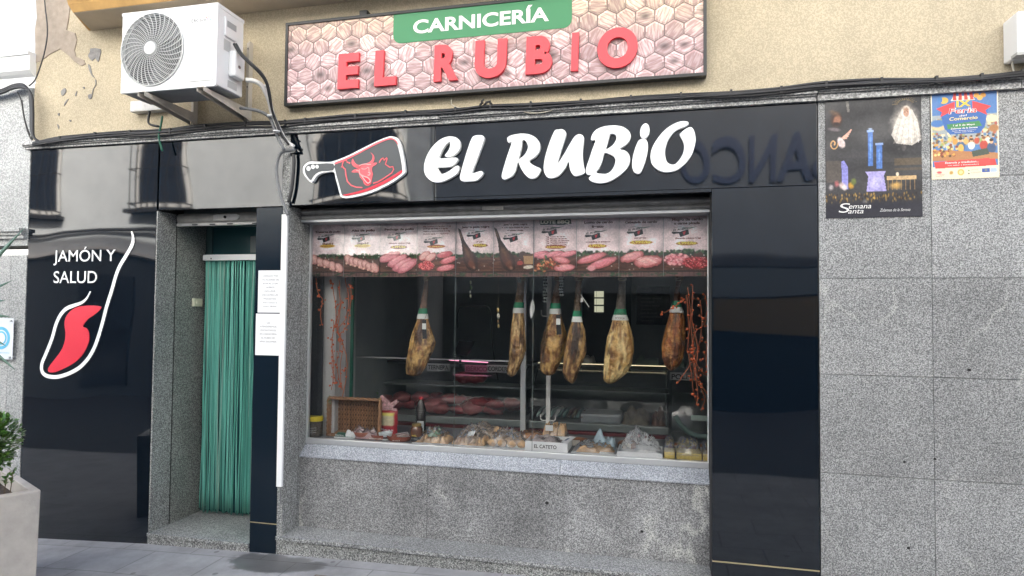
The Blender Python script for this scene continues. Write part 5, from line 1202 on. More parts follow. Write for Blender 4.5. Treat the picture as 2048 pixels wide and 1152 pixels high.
for k, (kind, heads, lg, mids, price, lab) in enumerate(SPEC):
    x0, x1 = P(PX[k], 500, YP).x+.0012, P(PX[k+1], 500, YP).x-.0012
    z1 = 2.578-(.012 if k < 4 else .004 if k in (4, 5) else 0); z0 = P(PX[k], 554, YP).z+(0 if k % 3 else .004)
    c = art(kind, 30+k*7)
    if k == 6: c.poly([(.13, .045), (.86, .03), (.88, .11), (.7, .13), (.14, .12)], '2b3b30')
    if price: c.ell((price[1]+price[2])/2, price[3]-.016, (price[2]-price[1])*.62, .034, tuple(v**(1/2.2) for v in price[4]), 0, .12)
    q = MB(); c.grid(q, x0, x1, z1, z0, YP, lambda u, v: .0015*math.sin(v*5+k))
    o = build('price_poster', q, m_print_m, None, smooth='all', loc=(x0, YP, z0)); tag(o, lab, 'poster', 'price posters along the top of the window')
    W, H = x1-x0, z1-z0; f = lambda u, v: (x0+u*W, z1-v*H); q = MB(); y = YP-.0035
    for s_, u0, u1, v, h, col in heads+mids: text(q, s_, x0+u0*W, x0+u1*W, z1-v*H, h*H*1.2, y, col, bold=.045)
    if price: text(q, price[0], x0+price[1]*W, x0+price[2]*W, z1-price[3]*H, (.045 if '/kg' in price[0] or '/ud' in price[0] else .026)*H, y-.0005, price[5], bold=.04)
    logo(q, f, lg[0], lg[1], y); build('print', q, m_print_m, o)

# ------------------------------------------------------------------ hams hanging from the rail
m_ham = mat('ham_skin', (1, 1, 1), .38, attr='Col', var=(34, .38), bump=(34, .9, .02)); m_grn = mat('band_green', (.01, .20, .09), .5); m_tagw = mat('tag_white', (.62, .63, .6), .6); m_tagb = mat('tag_black', (.012, .012, .012), .4)
m_rope = mat('rope', (.28, .22, .15), .9)
def ham(crop, rows, Y, lab, seed, tone, bandy, flat=.62, stamp=False, blacktag=None, lean=0):
    s_, ox, oy = crop; rows = [(oy+a_/s_, ox+b_/s_, ox+c_/s_) for a_, b_, c_ in rows]
    ys = [r[0] for r in rows]; N_ = 96; top = ys[0]; bot = ys[-1]
    R = []
    for i in range(N_):
        y = top+(bot-top)*i/(N_-1); l = np.interp(y, ys, [r[1] for r in rows]); rr_ = np.interp(y, ys, [r[2] for r in rows])
        A_, B_ = P(l, y, Y), P(rr_, y, Y); R.append((A_.x, B_.x, (A_.z+B_.z)/2))
    # smooth widths
    T = thing('cured_ham', ((R[-1][0]+R[-1][1])/2, Y, R[-1][2]), lab, 'ham', 'cured hams hanging in the window')
    q = MB(); n = 56; vs = []; cs = []
    fat = np.array(lin(tone[0])); mid_ = np.array(lin(tone[1])); dk = np.array(lin(tone[2])); leg = np.array(lin(tone[3]))
    L_ = len(R); zb_ = P(700, bandy, Y).z
    for i, (xa_, xb_, z) in enumerate(R):
        w = (xb_-xa_)/2; cx = (xa_+xb_)/2; t = i/(L_-1)
        if i == L_-1: w *= .5
        if i == L_-2: w *= .85
        for k in range(n):
            a_ = 2*math.pi*k/n; d = Vector((math.cos(a_), math.sin(a_), 0)); pp = Vector((cx*7+d.x*1.0, d.y*1.3, z*5.2+seed))
            nz_ = mnoise.noise(pp*1.4)*.5+mnoise.noise(pp*3.6)*.28+mnoise.noise(pp*8)*.12
            low = max(0, min(1, (t-.35)*4)); k_ = 1+.27*nz_*low+(.06*nz_)
            dep = w*(flat+.15*low)
            vs.append((cx+w*(k_ if abs(d.x) < .8 else 1+.35*(k_-1))*d.x, Y+dep*k_*d.y, z))
            n1 = mnoise.noise(pp*2.1+Vector((9, 3, 1)))+.45*mnoise.noise(pp*6.5)+.25*mnoise.noise(pp*15)
            n2 = mnoise.noise(pp*1.1+Vector((2, 8, 5)))+.5*mnoise.noise(Vector((pp.x*6, pp.y*6, pp.z*1.6)))
            c_ = fat+(mid_-fat)*max(0, min(1, .5+n1*2.6)); c_ = c_+(dk-c_)*max(0, min(.95, (n2+.02)*2.8)); c_ = c_+(np.array((.10, .035, .018))-c_)*max(0, min(.7, (mnoise.noise(pp*2.9+Vector((4, 4, 9)))-.22)*4)); hi = max(0, min(.6, (nz_-.16)*3)); c_ = c_+(fat*1.25-c_)*hi
            u_ = max(0, min(1, (z-zb_+.02)/.06)); c_ = c_*(1-u_)+leg*(.75+.6*abs(n1))*u_
            if t > .95: c_ = c_*.6+np.array((.09, .05, .03))*.4
            cs.append(tuple(np.clip(c_, .005, .9)))
    q.v = vs; q.c = cs; q.usec = True
    q.f = [(i*n+k, (i+1)*n+k, (i+1)*n+(k+1) % n, i*n+(k+1) % n) for i in range(L_-1) for k in range(n)]+[tuple(range(n)), tuple((L_-1)*n+k for k in range(n))[::-1]]
    body = build('meat', q, m_ham, T, smooth='all')
    # shank and hoof reaching up behind the posters, rope to the rail
    xa_, xb_, z = R[0]; cx = (xa_+xb_)/2; w = (xb_-xa_)/2
    q = MB(); q.tube([(cx, Y, z-.01), (cx-.006+lean, Y, z+.07), (cx+.004+lean*2, Y, z+.13)], [w*.95, w*.8, w*.55], 10); build('shank', q, mat('shank_brown', lin(tone[3]), .6, var=(30, .3)), T, smooth='all')
    q = MB(); zz = min(z, 2.22)
    for j in range(3): q.tube([(cx+(w+.006)*math.cos(t), Y+(w*.8+.006)*math.sin(t), z+.005+.014*j+.01*math.sin(t+j)) for t in [2*math.pi*m_/12 for m_ in range(13)]], .0045, 5)
    q.tube([(cx, Y-w*.8, z+.03), (cx-.015, Y, z+.14), (cx, .71, 2.31)], .004, 5); build('rope', q, m_rope, T)
    # green band with white label
    def ring(za, zb2, M, name, grow=1.06):
        q = MB(); n2 = 20; vs = []
        for zz in (za, zb2):
            xs0 = np.interp(-zz, [-r[2] for r in R], [r[0] for r in R]); xs1 = np.interp(-zz, [-r[2] for r in R], [r[1] for r in R])
            for k in range(n2): a_ = 2*math.pi*k/n2; w2 = (xs1-xs0)/2*grow+.002; vs.append(((xs0+xs1)/2+w2*math.cos(a_), Y+w2*(flat+.1)*math.sin(a_), zz))
        q.add(vs, [(k, k+n2, (k+1) % n2+n2, (k+1) % n2) for k in range(n2)]); return build(name, q, M, T, smooth='all')
    ring(zb_+.045, zb_, m_grn, 'green_band'); ring(zb_, zb_-.042, m_tagw, 'white_label', 1.08)
    fr_ = lambda px_, py_: P(px_, py_, Y-.11)
    if blacktag:
        a_ = fr_(*blacktag); q = MB()
        q.prism([[(a_.x-.018, a_.z), (a_.x+.016, a_.z+.004), (a_.x+.024, a_.z-.15), (a_.x-.014, a_.z-.155)]], Y-.115, Y-.112, back=True); bt = build('black_tag', q, m_tagb, T)
        q = MB(); q.box(a_.x-.017, a_.x+.016, Y-.1165, Y-.1155, a_.z-.075, a_.z-.028); build('white_patch', q, m_tagw, bt)
        q = MB(); q.tube([(a_.x, Y-.113, a_.z), (a_.x-.004, Y-.05, a_.z+.05)], .002, 4); build('string', q, m_rope, bt)
    if stamp:
        a_ = P(1240, 642, Y-.13); q = MB()
        text(q, 'F.IV', a_.x-.028, a_.x+.028, a_.z-.035, .030, Y-.128, (.05, .015, .01)); text(q, 'JAMÓN', a_.x-.035, a_.x+.035, a_.z+.045, .018, Y-.125, (.06, .02, .012)); text(q, 'BODEGA', a_.x-.035, a_.x+.035, a_.z+.012, .018, Y-.126, (.06, .02, .012)); build('stamp', q, m_print_m, T)
    return T
C7 = (3.2, 600, 560); C8 = (3.032, 1000, 560)
drk = ('b8925a', '73502f', '2a1a12', '66503c')
ham(C7, [(0, 797, 822), (60, 790, 821), (130, 775, 815), (190, 765, 812), (225, 756, 815), (260, 748, 822), (330, 722, 843), (400, 706, 864), (450, 697, 853), (500, 689, 828), (560, 681, 803), (600, 682, 778), (615, 698, 758)], .70, 'cured ham with black tag hanging alone at the left, angled to the right', 3.1, ('cfa868', '96683a', '482e1c', '7d5c48'), 626, blacktag=(849, 640))
ham(C8, [(0, 104, 150), (40, 105, 148), (140, 89, 142), (185, 83, 142), (260, 72, 150), (350, 62, 154), (430, 56, 155), (480, 60, 140), (540, 42, 113), (575, 45, 92), (585, 55, 82)], .72, 'slim cured ham seen edge-on in front of the aluminium upright', 7.3, ('cfae78', '9c7648', '553a24', '7a5f45'), 613, flat=.9)
ham(C8, [(0, 335, 366), (20, 335, 365), (150, 308, 364), (200, 303, 366), (260, 285, 385), (320, 263, 402), (400, 249, 404), (480, 244, 375), (540, 243, 345), (565, 256, 335), (578, 272, 318)], .74, 'cured ham with black tag, left one of the two hams that overlap', 11.9, ('c39c5c', '845a32', '38241a', '6b4a34'), 614, blacktag=(1117, 630))
ham(C8, [(0, 458, 497), (60, 458, 495), (190, 445, 490), (240, 440, 491), (300, 418, 515), (370, 400, 525), (440, 388, 521), (500, 384, 497), (560, 381, 475), (600, 394, 460), (626, 425, 450)], .62, 'dark mottled ham, right one of the two that overlap, white tag on string', 17.4, drk, 628)
ham(C8, [(0, 722, 762), (50, 718, 762), (100, 710, 761), (180, 700, 761), (215, 690, 765), (280, 672, 789), (350, 650, 807), (430, 638, 812), (500, 630, 802), (560, 627, 770), (600, 628, 722), (628, 640, 690)], .70, 'large pale yellow ham with dark stamped writing below its green band', 23.8, ('ecd092', 'd4ab68', 'a0743e', '70655a'), 624, stamp=True, flat=.55)
ham(C8, [(0, 1068, 1104), (60, 1060, 1092), (130, 1048, 1090), (170, 1038, 1102), (240, 1018, 1125), (320, 996, 1127), (400, 983, 1124), (470, 982, 1114), (520, 1000, 1086), (548, 1025, 1056)], .68, 'reddish brown smooth ham hanging by the red berry vines at the right', 31.2, ('b87f40', '98562a', '4c2a18', '5a3018'), 609, flat=.7)
# hanging white tag on the string of the fourth ham
q = MB(); a_, b_ = P(1162, 590, .55), P(1178, 614, .55); q.tube([a_, b_], .003, 5); c_ = P(1164, 600, .548)
q.prism([[(c_.x-.012, c_.z-.02), (c_.x+.01, c_.z-.012), (c_.x+.008, c_.z+.02), (c_.x-.008, c_.z+.016)]], .545, .548)
tag(build('string_tag', q, m_tagw, loc=(c_.x, .55, c_.z)), 'small white tag and pin tied at the dark mottled ham’s shank', 'tag')

# ------------------------------------------------------------------ berry vines
m_vine = mat('vine_orange', (.48, .13, .055), .7); m_berry = mat('berry_orange', (.60, .13, .045), .45, var=(60, .3))
bm = MB(); bm.ball((0, 0, 0), .0085, 8, 5, nz=.1); bme = None
def vines(paths, Y, label, nb, grp='berry vines in the window', spread_=.022, only=None):
    global bme
    x_, z_ = P(*paths[0][-1], Y).x, P(*paths[0][-1], Y).z
    T = thing('berry_vine', (x_, Y, z_), label, 'vine', grp); allp = []
    for k, pts in enumerate(paths):
        q = MB(); sm = smooth_loop([(a_, b_, Y+.012*math.sin(k*2+i)) for i, (a_, b_) in enumerate(pts)], 4, False)
        p3 = [P(a_+r_.uniform(-.8, .8), b_, y) for a_, b_, y in sm]; q.tube(p3, .0032, 5); build('vine', q, m_vine, T, smooth='all'); allp += p3
    base = Vector(T['_o'])
    for k in range(nb):
        p = allp[r_.randrange(len(allp))]+Vector((r_.gauss(0, spread_*.5), r_.gauss(0, .012), r_.gauss(0, .012)))
        if bme is None:
            q = MB(); q.ball(base, .0085, 8, 5, nz=.1); o = build('berry', q, m_berry, T, smooth='all'); bme = o.data
        else: o = bpy.data.objects.new('berry', bme); COL.objects.link(o); o.parent = T
        o.location = p-base; s_ = r_.uniform(.65, 1.25); o.scale = (s_, s_, s_)
r_ = random.Random(21)
vines([[(662, 558), (668, 590), (672, 640), (664, 680), (668, 740), (662, 780)], [(690, 556), (698, 600), (690, 640), (676, 660), (690, 700), (694, 740), (684, 795)], [(678, 560), (680, 610), (672, 650), (686, 690), (680, 740), (684, 780)], [(700, 570), (702, 600), (694, 650), (678, 670)], [(668, 640), (664, 690), (664, 735), (672, 765)], [(684, 600), (676, 650), (680, 690), (674, 730), (682, 775)]], .47,
      'dense orange berry vine hanging down the white column at the left', 95)
vines([[(632, 556), (636, 585), (645, 600), (641, 625), (644, 650)]], .40, 'short sparse berry vine at the far left edge of the window', 14, spread_=.012)
vines([[(1376, 575), (1380, 620), (1384, 680), (1388, 740), (1396, 790), (1392, 810)], [(1386, 570), (1384, 640), (1396, 700), (1390, 750), (1404, 780), (1410, 800), (1402, 822)], [(1368, 600), (1350, 612), (1336, 622), (1328, 626)], [(1400, 600), (1404, 640), (1398, 690), (1380, 730), (1366, 750), (1354, 768)], [(1410, 590), (1418, 650), (1412, 720), (1420, 760)], [(1372, 590), (1378, 650), (1376, 700), (1384, 760), (1390, 800)], [(1382, 700), (1400, 740), (1418, 752)], [(1414, 620), (1408, 650), (1392, 662), (1384, 690)], [(1388, 720), (1398, 760), (1416, 790)]], .46,
      'long tangled orange berry vine at the right end of the window', 98)

# ------------------------------------------------------------------ small things hanging in the window
def ornament(pts, r0, Y, label, cols):
    T = thing('hanging_ornament', tuple(P(*pts[-1], Y)), label, 'ornament', 'small ornaments hanging in the window')
    q = MB(); t_ = P(pts[0][0], 560, Y); q.tube([(t_.x, Y, 2.31), P(*pts[0], Y)], .0012, 4); build('thread', q, m_rope, T)
    q = MB()
    for k, (a_, b_) in enumerate(pts): c_ = P(a_, b_, Y); q.ball(c_, r0*(1+.3*math.sin(k*2)), 8, 6, col=cols[k % len(cols)], sc=(.7, .7, 1.2))
    build('beads', q, m_print, T)
ornament([(941, 565), (942, 575), (940, 584), (941, 592)], .012, .6, 'short string of pale beads under the dark ham poster', [(.5, .5, .35), (.2, .3, .15), (.6, .6, .5)])
ornament([(996, 620), (997, 632), (996, 643), (997, 652)], .014, .6, 'pale brown and white ornament left of the slim ham', [(.5, .36, .15), (.6, .55, .45), (.35, .2, .1)])
T = thing('hanging_ornament', tuple(P(1064, 635, .6)), 'white leaf-shaped ornament right of the slim ham', 'ornament', 'small ornaments hanging in the window')
q = MB(); q.prism([pl([(1066, 598), (1069, 612), (1068, 624), (1062, 636), (1060, 622), (1062, 608)], .6, 2)], .598, .602); build('blade', q, m_tagw, T)
q = MB(); t_ = P(1066, 598, .6); q.tube([(t_.x, .6, 2.31), (t_.x, .6, t_.z)], .0012, 4); build('thread', q, m_rope, T)
def beads(pa, pb, lab, Y=.66):
    T = thing('bead_rope', tuple(P(*pb, Y)), lab, 'rope', 'black and white ropes hanging in the window')
    for dx in (-.012, .012):
        q = MB(); a_, b_ = P(*pa, Y), P(*pb, Y); n = 26
        for k in range(n+1):
            p = Vector((a_.x+dx, Y, 2.30)).lerp(Vector((b_.x+dx*.6, Y, b_.z)), k/n); q.ball(p+Vector((.004*math.sin(k*2.2), .004*math.cos(k*2.2), 0)), .0085, 6, 4, col=((.015, .015, .015) if k % 2 else (.45, .47, .43)))
        build('strand', q, m_print, T)
beads((1091, 556), (1090, 603), 'black and white twisted rope doubled over, between the slim ham and the tagged ham'); beads((1124, 556), (1122, 590), 'black and white twisted rope beside the tagged ham’s shank', .60)
beads((1036, 540), (1038, 563), 'black and white twisted rope wound over the slim ham’s shank', .62)

# ------------------------------------------------------------------ goods on the display shelf
def at(px, py): return PZ(px, py, SH)               # where something standing on the shelf shows its foot
def hgt(foot, py): return P(1000, py, foot.y).z-SH
m_film = film('plastic_film', (.92, .93, .92), .07, .12, clear=.99); m_film2 = film('crinkled_film', (.95, .96, .97), .12, .12, refl=1.1, clear=.99)
m_wicker = mat('wicker', (.28, .145, .07), .6, attr='Col'); m_glassj = film('jar_glass', (.6, .6, .5), .05, .02)
m_card = mat('white_card', (.80, .81, .81), .6); m_clay = mat('terracotta', (.30, .085, .05), .6, var=(15, .15)); m_bread = mat('bread_crust', (.66, .42, .22), .7, var=(14, .35), bump=(30, .5, .01))
# jar of dark brown things with yellow lid
f0 = Vector((P(631, 870, .42).x, .42, SH)); rj = .056; hj = .165
T = thing('glass_jar', tuple(f0), 'squat glass jar with bright yellow lid at the left corner of the shelf', 'jar')
q = MB(); q.lathe(f0, [(rj*.95, 0), (rj, .01), (rj, .115), (rj*.93, .13)], 24); build('glass', q, m_glassj, T, smooth=True)
q = MB(); q.lathe(f0, [(rj*.9, .004), (rj*.93, .012), (rj*.93, .112), (rj*.8, .118)], 20); build('contents', q, mat('dark_nuts', (.13, .09, .055), .5, var=(70, .8), bump=(60, 1, .02)), T, smooth=True)
q = MB(); q.lathe(f0, [(rj*1.04, .127), (rj*1.06, .131), (rj*1.06, .155), (rj*1.0, .163), (0, .164)], 28); build('lid', q, mat('lid_yellow', (.72, .56, .02), .35), T, smooth=True)
q = MB(); 
for k_ in range(3): text(q, ('Aceitunas', 'negras', 'aliñadas')[k_], f0.x-.032, f0.x+.04, SH+.066-.018*k_, .011, f0.y-rj-.0015, (.6, .6, .58), rise=.01)
build('label_print', q, m_print, T)
# wicker tray standing on its edge, open side to the street
YB = .47; A_, B_ = P(657, 800, YB), P(760, 800, YB); bx0, bx1 = A_.x, B_.x; bz0, bz1 = SH+.004, P(700, 797, YB).z; dpt = .11
T = thing('wicker_tray', ((bx0+bx1)/2, YB+.05, SH), 'wicker tray basket stood on edge, its woven inside facing the street', 'basket')
q = MB(); W_, H_ = bx1-bx0, bz1-bz0; nu = 33; nv = 15; fr_ = .03
for i in range(nu):
    x = bx0+fr_+(W_-2*fr_)*(i+.5)/nu; pts = [(x+.0015*math.sin(j*1.3+i), YB+dpt-.016-.010*(1 if (i+j//2) % 2 else -1)*(.5+.5*math.sin(j*math.pi/2)), bz0+fr_+(H_-2*fr_)*j/24) for j in range(25)]
    k_ = r_.uniform(.7, 1.25); q.tube(pts, .0052, 5, (k_, k_*.95, k_*.85))
build('woven_bottom', q, m_wicker, T, smooth='all')
q = MB(); q.box(bx0+.02, bx1-.02, YB+dpt-.004, YB+dpt, bz0+.02, bz1-.02, (.35, .3, .28)); build('backing', q, m_wicker, T)
q = MB()
for s_ in range(7):
    yy = YB+.01+s_*.014; ins = .006+.003*s_
    lp = [(bx0+ins, bz0+ins), (bx1-ins, bz0+ins), (bx1-ins, bz1-ins), (bx0+ins, bz1-ins)]; pts = []
    for a_, b_ in zip(lp, lp[1:]+lp[:1]):
        for j in range(16): t = j/16; pts.append((a_[0]*(1-t)+b_[0]*t, yy+.004*math.sin((j+s_)*3.1), a_[1]*(1-t)+b_[1]*t))
    pts.append(pts[0]); k_ = r_.uniform(.75, 1.1); q.tube(pts, .0075, 5, (k_, k_*.95, k_*.88))
build('woven_sides', q, m_wicker, T, smooth='all')
q = MB()
for s_ in range(3):
    pts = []; lp = [(bx0, bz0), (bx1, bz0), (bx1, bz1), (bx0, bz1)]
    for a_, b_ in zip(lp, lp[1:]+lp[:1]):
        for j in range(20):
            t = j/20; ph = j*.95+s_*2.1; pts.append((a_[0]*(1-t)+b_[0]*t+.008*math.cos(ph), YB-.002+.008*math.sin(ph), a_[1]*(1-t)+b_[1]*t+.008*math.cos(ph)))
    pts.append(pts[0]); q.tube(pts, .0065, 6, (1.25-.15*s_,)*3)
build('plaited_rim', q, m_wicker, T, smooth='all')
# little green sprigs on the tray corners
for (px_, py_), lab in (((757, 793), 'tiny green sprig on the tray’s upper right corner'), ((658, 800), 'dark green sprig on the tray’s upper left corner')):
    c_ = P(px_, py_, YB); q = MB()
    for k in range(16): leaf(q, c_+Vector((r_.gauss(0, .008), 0, r_.gauss(.01, .02))), Vector((r_.uniform(-1, 1), r_.uniform(-.6, .2), r_.uniform(-.3, 1))), Vector((0, 0, 1)), .018, .006, (.7, .8, .8))
    tag(build('sprig', q, m_leaf, None, loc=tuple(c_)), lab, 'sprig', 'sprigs on the tray')
def pillow(mb, x0, x1, y0, y1, z0, z1, col=None, nz=.15, seed=0, n=12):
    """soft packet shape"""
    c_ = Vector(((x0+x1)/2, (y0+y1)/2, (z0+z1)/2)); k = len(mb.v); h = (z1-z0)/2; vs = []; fs = []
    for j in range(n+1):
        for i in range(n+1):
            u, v = i/n*2-1, j/n*2-1; e = max(0, 1-abs(u)**4)*max(0, 1-abs(v)**4); q_ = 1+nz*4*mnoise.noise(Vector((u*2.3+seed, v*2.3, seed*.7)))
            vs.append((c_.x+u*(x1-x0)/2, c_.y+v*(y1-y0)/2, z0+.002+2*h*(e**.5)*q_))
    fs = [(j*(n+1)+i, j*(n+1)+i+1, (j+1)*(n+1)+i+1, (j+1)*(n+1)+i) for j in range(n) for i in range(n)]
    mb.add(vs, fs, col)
# packets in front of the tray
q = MB(); xa_, xb_ = P(669, 873, .40).x, P(706, 873, .40).x
T = thing('sausage_packet', (xa_, .40, SH), 'flat white and green food packet lying before the wicker tray', 'packet')
q.box(xa_, xb_, .395, .455, SH+.0005, SH+.012); build('white_side', q, m_card, T); q = MB(); q.add([(xa_, .395, SH+.013), (xb_, .395, SH+.013), (xb_, .46, SH+.036), (xa_, .46, SH+.036)], [(0, 1, 2, 3)]); build('green_top', q, mat('pack_green', (.02, .12, .08), .35), T)
q = MB(); text(q, 'Iberitos', xa_+.01, xa_+.085, SH+.020, .014, .392, (.7, .72, .7), bold=.02); build('lettering', q, m_print, T)
T = thing('ham_packet', (P(725, 872, .43).x, .43, SH), 'clear packet of pink sliced ham leaning in the wicker tray', 'packet')
q = MB(); xa_, xb_ = P(703, 872, .42).x, P(754, 872, .42).x
pillow(q, xa_, xb_, .40, .46, SH+.003, SH+.05, None, .35, 3); build('slices', q, mat('sliced_pink', (.50, .26, .25), .45, var=(25, .4)), T, smooth='all')
q = MB(); pillow(q, xa_-.004, xb_+.004, .395, .465, SH+.001, SH+.058, None, .4, 3); build('wrapper', q, m_film, T, smooth='all')
q = MB(); xa_, xb_ = P(690, 873, .43).x, P(718, 873, .43).x; pillow(q, xa_, xb_, .40, .44, SH+.003, SH+.035, None, .4, 8); tag(build('white_packet', q, m_card, None, smooth='all', loc=(xa_, .42, SH)), 'crumpled white packet between the green packet and pink slices', 'packet')
# clay dishes
for k, (pa, pb, py, dd, lab) in enumerate(((704, 741, 877, .015, 'leftmost of the three terracotta dishes, tipped up behind'), (738, 772, 880, .0, 'small middle terracotta dish with white writing'), (772, 821, 881, .0, 'widest terracotta dish, right one of three'))):
    Yd = .385+.035; c_ = Vector(((P(pa, py, Yd).x+P(pb, py, Yd).x)/2, Yd, SH)); rd = (P(pb, py, Yd).x-P(pa, py, Yd).x)/2
    T = thing('clay_dish', (c_.x, c_.y+.02, SH), lab, 'dish', 'terracotta dishes')
    q = MB(); q.lathe(c_+Vector((0, .02, .001+dd)), [(rd*.78, 0), (rd*.9, .008), (rd, .034), (rd*1.0, .038), (rd*.93, .038), (rd*.85, .014), (0, .012)], 32, sy=.62); build('bowl', q, m_clay, T, smooth=True)
    if k: 
        q = MB(); n_ = 'morcilla' if k == 1 else 'sal'; w_ = rd*(.8 if k == 1 else .3)
        text(q, n_, c_.x-w_, c_.x+w_, SH+.010, .010, Yd+.02-rd*.62*.985-.003, (.7, .66, .6), bold=.01); build('lettering', q, m_print, T)
# red snack bag
Yb = .55; xa_, xb_ = P(760, 830, Yb).x, P(795, 830, Yb).x
T = thing('snack_bag', ((xa_+xb_)/2, Yb, SH), 'tall red and clear snack bag with twisted white top, beside the wicker tray', 'bag')
def bagmesh(z0, z1, col_f, x0=xa_, x1=xb_, th=.03):
    q = MB(); n = 20; m_ = 10
    for s_ in (-1, 1):
        vs = []; 
        for j in range(n+1):
            for i in range(m_+1):
                u = i/m_*2-1; v = j/n; e = (1-abs(u)**3)*(1-abs(v*2-1)**6); w_ = 1-.06*math.sin(v*9)*0
                vs.append((x0+(x1-x0)*(u*w_+1)/2+.006*mnoise.noise(Vector((v*4, s_, 0))), Yb+s_*(th*e+.001)+.006*mnoise.noise(Vector((u*3, v*8, s_))), z0+(z1-z0)*v))
        k = len(q.v); q.v += vs; q.c += [col_f((i/m_), (j/n)) for j in range(n+1) for i in range(m_+1)]; q.usec = True
        q.f += [(k+j*(m_+1)+i, k+j*(m_+1)+i+1, k+(j+1)*(m_+1)+i+1, k+(j+1)*(m_+1)+i)[::s_*-1] for j in range(n) for i in range(m_)]
    return q
def colf(u, v):
    if .42 < v < .86 and .08 < u < .85: k = .5+.5*mnoise.noise(Vector((u*14, v*16, 1))); return (.35+.3*k, .33+.25*k, .22+.15*k) if v < .76 else (.6, .55, .12)
    return (.30, .01, .02)
ztop = P(775, 818, Yb).z
build('bag_body', bagmesh(SH+.001, ztop, colf), m_print_g, T, smooth='all')
q = MB(); t0 = P(762, 792, Yb); t1 = P(796, 806, Yb)
pts = [(xa_, ztop-.01), (xa_-.004, t0.z-.03), (t0.x, t0.z), (t0.x+.012, t0.z+.01), (P(782, 806, Yb).x, P(782, 806, Yb).z), (P(793, 799, Yb).x, P(793, 799, Yb).z), (P(797, 804, Yb).x, P(797, 804, Yb).z), (P(785, 816, Yb).x, P(785, 816, Yb).z), (xb_-.01, ztop+.005), (xb_-.004, ztop-.01)]
q.prism([pts], Yb-.012, Yb+.01); build('twisted_top', q, mat('bag_white_red', (.60, .35, .35), .4, var=(45, .8)), T)
q = MB(); text(q, 'Pipas Tijuana'[:5], xa_+.012, xb_-.02, SH+.055, .018, Yb-.0335, (.65, .6, .6), bold=.02); q.box(xa_+.02, xb_-.04, Yb-.033, Yb-.031, SH+.012, SH+.028, (.6, .6, .6)); build('print', q, m_print, T)
# white tub
Yt = .46; c_ = Vector((P(771, 868, Yt).x, Yt, SH)); rt = .052
T = thing('plastic_tub', tuple(c_), 'low white round tub with clear lid in front of the red bag', 'tub'); q = MB(); q.lathe(c_, [(rt*.85, 0), (rt, .045), (rt*1.06, .047), (rt*1.06, .054), (rt*.9, .055), (rt*.88, .050), (0, .050)], 28); build('tub', q, mat('tub_white', (.60, .66, .66), .4), T, smooth=True)
q = MB(); q.lathe(c_+Vector((0, 0, .012)), [(rt*.89, 0), (rt*.95, .016)], 28); build('printed_band', q, mat('tub_dark_print', (.10, .05, .05), .5, var=(50, .9)), T)
# flat labelled packs
for k, (px_, py_, ang, lab) in enumerate(((806, 861, .5, 'white and grey sachet leaning behind the tub'), (808, 868, .2, 'white sachet with checked black border right of the tub'))):
    Yk = .50-.05*k; c_ = P(px_, py_, Yk); q = MB(); d_ = Vector((math.cos(ang*.5), 0, math.sin(ang*.4))); n_ = Vector((-d_.z*.5, .6, .5)).normalized()
    T = thing('sachet', (c_.x, Yk, SH), lab, 'sachet', 'sachets beside the tub')
    q.obox((c_.x, Yk, SH+.033-.012*k), d_*.052, n_*.002, d_.cross(n_)*.028); build('pack', q, m_card, T)
    q = MB()
    for j in range(9): q.obox(Vector((c_.x, Yk, SH+.033-.012*k))+d_*(-.045+.011*j)-n_*.003+d_.cross(n_)*.02, d_*.003, n_*.0006, d_.cross(n_)*.004)
    build('border_print', q, m_tagb, T)
# bottle
Yb2 = .74; c_ = Vector((P(842, 800, Yb2).x, Yb2, SH)); hb = P(842, 793, Yb2).z-SH
T = thing('sauce_bottle', tuple(c_), 'dark bottle with red cap and white label behind the honey jar', 'bottle')
q = MB(); q.lathe(c_, [(.040, 0), (.043, .01), (.043, hb*.40), (.038, hb*.47), (.042, hb*.55), (.041, hb*.68), (.024, hb*.86), (.017, hb*.9), (.017, hb*.93)], 24); build('body', q, mat('dark_pet', (.025, .018, .016), .12), T, smooth=True)
q = MB(); q.lathe(c_, [(.019, hb*.93), (.019, hb*.995), (.015, hb)], 20); build('cap', q, mat('cap_red', (.55, .03, .04), .4), T)
q = MB(); q.box(c_.x-.012, c_.x+.045, Yb2-.0475, Yb2-.0455, SH+.02, SH+.115); build('label', q, mat('label_grey_print', (.45, .46, .46), .6, var=(60, .4)), T)
q = MB()
for j in range(5): q.lathe(c_+Vector((0, 0, hb*(.44+.05*j))), [(.0432, 0), (.0445, .003), (.0432, .006)], 24)
build('ribs', q, mat('dark_pet_rib', (.05, .05, .05), .15), T, smooth=True)
# honey jar
c_ = Vector((P(833, 880, .43).x, .43, SH)); rh = .046
T = thing('honey_jar', tuple(c_), 'brown honey jar with gold lid and black label in the foreground', 'jar')
q = MB(); q.lathe(c_, [(rh*.85, 0), (rh*.95, .01), (rh*.95, .05), (rh*1.05, .075), (rh*1.02, .105), (rh*.75, .125)], 26); build('glass', q, mat('honey_glass', (.12, .045, .02), .1), T, smooth=True)
q = MB(); q.lathe(c_, [(rh*.78, .125), (rh*.8, .128), (rh*.8, .142), (rh*.7, .145), (0, .146)], 26); build('lid', q, mat('lid_gold', (.42, .30, .12), .35, metal=.6), T, smooth=True)
q = MB(); q.lathe(c_+Vector((0, 0, .012)), [(rh*.97, 0), (rh*.97, .034)], 26); build('label', q, mat('label_black', (.02, .02, .022), .5), T, smooth=True)
q = MB(); text(q, 'MIEL', c_.x-.02, c_.x+.02, SH+.052, .012, c_.y-rh*1.04, (.7, .5, .08), bold=.02); text(q, 'de la Serena', c_.x-.026, c_.x+.026, SH+.03, .007, c_.y-rh*1.0, (.6, .6, .58)); build('lettering', q, m_print, T)

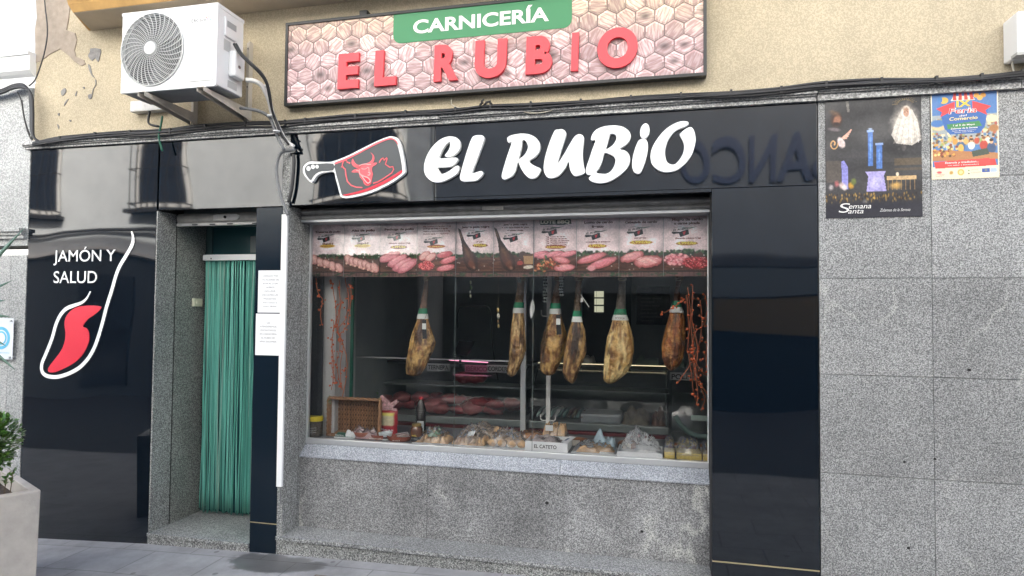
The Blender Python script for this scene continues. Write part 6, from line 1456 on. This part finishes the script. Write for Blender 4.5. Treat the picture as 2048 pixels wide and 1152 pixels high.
def crumple(mb, x0, x1, y0, y1, z0, hf, seed, n=34, amp=.02, skirt=True):
    """crumpled film over goods: hf(u,v) -> height"""
    vs = []
    for j in range(n+1):
        for i in range(n+1):
            u, v = i/n, j/n; p = Vector((u*5+seed, v*4, seed)); r1 = 1-abs(mnoise.noise(p))*2; r2 = 1-abs(mnoise.noise(p*2.3+Vector((5, 1, 0))))*2
            e = (1-abs(u*2-1)**5)*(1-abs(v*2-1)**5)
            r3 = 1-abs(mnoise.noise(p*4.7+Vector((1, 7, 2))))*2
            h_ = .8*(hf(u, v)*e*(.62+.55*r1*r2)+amp*e*(r1*.9+r2*.7+r3*.35))
            vs.append((x0+(x1-x0)*u+.012*mnoise.noise(p*1.9)*e, y0+(y1-y0)*v+.014*mnoise.noise(p*2.1+Vector((3, 3, 3)))*e, z0+max(.001, h_)))
    mb.add(vs, [(j*(n+1)+i, j*(n+1)+i+1, (j+1)*(n+1)+i+1, (j+1)*(n+1)+i) for j in range(n) for i in range(n)])
def tray(pa, pb, depth, lab, kind, seed, hf, filmM, amp=.02, tray_h=.012, y0=.372):
    xa_, xb_ = P(pa, 890, y0).x, P(pb, 890, y0).x; T = thing('bread_tray', ((xa_+xb_)/2, y0+depth/2, SH), lab, 'bread tray', 'trays of baked goods on the shelf')
    q = MB(); q.box(xa_, xb_, y0, y0+depth, SH+.001, SH+.004)
    q.add([(xa_, y0, SH+.004), (xb_, y0, SH+.004), (xb_, y0-.004, SH+tray_h), (xa_, y0-.004, SH+tray_h)], [(0, 1, 2, 3)]); build('card_base', q, m_card, T)
    W = xb_-xa_; rr_ = random.Random(seed)
    if kind == 'flat':
        for k in range(4):
            q = MB(); pillow(q, xa_+W*(.04+.23*k), xa_+W*(.27+.23*k), y0+.012+.01*(k % 2), y0+depth*.8, SH+.005, SH+.038+.01*(k % 2), None, .22, seed+k); build('loaf', q, m_bread, T, smooth='all')
    if kind == 'round':
        for k in range(7):
            q = MB(); cx_ = xa_+W*(.13+.25*(k % 4)+(.12 if k > 3 else 0)); cy_ = y0+.05+(.09 if k > 3 else 0)
            q.ball((cx_, cy_, SH+.032), .038, 12, 8, sc=(1, 1, .75), nz=.12, seed=seed+k); build('bun', q, m_bread, T, smooth='all')
    if kind == 'sand':
        for k in range(2):
            q = MB(); pillow(q, xa_+W*(.1+.30*k), xa_+W*(.62+.32*k), y0+.02+.05*k, y0+.075+.06*k, SH+.005, SH+.034, None, .2, seed+k, 10); build('loaf', q, m_bread, T, smooth='all')
        q = MB(); pillow(q, xa_+W*.40, xa_+W*.95, y0+.12, y0+depth, SH+.01, SH+.075, None, .4, seed); build('blue_wrapper', q, mat('pale_blue_wrap', (.36, .47, .52), .4, var=(18, .3)), T, smooth='all')
    q = MB(); crumple(q, xa_+.004, xb_-.004, y0+.002, y0+depth, SH+.008, hf, seed*1.37, amp=amp); build('plastic_wrap', q, filmM, T, smooth='all')
    return T, xa_, xb_
T, xa_, xb_ = tray(824, 897, .22, 'leftmost tray of flat loaves wrapped in clear film, with pale green sticker', 'flat', 4, lambda u, v: .055+.05*math.exp(-((u-.5)**2+(v-.6)**2)*8), m_film)
q = MB(); pillow(q, xa_+.10, xa_+.20, .44, .52, SH+.045, SH+.062, None, .3, 2); build('green_sticker', q, mat('sticker_green', (.30, .46, .28), .5), T, smooth='all')
T, xa_, xb_ = tray(898, 970, .28, 'middle tray of loaves under a tall crumpled bag with white label', 'flat', 9, lambda u, v: .05+.08*math.exp(-((u-.45)**2*6+(v-.7)**2*5)), m_film2, .022)
q = MB(); a_ = P(938, 872, .46); q.obox((a_.x+.02, .45, SH+.085), Vector((.028, 0, .006)), Vector((0, .001, 0)), Vector((.006, .01, .018))); build('price_label', q, m_tagw, T)
tray(971, 1050, .25, 'tray of small round buns under puffed film, left of the lettered box', 'round', 15, lambda u, v: .06+.07*math.exp(-((u-.35)**2*5+(v-.75)**2*6)), m_film2, .03)
# a bag behind them
T = thing('film_bag', (P(975, 860, .66).x, .66, SH), 'empty-looking crumpled clear bag piled behind the middle bread trays', 'bag')
q = MB(); crumple(q, P(930, 860, .66).x, P(1040, 860, .66).x, .58, .82, SH+.001, lambda u, v: .07+.035*math.sin(u*7), 44, amp=.035); build('film', q, m_film2, T, smooth='all')
q = MB(); pillow(q, P(940, 860, .66).x, P(1030, 860, .66).x, .6, .8, SH+.002, SH+.06, None, .3, 12); build('pastry', q, m_bread, T, smooth='all')
# orange pastry box behind
c_ = P(1052, 880, .62); T = thing('pastry_box', (c_.x, .6, SH), 'open box of orange-topped pastry behind the lettered box', 'box')
q = MB(); q.box(P(1034, 870, .56).x, P(1084, 870, .56).x, .56, .74, SH+.001, SH+.045); build('base', q, mat('brown_card', (.26, .19, .14), .7), T)
q = MB(); pillow(q, P(1036, 870, .56).x, P(1082, 870, .56).x, .565, .73, SH+.045, SH+.075, None, .2, 4); build('pastry', q, mat('orange_pastry', (.55, .24, .08), .6, var=(20, .4)), T, smooth='all')
q = MB(); crumple(q, P(1034, 870, .56).x, P(1086, 870, .56).x, .555, .745, SH+.04, lambda u, v: .05, 3, amp=.012); build('wrap', q, m_film, T, smooth='all')
# lettered white box
y0 = .372; xa_, xb_ = P(1050, 893, y0).x, P(1135, 900, y0).x; hb = P(1090, 884, y0).z-SH
T = thing('lettered_box', ((xa_+xb_)/2, y0+.12, SH), 'open white cardboard box with black capitals on its front', 'box')
q = MB(); q.box(xa_, xb_, y0, y0+.003, SH+.001, SH+hb); q.box(xa_, xa_+.003, y0+.0035, y0+.24, SH+.001, SH+hb); q.box(xb_-.003, xb_, y0+.0035, y0+.24, SH+.001, SH+hb); q.box(xa_+.0035, xb_-.0035, y0+.237, y0+.24, SH+.001, SH+hb); q.box(xa_+.0035, xb_-.0035, y0+.0035, y0+.2365, SH+.001, SH+.004); build('carton', q, m_card, T)
q = MB(); q.add([(xb_, y0, SH+hb), (xb_-.05, y0+.005, SH+hb+.004), (xb_-.02, y0+.24, SH+hb+.006), (xb_+.03, y0+.24, SH+hb+.002)], [(0, 1, 2, 3)]); fl = build('flap', q, m_card, T)
q = MB(); q.add([(xb_-.02, y0+.06, SH+hb+.006), (xb_-.035, y0+.06, SH+hb+.007), (xb_-.02, y0+.15, SH+hb+.008), (xb_-.004, y0+.15, SH+hb+.007)], [(0, 1, 2, 3)]); build('printed_code', q, mat('slate_print', (.16, .22, .30), .6), fl)
q = MB(); a_, b_ = P(1068, 899, y0), P(1113, 903, y0); text(q, 'EL CATETO', a_.x, b_.x, SH+.022, .026, y0-.0008, (.02, .02, .02), bold=.02); build('lettering', q, m_print, T)
q = MB(); pillow(q, xa_+.01, xb_-.05, y0+.02, y0+.22, SH+.006, SH+hb*.85, None, .3, 6); build('filling', q, mat('grey_pink_fill', (.42, .36, .34), .6, var=(16, .4)), T, smooth='all')
q = MB(); crumple(q, xa_+.005, xb_-.04, y0+.01, y0+.23, SH+hb*.4, lambda u, v: .04, 8, amp=.012); build('wrap', q, m_film, T, smooth='all')
# stacked cake pack
Yc = .60; xa_, xb_ = P(1084, 860, Yc).x, P(1131, 860, Yc).x; zc = P(1100, 872, Yc).z
T = thing('cake_pack', ((xa_+xb_)/2, Yc, zc), 'clear pack of sponge fingers with white label, raised behind the lettered box', 'pack')
q = MB(); q.box(xa_+.02, xb_-.01, Yc+.01, Yc+.12, SH+.001, zc-.001); build('carton_under', q, mat('brown_card2', (.25, .17, .11), .7), T)
for k in range(3): q = MB(); pillow(q, xa_+(xb_-xa_)*(.02+.32*k), xa_+(xb_-xa_)*(.34+.32*k), Yc, Yc+.14, zc, zc+.075, None, .15, k, 8); build('cake', q, m_bread, T, smooth='all')
q = MB(); crumple(q, xa_-.004, xb_+.006, Yc-.006, Yc+.15, zc, lambda u, v: .085, 5, amp=.008); build('wrap', q, m_film, T, smooth='all')
q = MB(); a_, b_ = P(1091, 850, Yc-.02), P(1106, 862, Yc-.02); q.box(a_.x, b_.x, Yc-.022, Yc-.02, b_.z, a_.z); build('label', q, m_tagw, T)
# three pastries with labels behind, small ones at right
for k, (pa, pb, py, lab) in enumerate(((1133, 1178, 884, 'brown pastry with white label just right of the lettered box'), (1180, 1230, 888, 'round brown pastry with cream label behind the sandwich tray'), (1234, 1280, 891, 'brown pastry with cream label left of the tall crumpled film'), (1336, 1378, 893, 'brown pastry between the tall film and the right end'), (1384, 1424, 897, 'last brown pastry at the right end, behind the yellow packs'))):
    Yk = .62; xa_, xb_ = P(pa, py, Yk).x, P(pb, py, Yk).x; T = thing('pastry', ((xa_+xb_)/2, Yk, SH), lab, 'pastry', 'labelled pastries behind the trays')
    q = MB(); q.lathe(((xa_+xb_)/2, Yk+.05, SH+.001), [(.07, 0), (.085, .01), (.088, .03), (.075, .045), (.04, .052), (0, .054)], 20, sx=(xb_-xa_)/.176, sy=.8); build('crust', q, mat('dark_crust', (.30, .12, .05), .5, var=(20, .5)), T, smooth=True)
    q = MB(); xm_ = (xa_+xb_)/2-.01; q.box(xm_-.03, xm_+.03, Yk-.029, Yk-.026, SH+.008, SH+.052); build('label', q, mat('label_cream', (.58, .54, .46), .6, var=(50, .2)), T)
tray(1142, 1233, .26, 'tray of filled sandwiches with pale blue wrapper, right of the lettered box', 'sand', 27, lambda u, v: .05+.02*u, m_film, .014)
# white box with tall crumpled film
y0 = .372; xa_, xb_ = P(1234, 908, y0).x, P(1325, 915, y0).x; hb = P(1280, 905, y0).z-SH
T = thing('film_box', ((xa_+xb_)/2, y0+.12, SH), 'low white box with tall peak of crumpled clear film', 'box')
q = MB(); q.box(xa_, xb_, y0, y0+.003, SH+.001, SH+hb); q.box(xa_, xa_+.003, y0+.0035, y0+.25, SH+.001, SH+hb); q.box(xb_-.003, xb_, y0+.0035, y0+.25, SH+.001, SH+hb); q.box(xa_+.0035, xb_-.0035, y0+.247, y0+.25, SH+.001, SH+hb); q.box(xa_+.0035, xb_-.0035, y0+.0035, y0+.2465, SH+.001, SH+.004); build('carton', q, m_card, T)
q = MB(); crumple(q, xa_+.006, xb_-.006, y0+.006, y0+.24, SH+.02, lambda u, v: .055+.10*math.exp(-((u-.40)**2*22+(v-.6)**2*6))+.03*math.exp(-(u-.8)**2*40), 51, 44, .035); build('film', q, m_film2, T, smooth='all')
# yellow packs
for k, (pa, pb, lab) in enumerate(((1328, 1350, 'narrow yellow pack next to the film box'), (1353, 1404, 'widest yellow pack, middle of three under clear film'), (1406, 1428, 'yellow pack cut off by the black pillar'))):
    y0 = .372; xa_, xb_ = P(pa, 915, y0).x, P(pb, 915, y0).x; T = thing('yellow_pack', ((xa_+xb_)/2, y0+.1, SH), lab, 'pack', 'yellow packs at the right end of the shelf')
    q = MB(); q.box(xa_, xb_, y0, y0+.16, SH+.001, SH+.048); build('block', q, mat('yellow_food', (.60, .45, .12), .5, var=(22, .3)), T, bevel=.006)
    q = MB(); crumple(q, xa_-.003, xb_+.003, y0-.003, y0+.2, SH+.03, lambda u, v: .06+.05*v, 60+k, 16, .03); build('film', q, m_film2, T, smooth='all')

# ------------------------------------------------------------------ inside: tilted tablet, wall poster, counters, meat
T = thing('tilted_screen', tuple(P(925, 705, 1.3)), 'black tilted tablet screen standing on the counter behind the window', 'screen')
q = MB(); q.prism([pl([(918, 681), (950, 683), (934, 712), (905, 710)], 1.3)], 1.3, 1.315); build('screen', q, mat('screen_black', (.008, .008, .01), .15), T)
q = MB(); c_ = P(920, 712, 1.31); q.tube([(c_.x, 1.31, c_.z), (c_.x, 1.33, 1.36)], .012, 8); build('stand', q, m_inD, T)
q = MB(); a_, b_ = P(1273, 573, 3.59), P(1340, 650, 3.59); q.box(a_.x, b_.x, 3.585, 3.595, b_.z, a_.z); o = build('back_wall_poster', q, mat('poster_grey', (.045, .045, .045), .6, var=(10, .5)), None, loc=(a_.x, 3.59, b_.z)); tag(o, 'dark grey poster with a fish drawing high on the shop’s back wall', 'poster')
q = MB()
for k in range(9): text(q, ('CARNES', 'selección', 'vacuno mayor', 'ternera', 'cordero lechal', 'cerdo ibérico', 'pollo de corral', 'embutidos', 'quesos')[k], a_.x+.05, a_.x+.18+.03*((k*7) % 5), a_.z-.06-.045*k, .02, 3.58, (.16, .16, .15))
build('print', q, m_print_m, o)
q = MB(); cpts = [(916, 655), (917, 622), (925, 614), (960, 613), (978, 616), (982, 640), (986, 700), (996, 760)]
cable(q, cpts, .006, 2.4, ys=[2.4]*8); tag(build('interior_cable', q, m_cable, None, smooth='all', loc=(-2, 2.4, 1.9)), 'thin black cable looping in a squared arch inside the shop', 'cable')
CY0 = 1.55
def counter(pxa, pxb, name, label, zt, warm):
    xa_, xb_ = P(pxa, 800, CY0).x, P(pxb, 800, CY0).x
    T = thing('display_counter', ((xa_+xb_)/2, CY0+.4, .15), label, 'counter', 'refrigerated counters inside the shop')
    q = MB(); q.box(xa_, xb_, CY0, CY0+.9, .15, .74); build('base', q, mat('counter_navy', (.012, .018, .03), .3), T)
    q = MB(); q.box(xa_, xb_, CY0-.012, CY0+.05, .80, .865); build('steel_band', q, mat('counter_steel', (.22, .25, .245), .35, metal=.4), T, bevel=.006)
    q = MB(); q.box(xa_, xb_, CY0-.008, CY0+.04, .762, .792); build('red_stripe', q, mat('counter_maroon', (.12, .02, .022), .4), T)
    q = MB(); q.box(xa_, xb_, CY0-.01, CY0+.04, .742, .758); build('lower_band', q, mat('counter_steel2', (.25, .28, .27), .35, metal=.4), T)
    q = MB(); q.box(xa_, xb_, CY0+.05, CY0+.9, .80, .85); q.box(xa_, xb_, CY0+.86, CY0+.9, .86, 1.25); q.box(xa_, xb_, CY0+.25, CY0+.6, 1.12, 1.135); build('inner_shelf', q, mat('tray_grey', (.20, .22, .22), .3), T)
    q = MB(); xs_ = [xa_, xb_]; pr = [(CY0, .868), (CY0+.01, .95), (CY0+.05, 1.08), (CY0+.13, 1.2), (CY0+.24, 1.29), (CY0+.34, 1.335)]
    vs = [(x, y, z) for x in xs_ for y, z in pr]; n = len(pr); q.add(vs, [(i, i+1, i+1+n, i+n) for i in range(n-1)]); build('curved_glass', q, film('counter_glass_'+name, (.4, .5, .48), .02, .02, refl=.22), T, smooth='all')
    q = MB(); q.box(xa_, xb_, CY0+.34, CY0+.80, 1.335, 1.355); build('top', q, mat('counter_top_dark', (.03, .036, .036), .55), T)
    q = MB(); q.box(xa_+.02, xb_-.02, CY0+.325, CY0+.335, 1.372, 1.380) if name == 'r' else q.box(xa_+.1, xb_-.1, CY0+.6, CY0+.61, 1.318, 1.326); build('strip_light', q, mat('strip_light_'+name, (.9, .9, .8), .5, emit=(warm, .16 if name == 'r' else .0)), T)
    for x in (xa_+.02, xb_-.03):
        q = MB(); q.add([(x, y, z) for y, z in pr]+[(x, CY0+.8, 1.335), (x, CY0+.8, .87)]+[(x+.012, y, z) for y, z in pr]+[(x+.012, CY0+.8, 1.335), (x+.012, CY0+.8, .87)], [tuple(range(n+2)), tuple(range(2*n+3, n+1, -1))]+[(i, i+n+2, (i+1) % (n+2)+n+2, (i+1) % (n+2)) for i in range(n+2)]); build('end_panel', q, film('end_glass_'+name+str(x)[:4], (.3, .36, .35), .3, .1), T)
    return T, xa_, xb_
T, la, lb = counter(715, 1046, 'l', 'left refrigerated counter full of red meat, with maroon stripe', 1.3, (1, .45, .55))
T2, ra, rb = counter(1058, 1338, 'r', 'right refrigerated counter with wrapped sausages, lit by a warm strip', 1.3, (1, .85, .5))
q = MB(); a_, b_ = P(898, 720, CY0+.2), P(976, 725, CY0+.2); q.tube([a_, b_], .004, 8)
tag(build('pink_tube', q, mat('pink_light', (.9, .5, .6), .4, emit=((1, .35, .55), .35)), None, loc=tuple(a_)), 'thin glowing pink strip over the left counter', 'light')
# price boards with names
m_sign_in = mat('board_grey', (.55, .56, .56), .5)
for s_, pa, pb, py, M_, rest, lab in (('TERNERA', 856, 897, 737, m_sign_in, 0, 'grey name board reading TERNERA over the left counter'), ('IBÉRICO', 932, 974, 740, mat('board_pink', (.75, .25, .42), .5), 0, 'pink name board reading IBÉRICO by the pink strip'), ('CORDERO', 976, 1022, 740, m_sign_in, 0, 'grey name board reading CORDERO next to the pink board'), ('POLLO', 1343, 1392, 756, m_sign_in, 0, 'grey name board reading POLLO at the right end')):
    YY = CY0+.33; a_, b_ = P(pa, py, YY), P(pb, py, YY); q = MB(); q.box(a_.x-.012, b_.x+.012, YY, YY+.012, a_.z-.022, a_.z+.052)
    o = build('name_board', q, M_, None, loc=(a_.x, YY, a_.z-.022)); tag(o, lab, 'sign', 'name boards on the counters')
    q = MB(); text(q, s_, a_.x, b_.x, a_.z-.008, .045, YY-.002, (.02, .02, .02) if M_ is m_sign_in else (.35, .05, .12), bold=.02); build('lettering', q, m_print_m, o)
# meat joints
m_meat = mat('raw_meat', (.26, .04, .045), .3, var=(9, .5), bump=(12, .5, .02)); m_meat2 = mat('raw_meat_pale', (.34, .10, .10), .35, var=(9, .45), bump=(12, .5, .02))
rr_ = random.Random(8); n_m = 0
PLC = ['left end of the left counter', 'left third of the left counter', 'centre of the left counter', 'right third of the left counter', 'right end of the left counter']
for k in range(22):
    x = la+.15+(lb-la-.3)*((k*.618) % 1); y = CY0+.18+.42*rr_.random(); zb_ = .85 if k < 15 else .92
    R_ = rr_.uniform(.06, .11); q = MB(); q.ball((0, 0, 0), R_, 14, 9, sc=(rr_.uniform(1, 1.7), 1, rr_.uniform(.5, .8)), nz=.35, seed=k*3)
    h_ = max(-v[2] for v in q.v); o = build('meat_joint', q, m_meat if k % 3 else m_meat2, None, smooth='all'); o.location = (x, y, zb_+h_)
    tag(o, 'raw red meat joint piled in the left counter' if k % 3 else 'paler raw meat joint piled among the darker ones in the left counter', 'meat', 'red meat joints in the left counter' if k % 3 else 'pale meat joints in the left counter')
q = MB(); c_ = P(1033, 790, CY0+.3); 
for k, (px_, zz) in enumerate(((920, 1.17), (934, 1.17))):
    pass
for k in range(3):
    c_ = P(918+14*k, 790, CY0+.28); q = MB(); q.ball((0, 0, 0), .075, 14, 9, sc=(1.3, 1, .8), nz=.25, seed=k+50); h_ = max(-v[2] for v in q.v)
    o = build('meat_joint', q, m_meat, None, smooth='all'); o.location = (c_.x, CY0+.42, 1.136+h_); tag(o, 'round red roast on the upper shelf of the left counter', 'meat', 'round roasts on the upper shelf')
# sausages and wrapped goods in the right counter
cols_ = [(.30, .42, .40), (.52, .54, .52), (.10, .18, .17), (.10, .05, .04), (.16, .13, .07)]
for k in range(11):
    x = ra+.06+.042*k; q = MB(); q.tube([(x, CY0+.10, .90), (x+.005, CY0+.25, .925), (x+.01, CY0+.5, .92)], [.012, .019, .014], 10)
    kind = k % 3; o = build('cured_sausage', q, mat('sausage_%d' % k, cols_[kind if k < 6 else 2+k % 3], .4), None, smooth='all', loc=(x, CY0+.3, .86))
    tag(o, ['pale green cased sausage lying in the right counter', 'white cased sausage lying in the right counter', 'dark sausage lying in the right counter', ][0 if (k < 6 and kind == 0) else 1 if (k < 6 and kind == 1) else 2], 'sausage', ['pale green sausages', 'white sausages', 'dark sausages'][0 if (k < 6 and kind == 0) else 1 if (k < 6 and kind == 1) else 2])
q = MB(); a_, b_ = P(1160, 820, CY0+.1), P(1242, 820, CY0+.1); q.box(a_.x, b_.x, CY0+.10, CY0+.42, .852, .94); tag(build('wrapped_block', q, mat('wrapped_grey', (.30, .32, .33), .3, var=(5, .3)), None, loc=(a_.x, CY0+.2, .852), bevel=.02), 'large pale grey wrapped block lying in the right counter', 'pack')
for k, (pa, pb, z1, M_, lab) in enumerate(((1244, 1300, .95, (.20, .17, .13), 'wide dull brown tray of meat in the right counter'), (1302, 1332, .93, (.13, .06, .04), 'small dark brown meat tray at the right counter’s end'))):
    q = MB(); pillow(q, P(pa, 820, CY0+.1).x, P(pb, 820, CY0+.1).x, CY0+.1, CY0+.45, .852, z1, None, .3, k+70); tag(build('meat_tray', q, mat('meat_tray_%d' % k, M_, .5, var=(14, .5)), None, smooth='all', loc=(P(pa, 820, 1.6).x, 1.7, .852)), lab, 'meat tray')
for k, (pa, pb, py, lab) in enumerate(((1164, 1188, 764, 'white wrapped parcel on top of the right counter, by the pale parcels'), (1268, 1322, 782, 'wide greenish wrapped parcel on the right counter’s top'), (1340, 1372, 782, 'small green parcel at the far right on the counter top'))):
    YY = CY0+.45; a_, b_ = P(pa, py, YY), P(pb, py, YY); q = MB(); pillow(q, a_.x, b_.x, YY, YY+.2, 1.356, 1.43, None, .2, k+80); tag(build('parcel', q, mat('parcel_%d' % k, ((.42, .42, .38), (.15, .20, .17), (.13, .19, .14))[k], .5), None, smooth='all', loc=(a_.x, YY, 1.356)), lab, 'parcel', 'parcels on the counter top')
# curved counter end on the right
T = thing('display_counter', (P(1380, 850, 1.25).x, 1.5, .15), 'curved end of a third counter with pale green price strip, right edge', 'counter', 'refrigerated counters inside the shop')
xa_, xb_ = P(1344, 850, 1.30).x, 1.15
q = MB(); q.box(xa_, xb_, 1.30, 2.1, .15, .74); build('base', q, mat('counter_navy2', (.014, .02, .03), .3), T)
q = MB(); pts = [(P(a_, b_, 1.28).x, 1.28, P(a_, b_, 1.28).z) for a_, b_ in [(1350, 832), (1362, 850), (1380, 866), (1402, 873), (1450, 876)]]; q.tube([Vector(p) for p in smooth_loop(pts, 4, False)], .022, 8); build('curved_rail', q, mat('rail_green_grey', (.12, .19, .17), .4), T, smooth='all')
q = MB(); a_, b_ = P(1382, 832, 1.27), P(1440, 840, 1.27); q.box(a_.x, b_.x, 1.26, 1.27, P(1400, 841, 1.27).z, P(1400, 831, 1.27).z); build('price_strip', q, mat('strip_pale_green', (.36, .46, .42), .5), T)
q = MB(); pr = [(1.30, .75), (1.305, .95), (1.36, 1.12), (1.48, 1.24), (1.6, 1.28)]; n = len(pr); q.add([(x, y, z) for x in (xa_, xb_) for y, z in pr], [(i, i+1, i+1+n, i+n) for i in range(n-1)]); build('curved_glass', q, film('third_glass', (.3, .36, .35), .12, .03), T, smooth='all')
for o in list(bpy.data.objects):
    if '_o' in o: del o['_o']
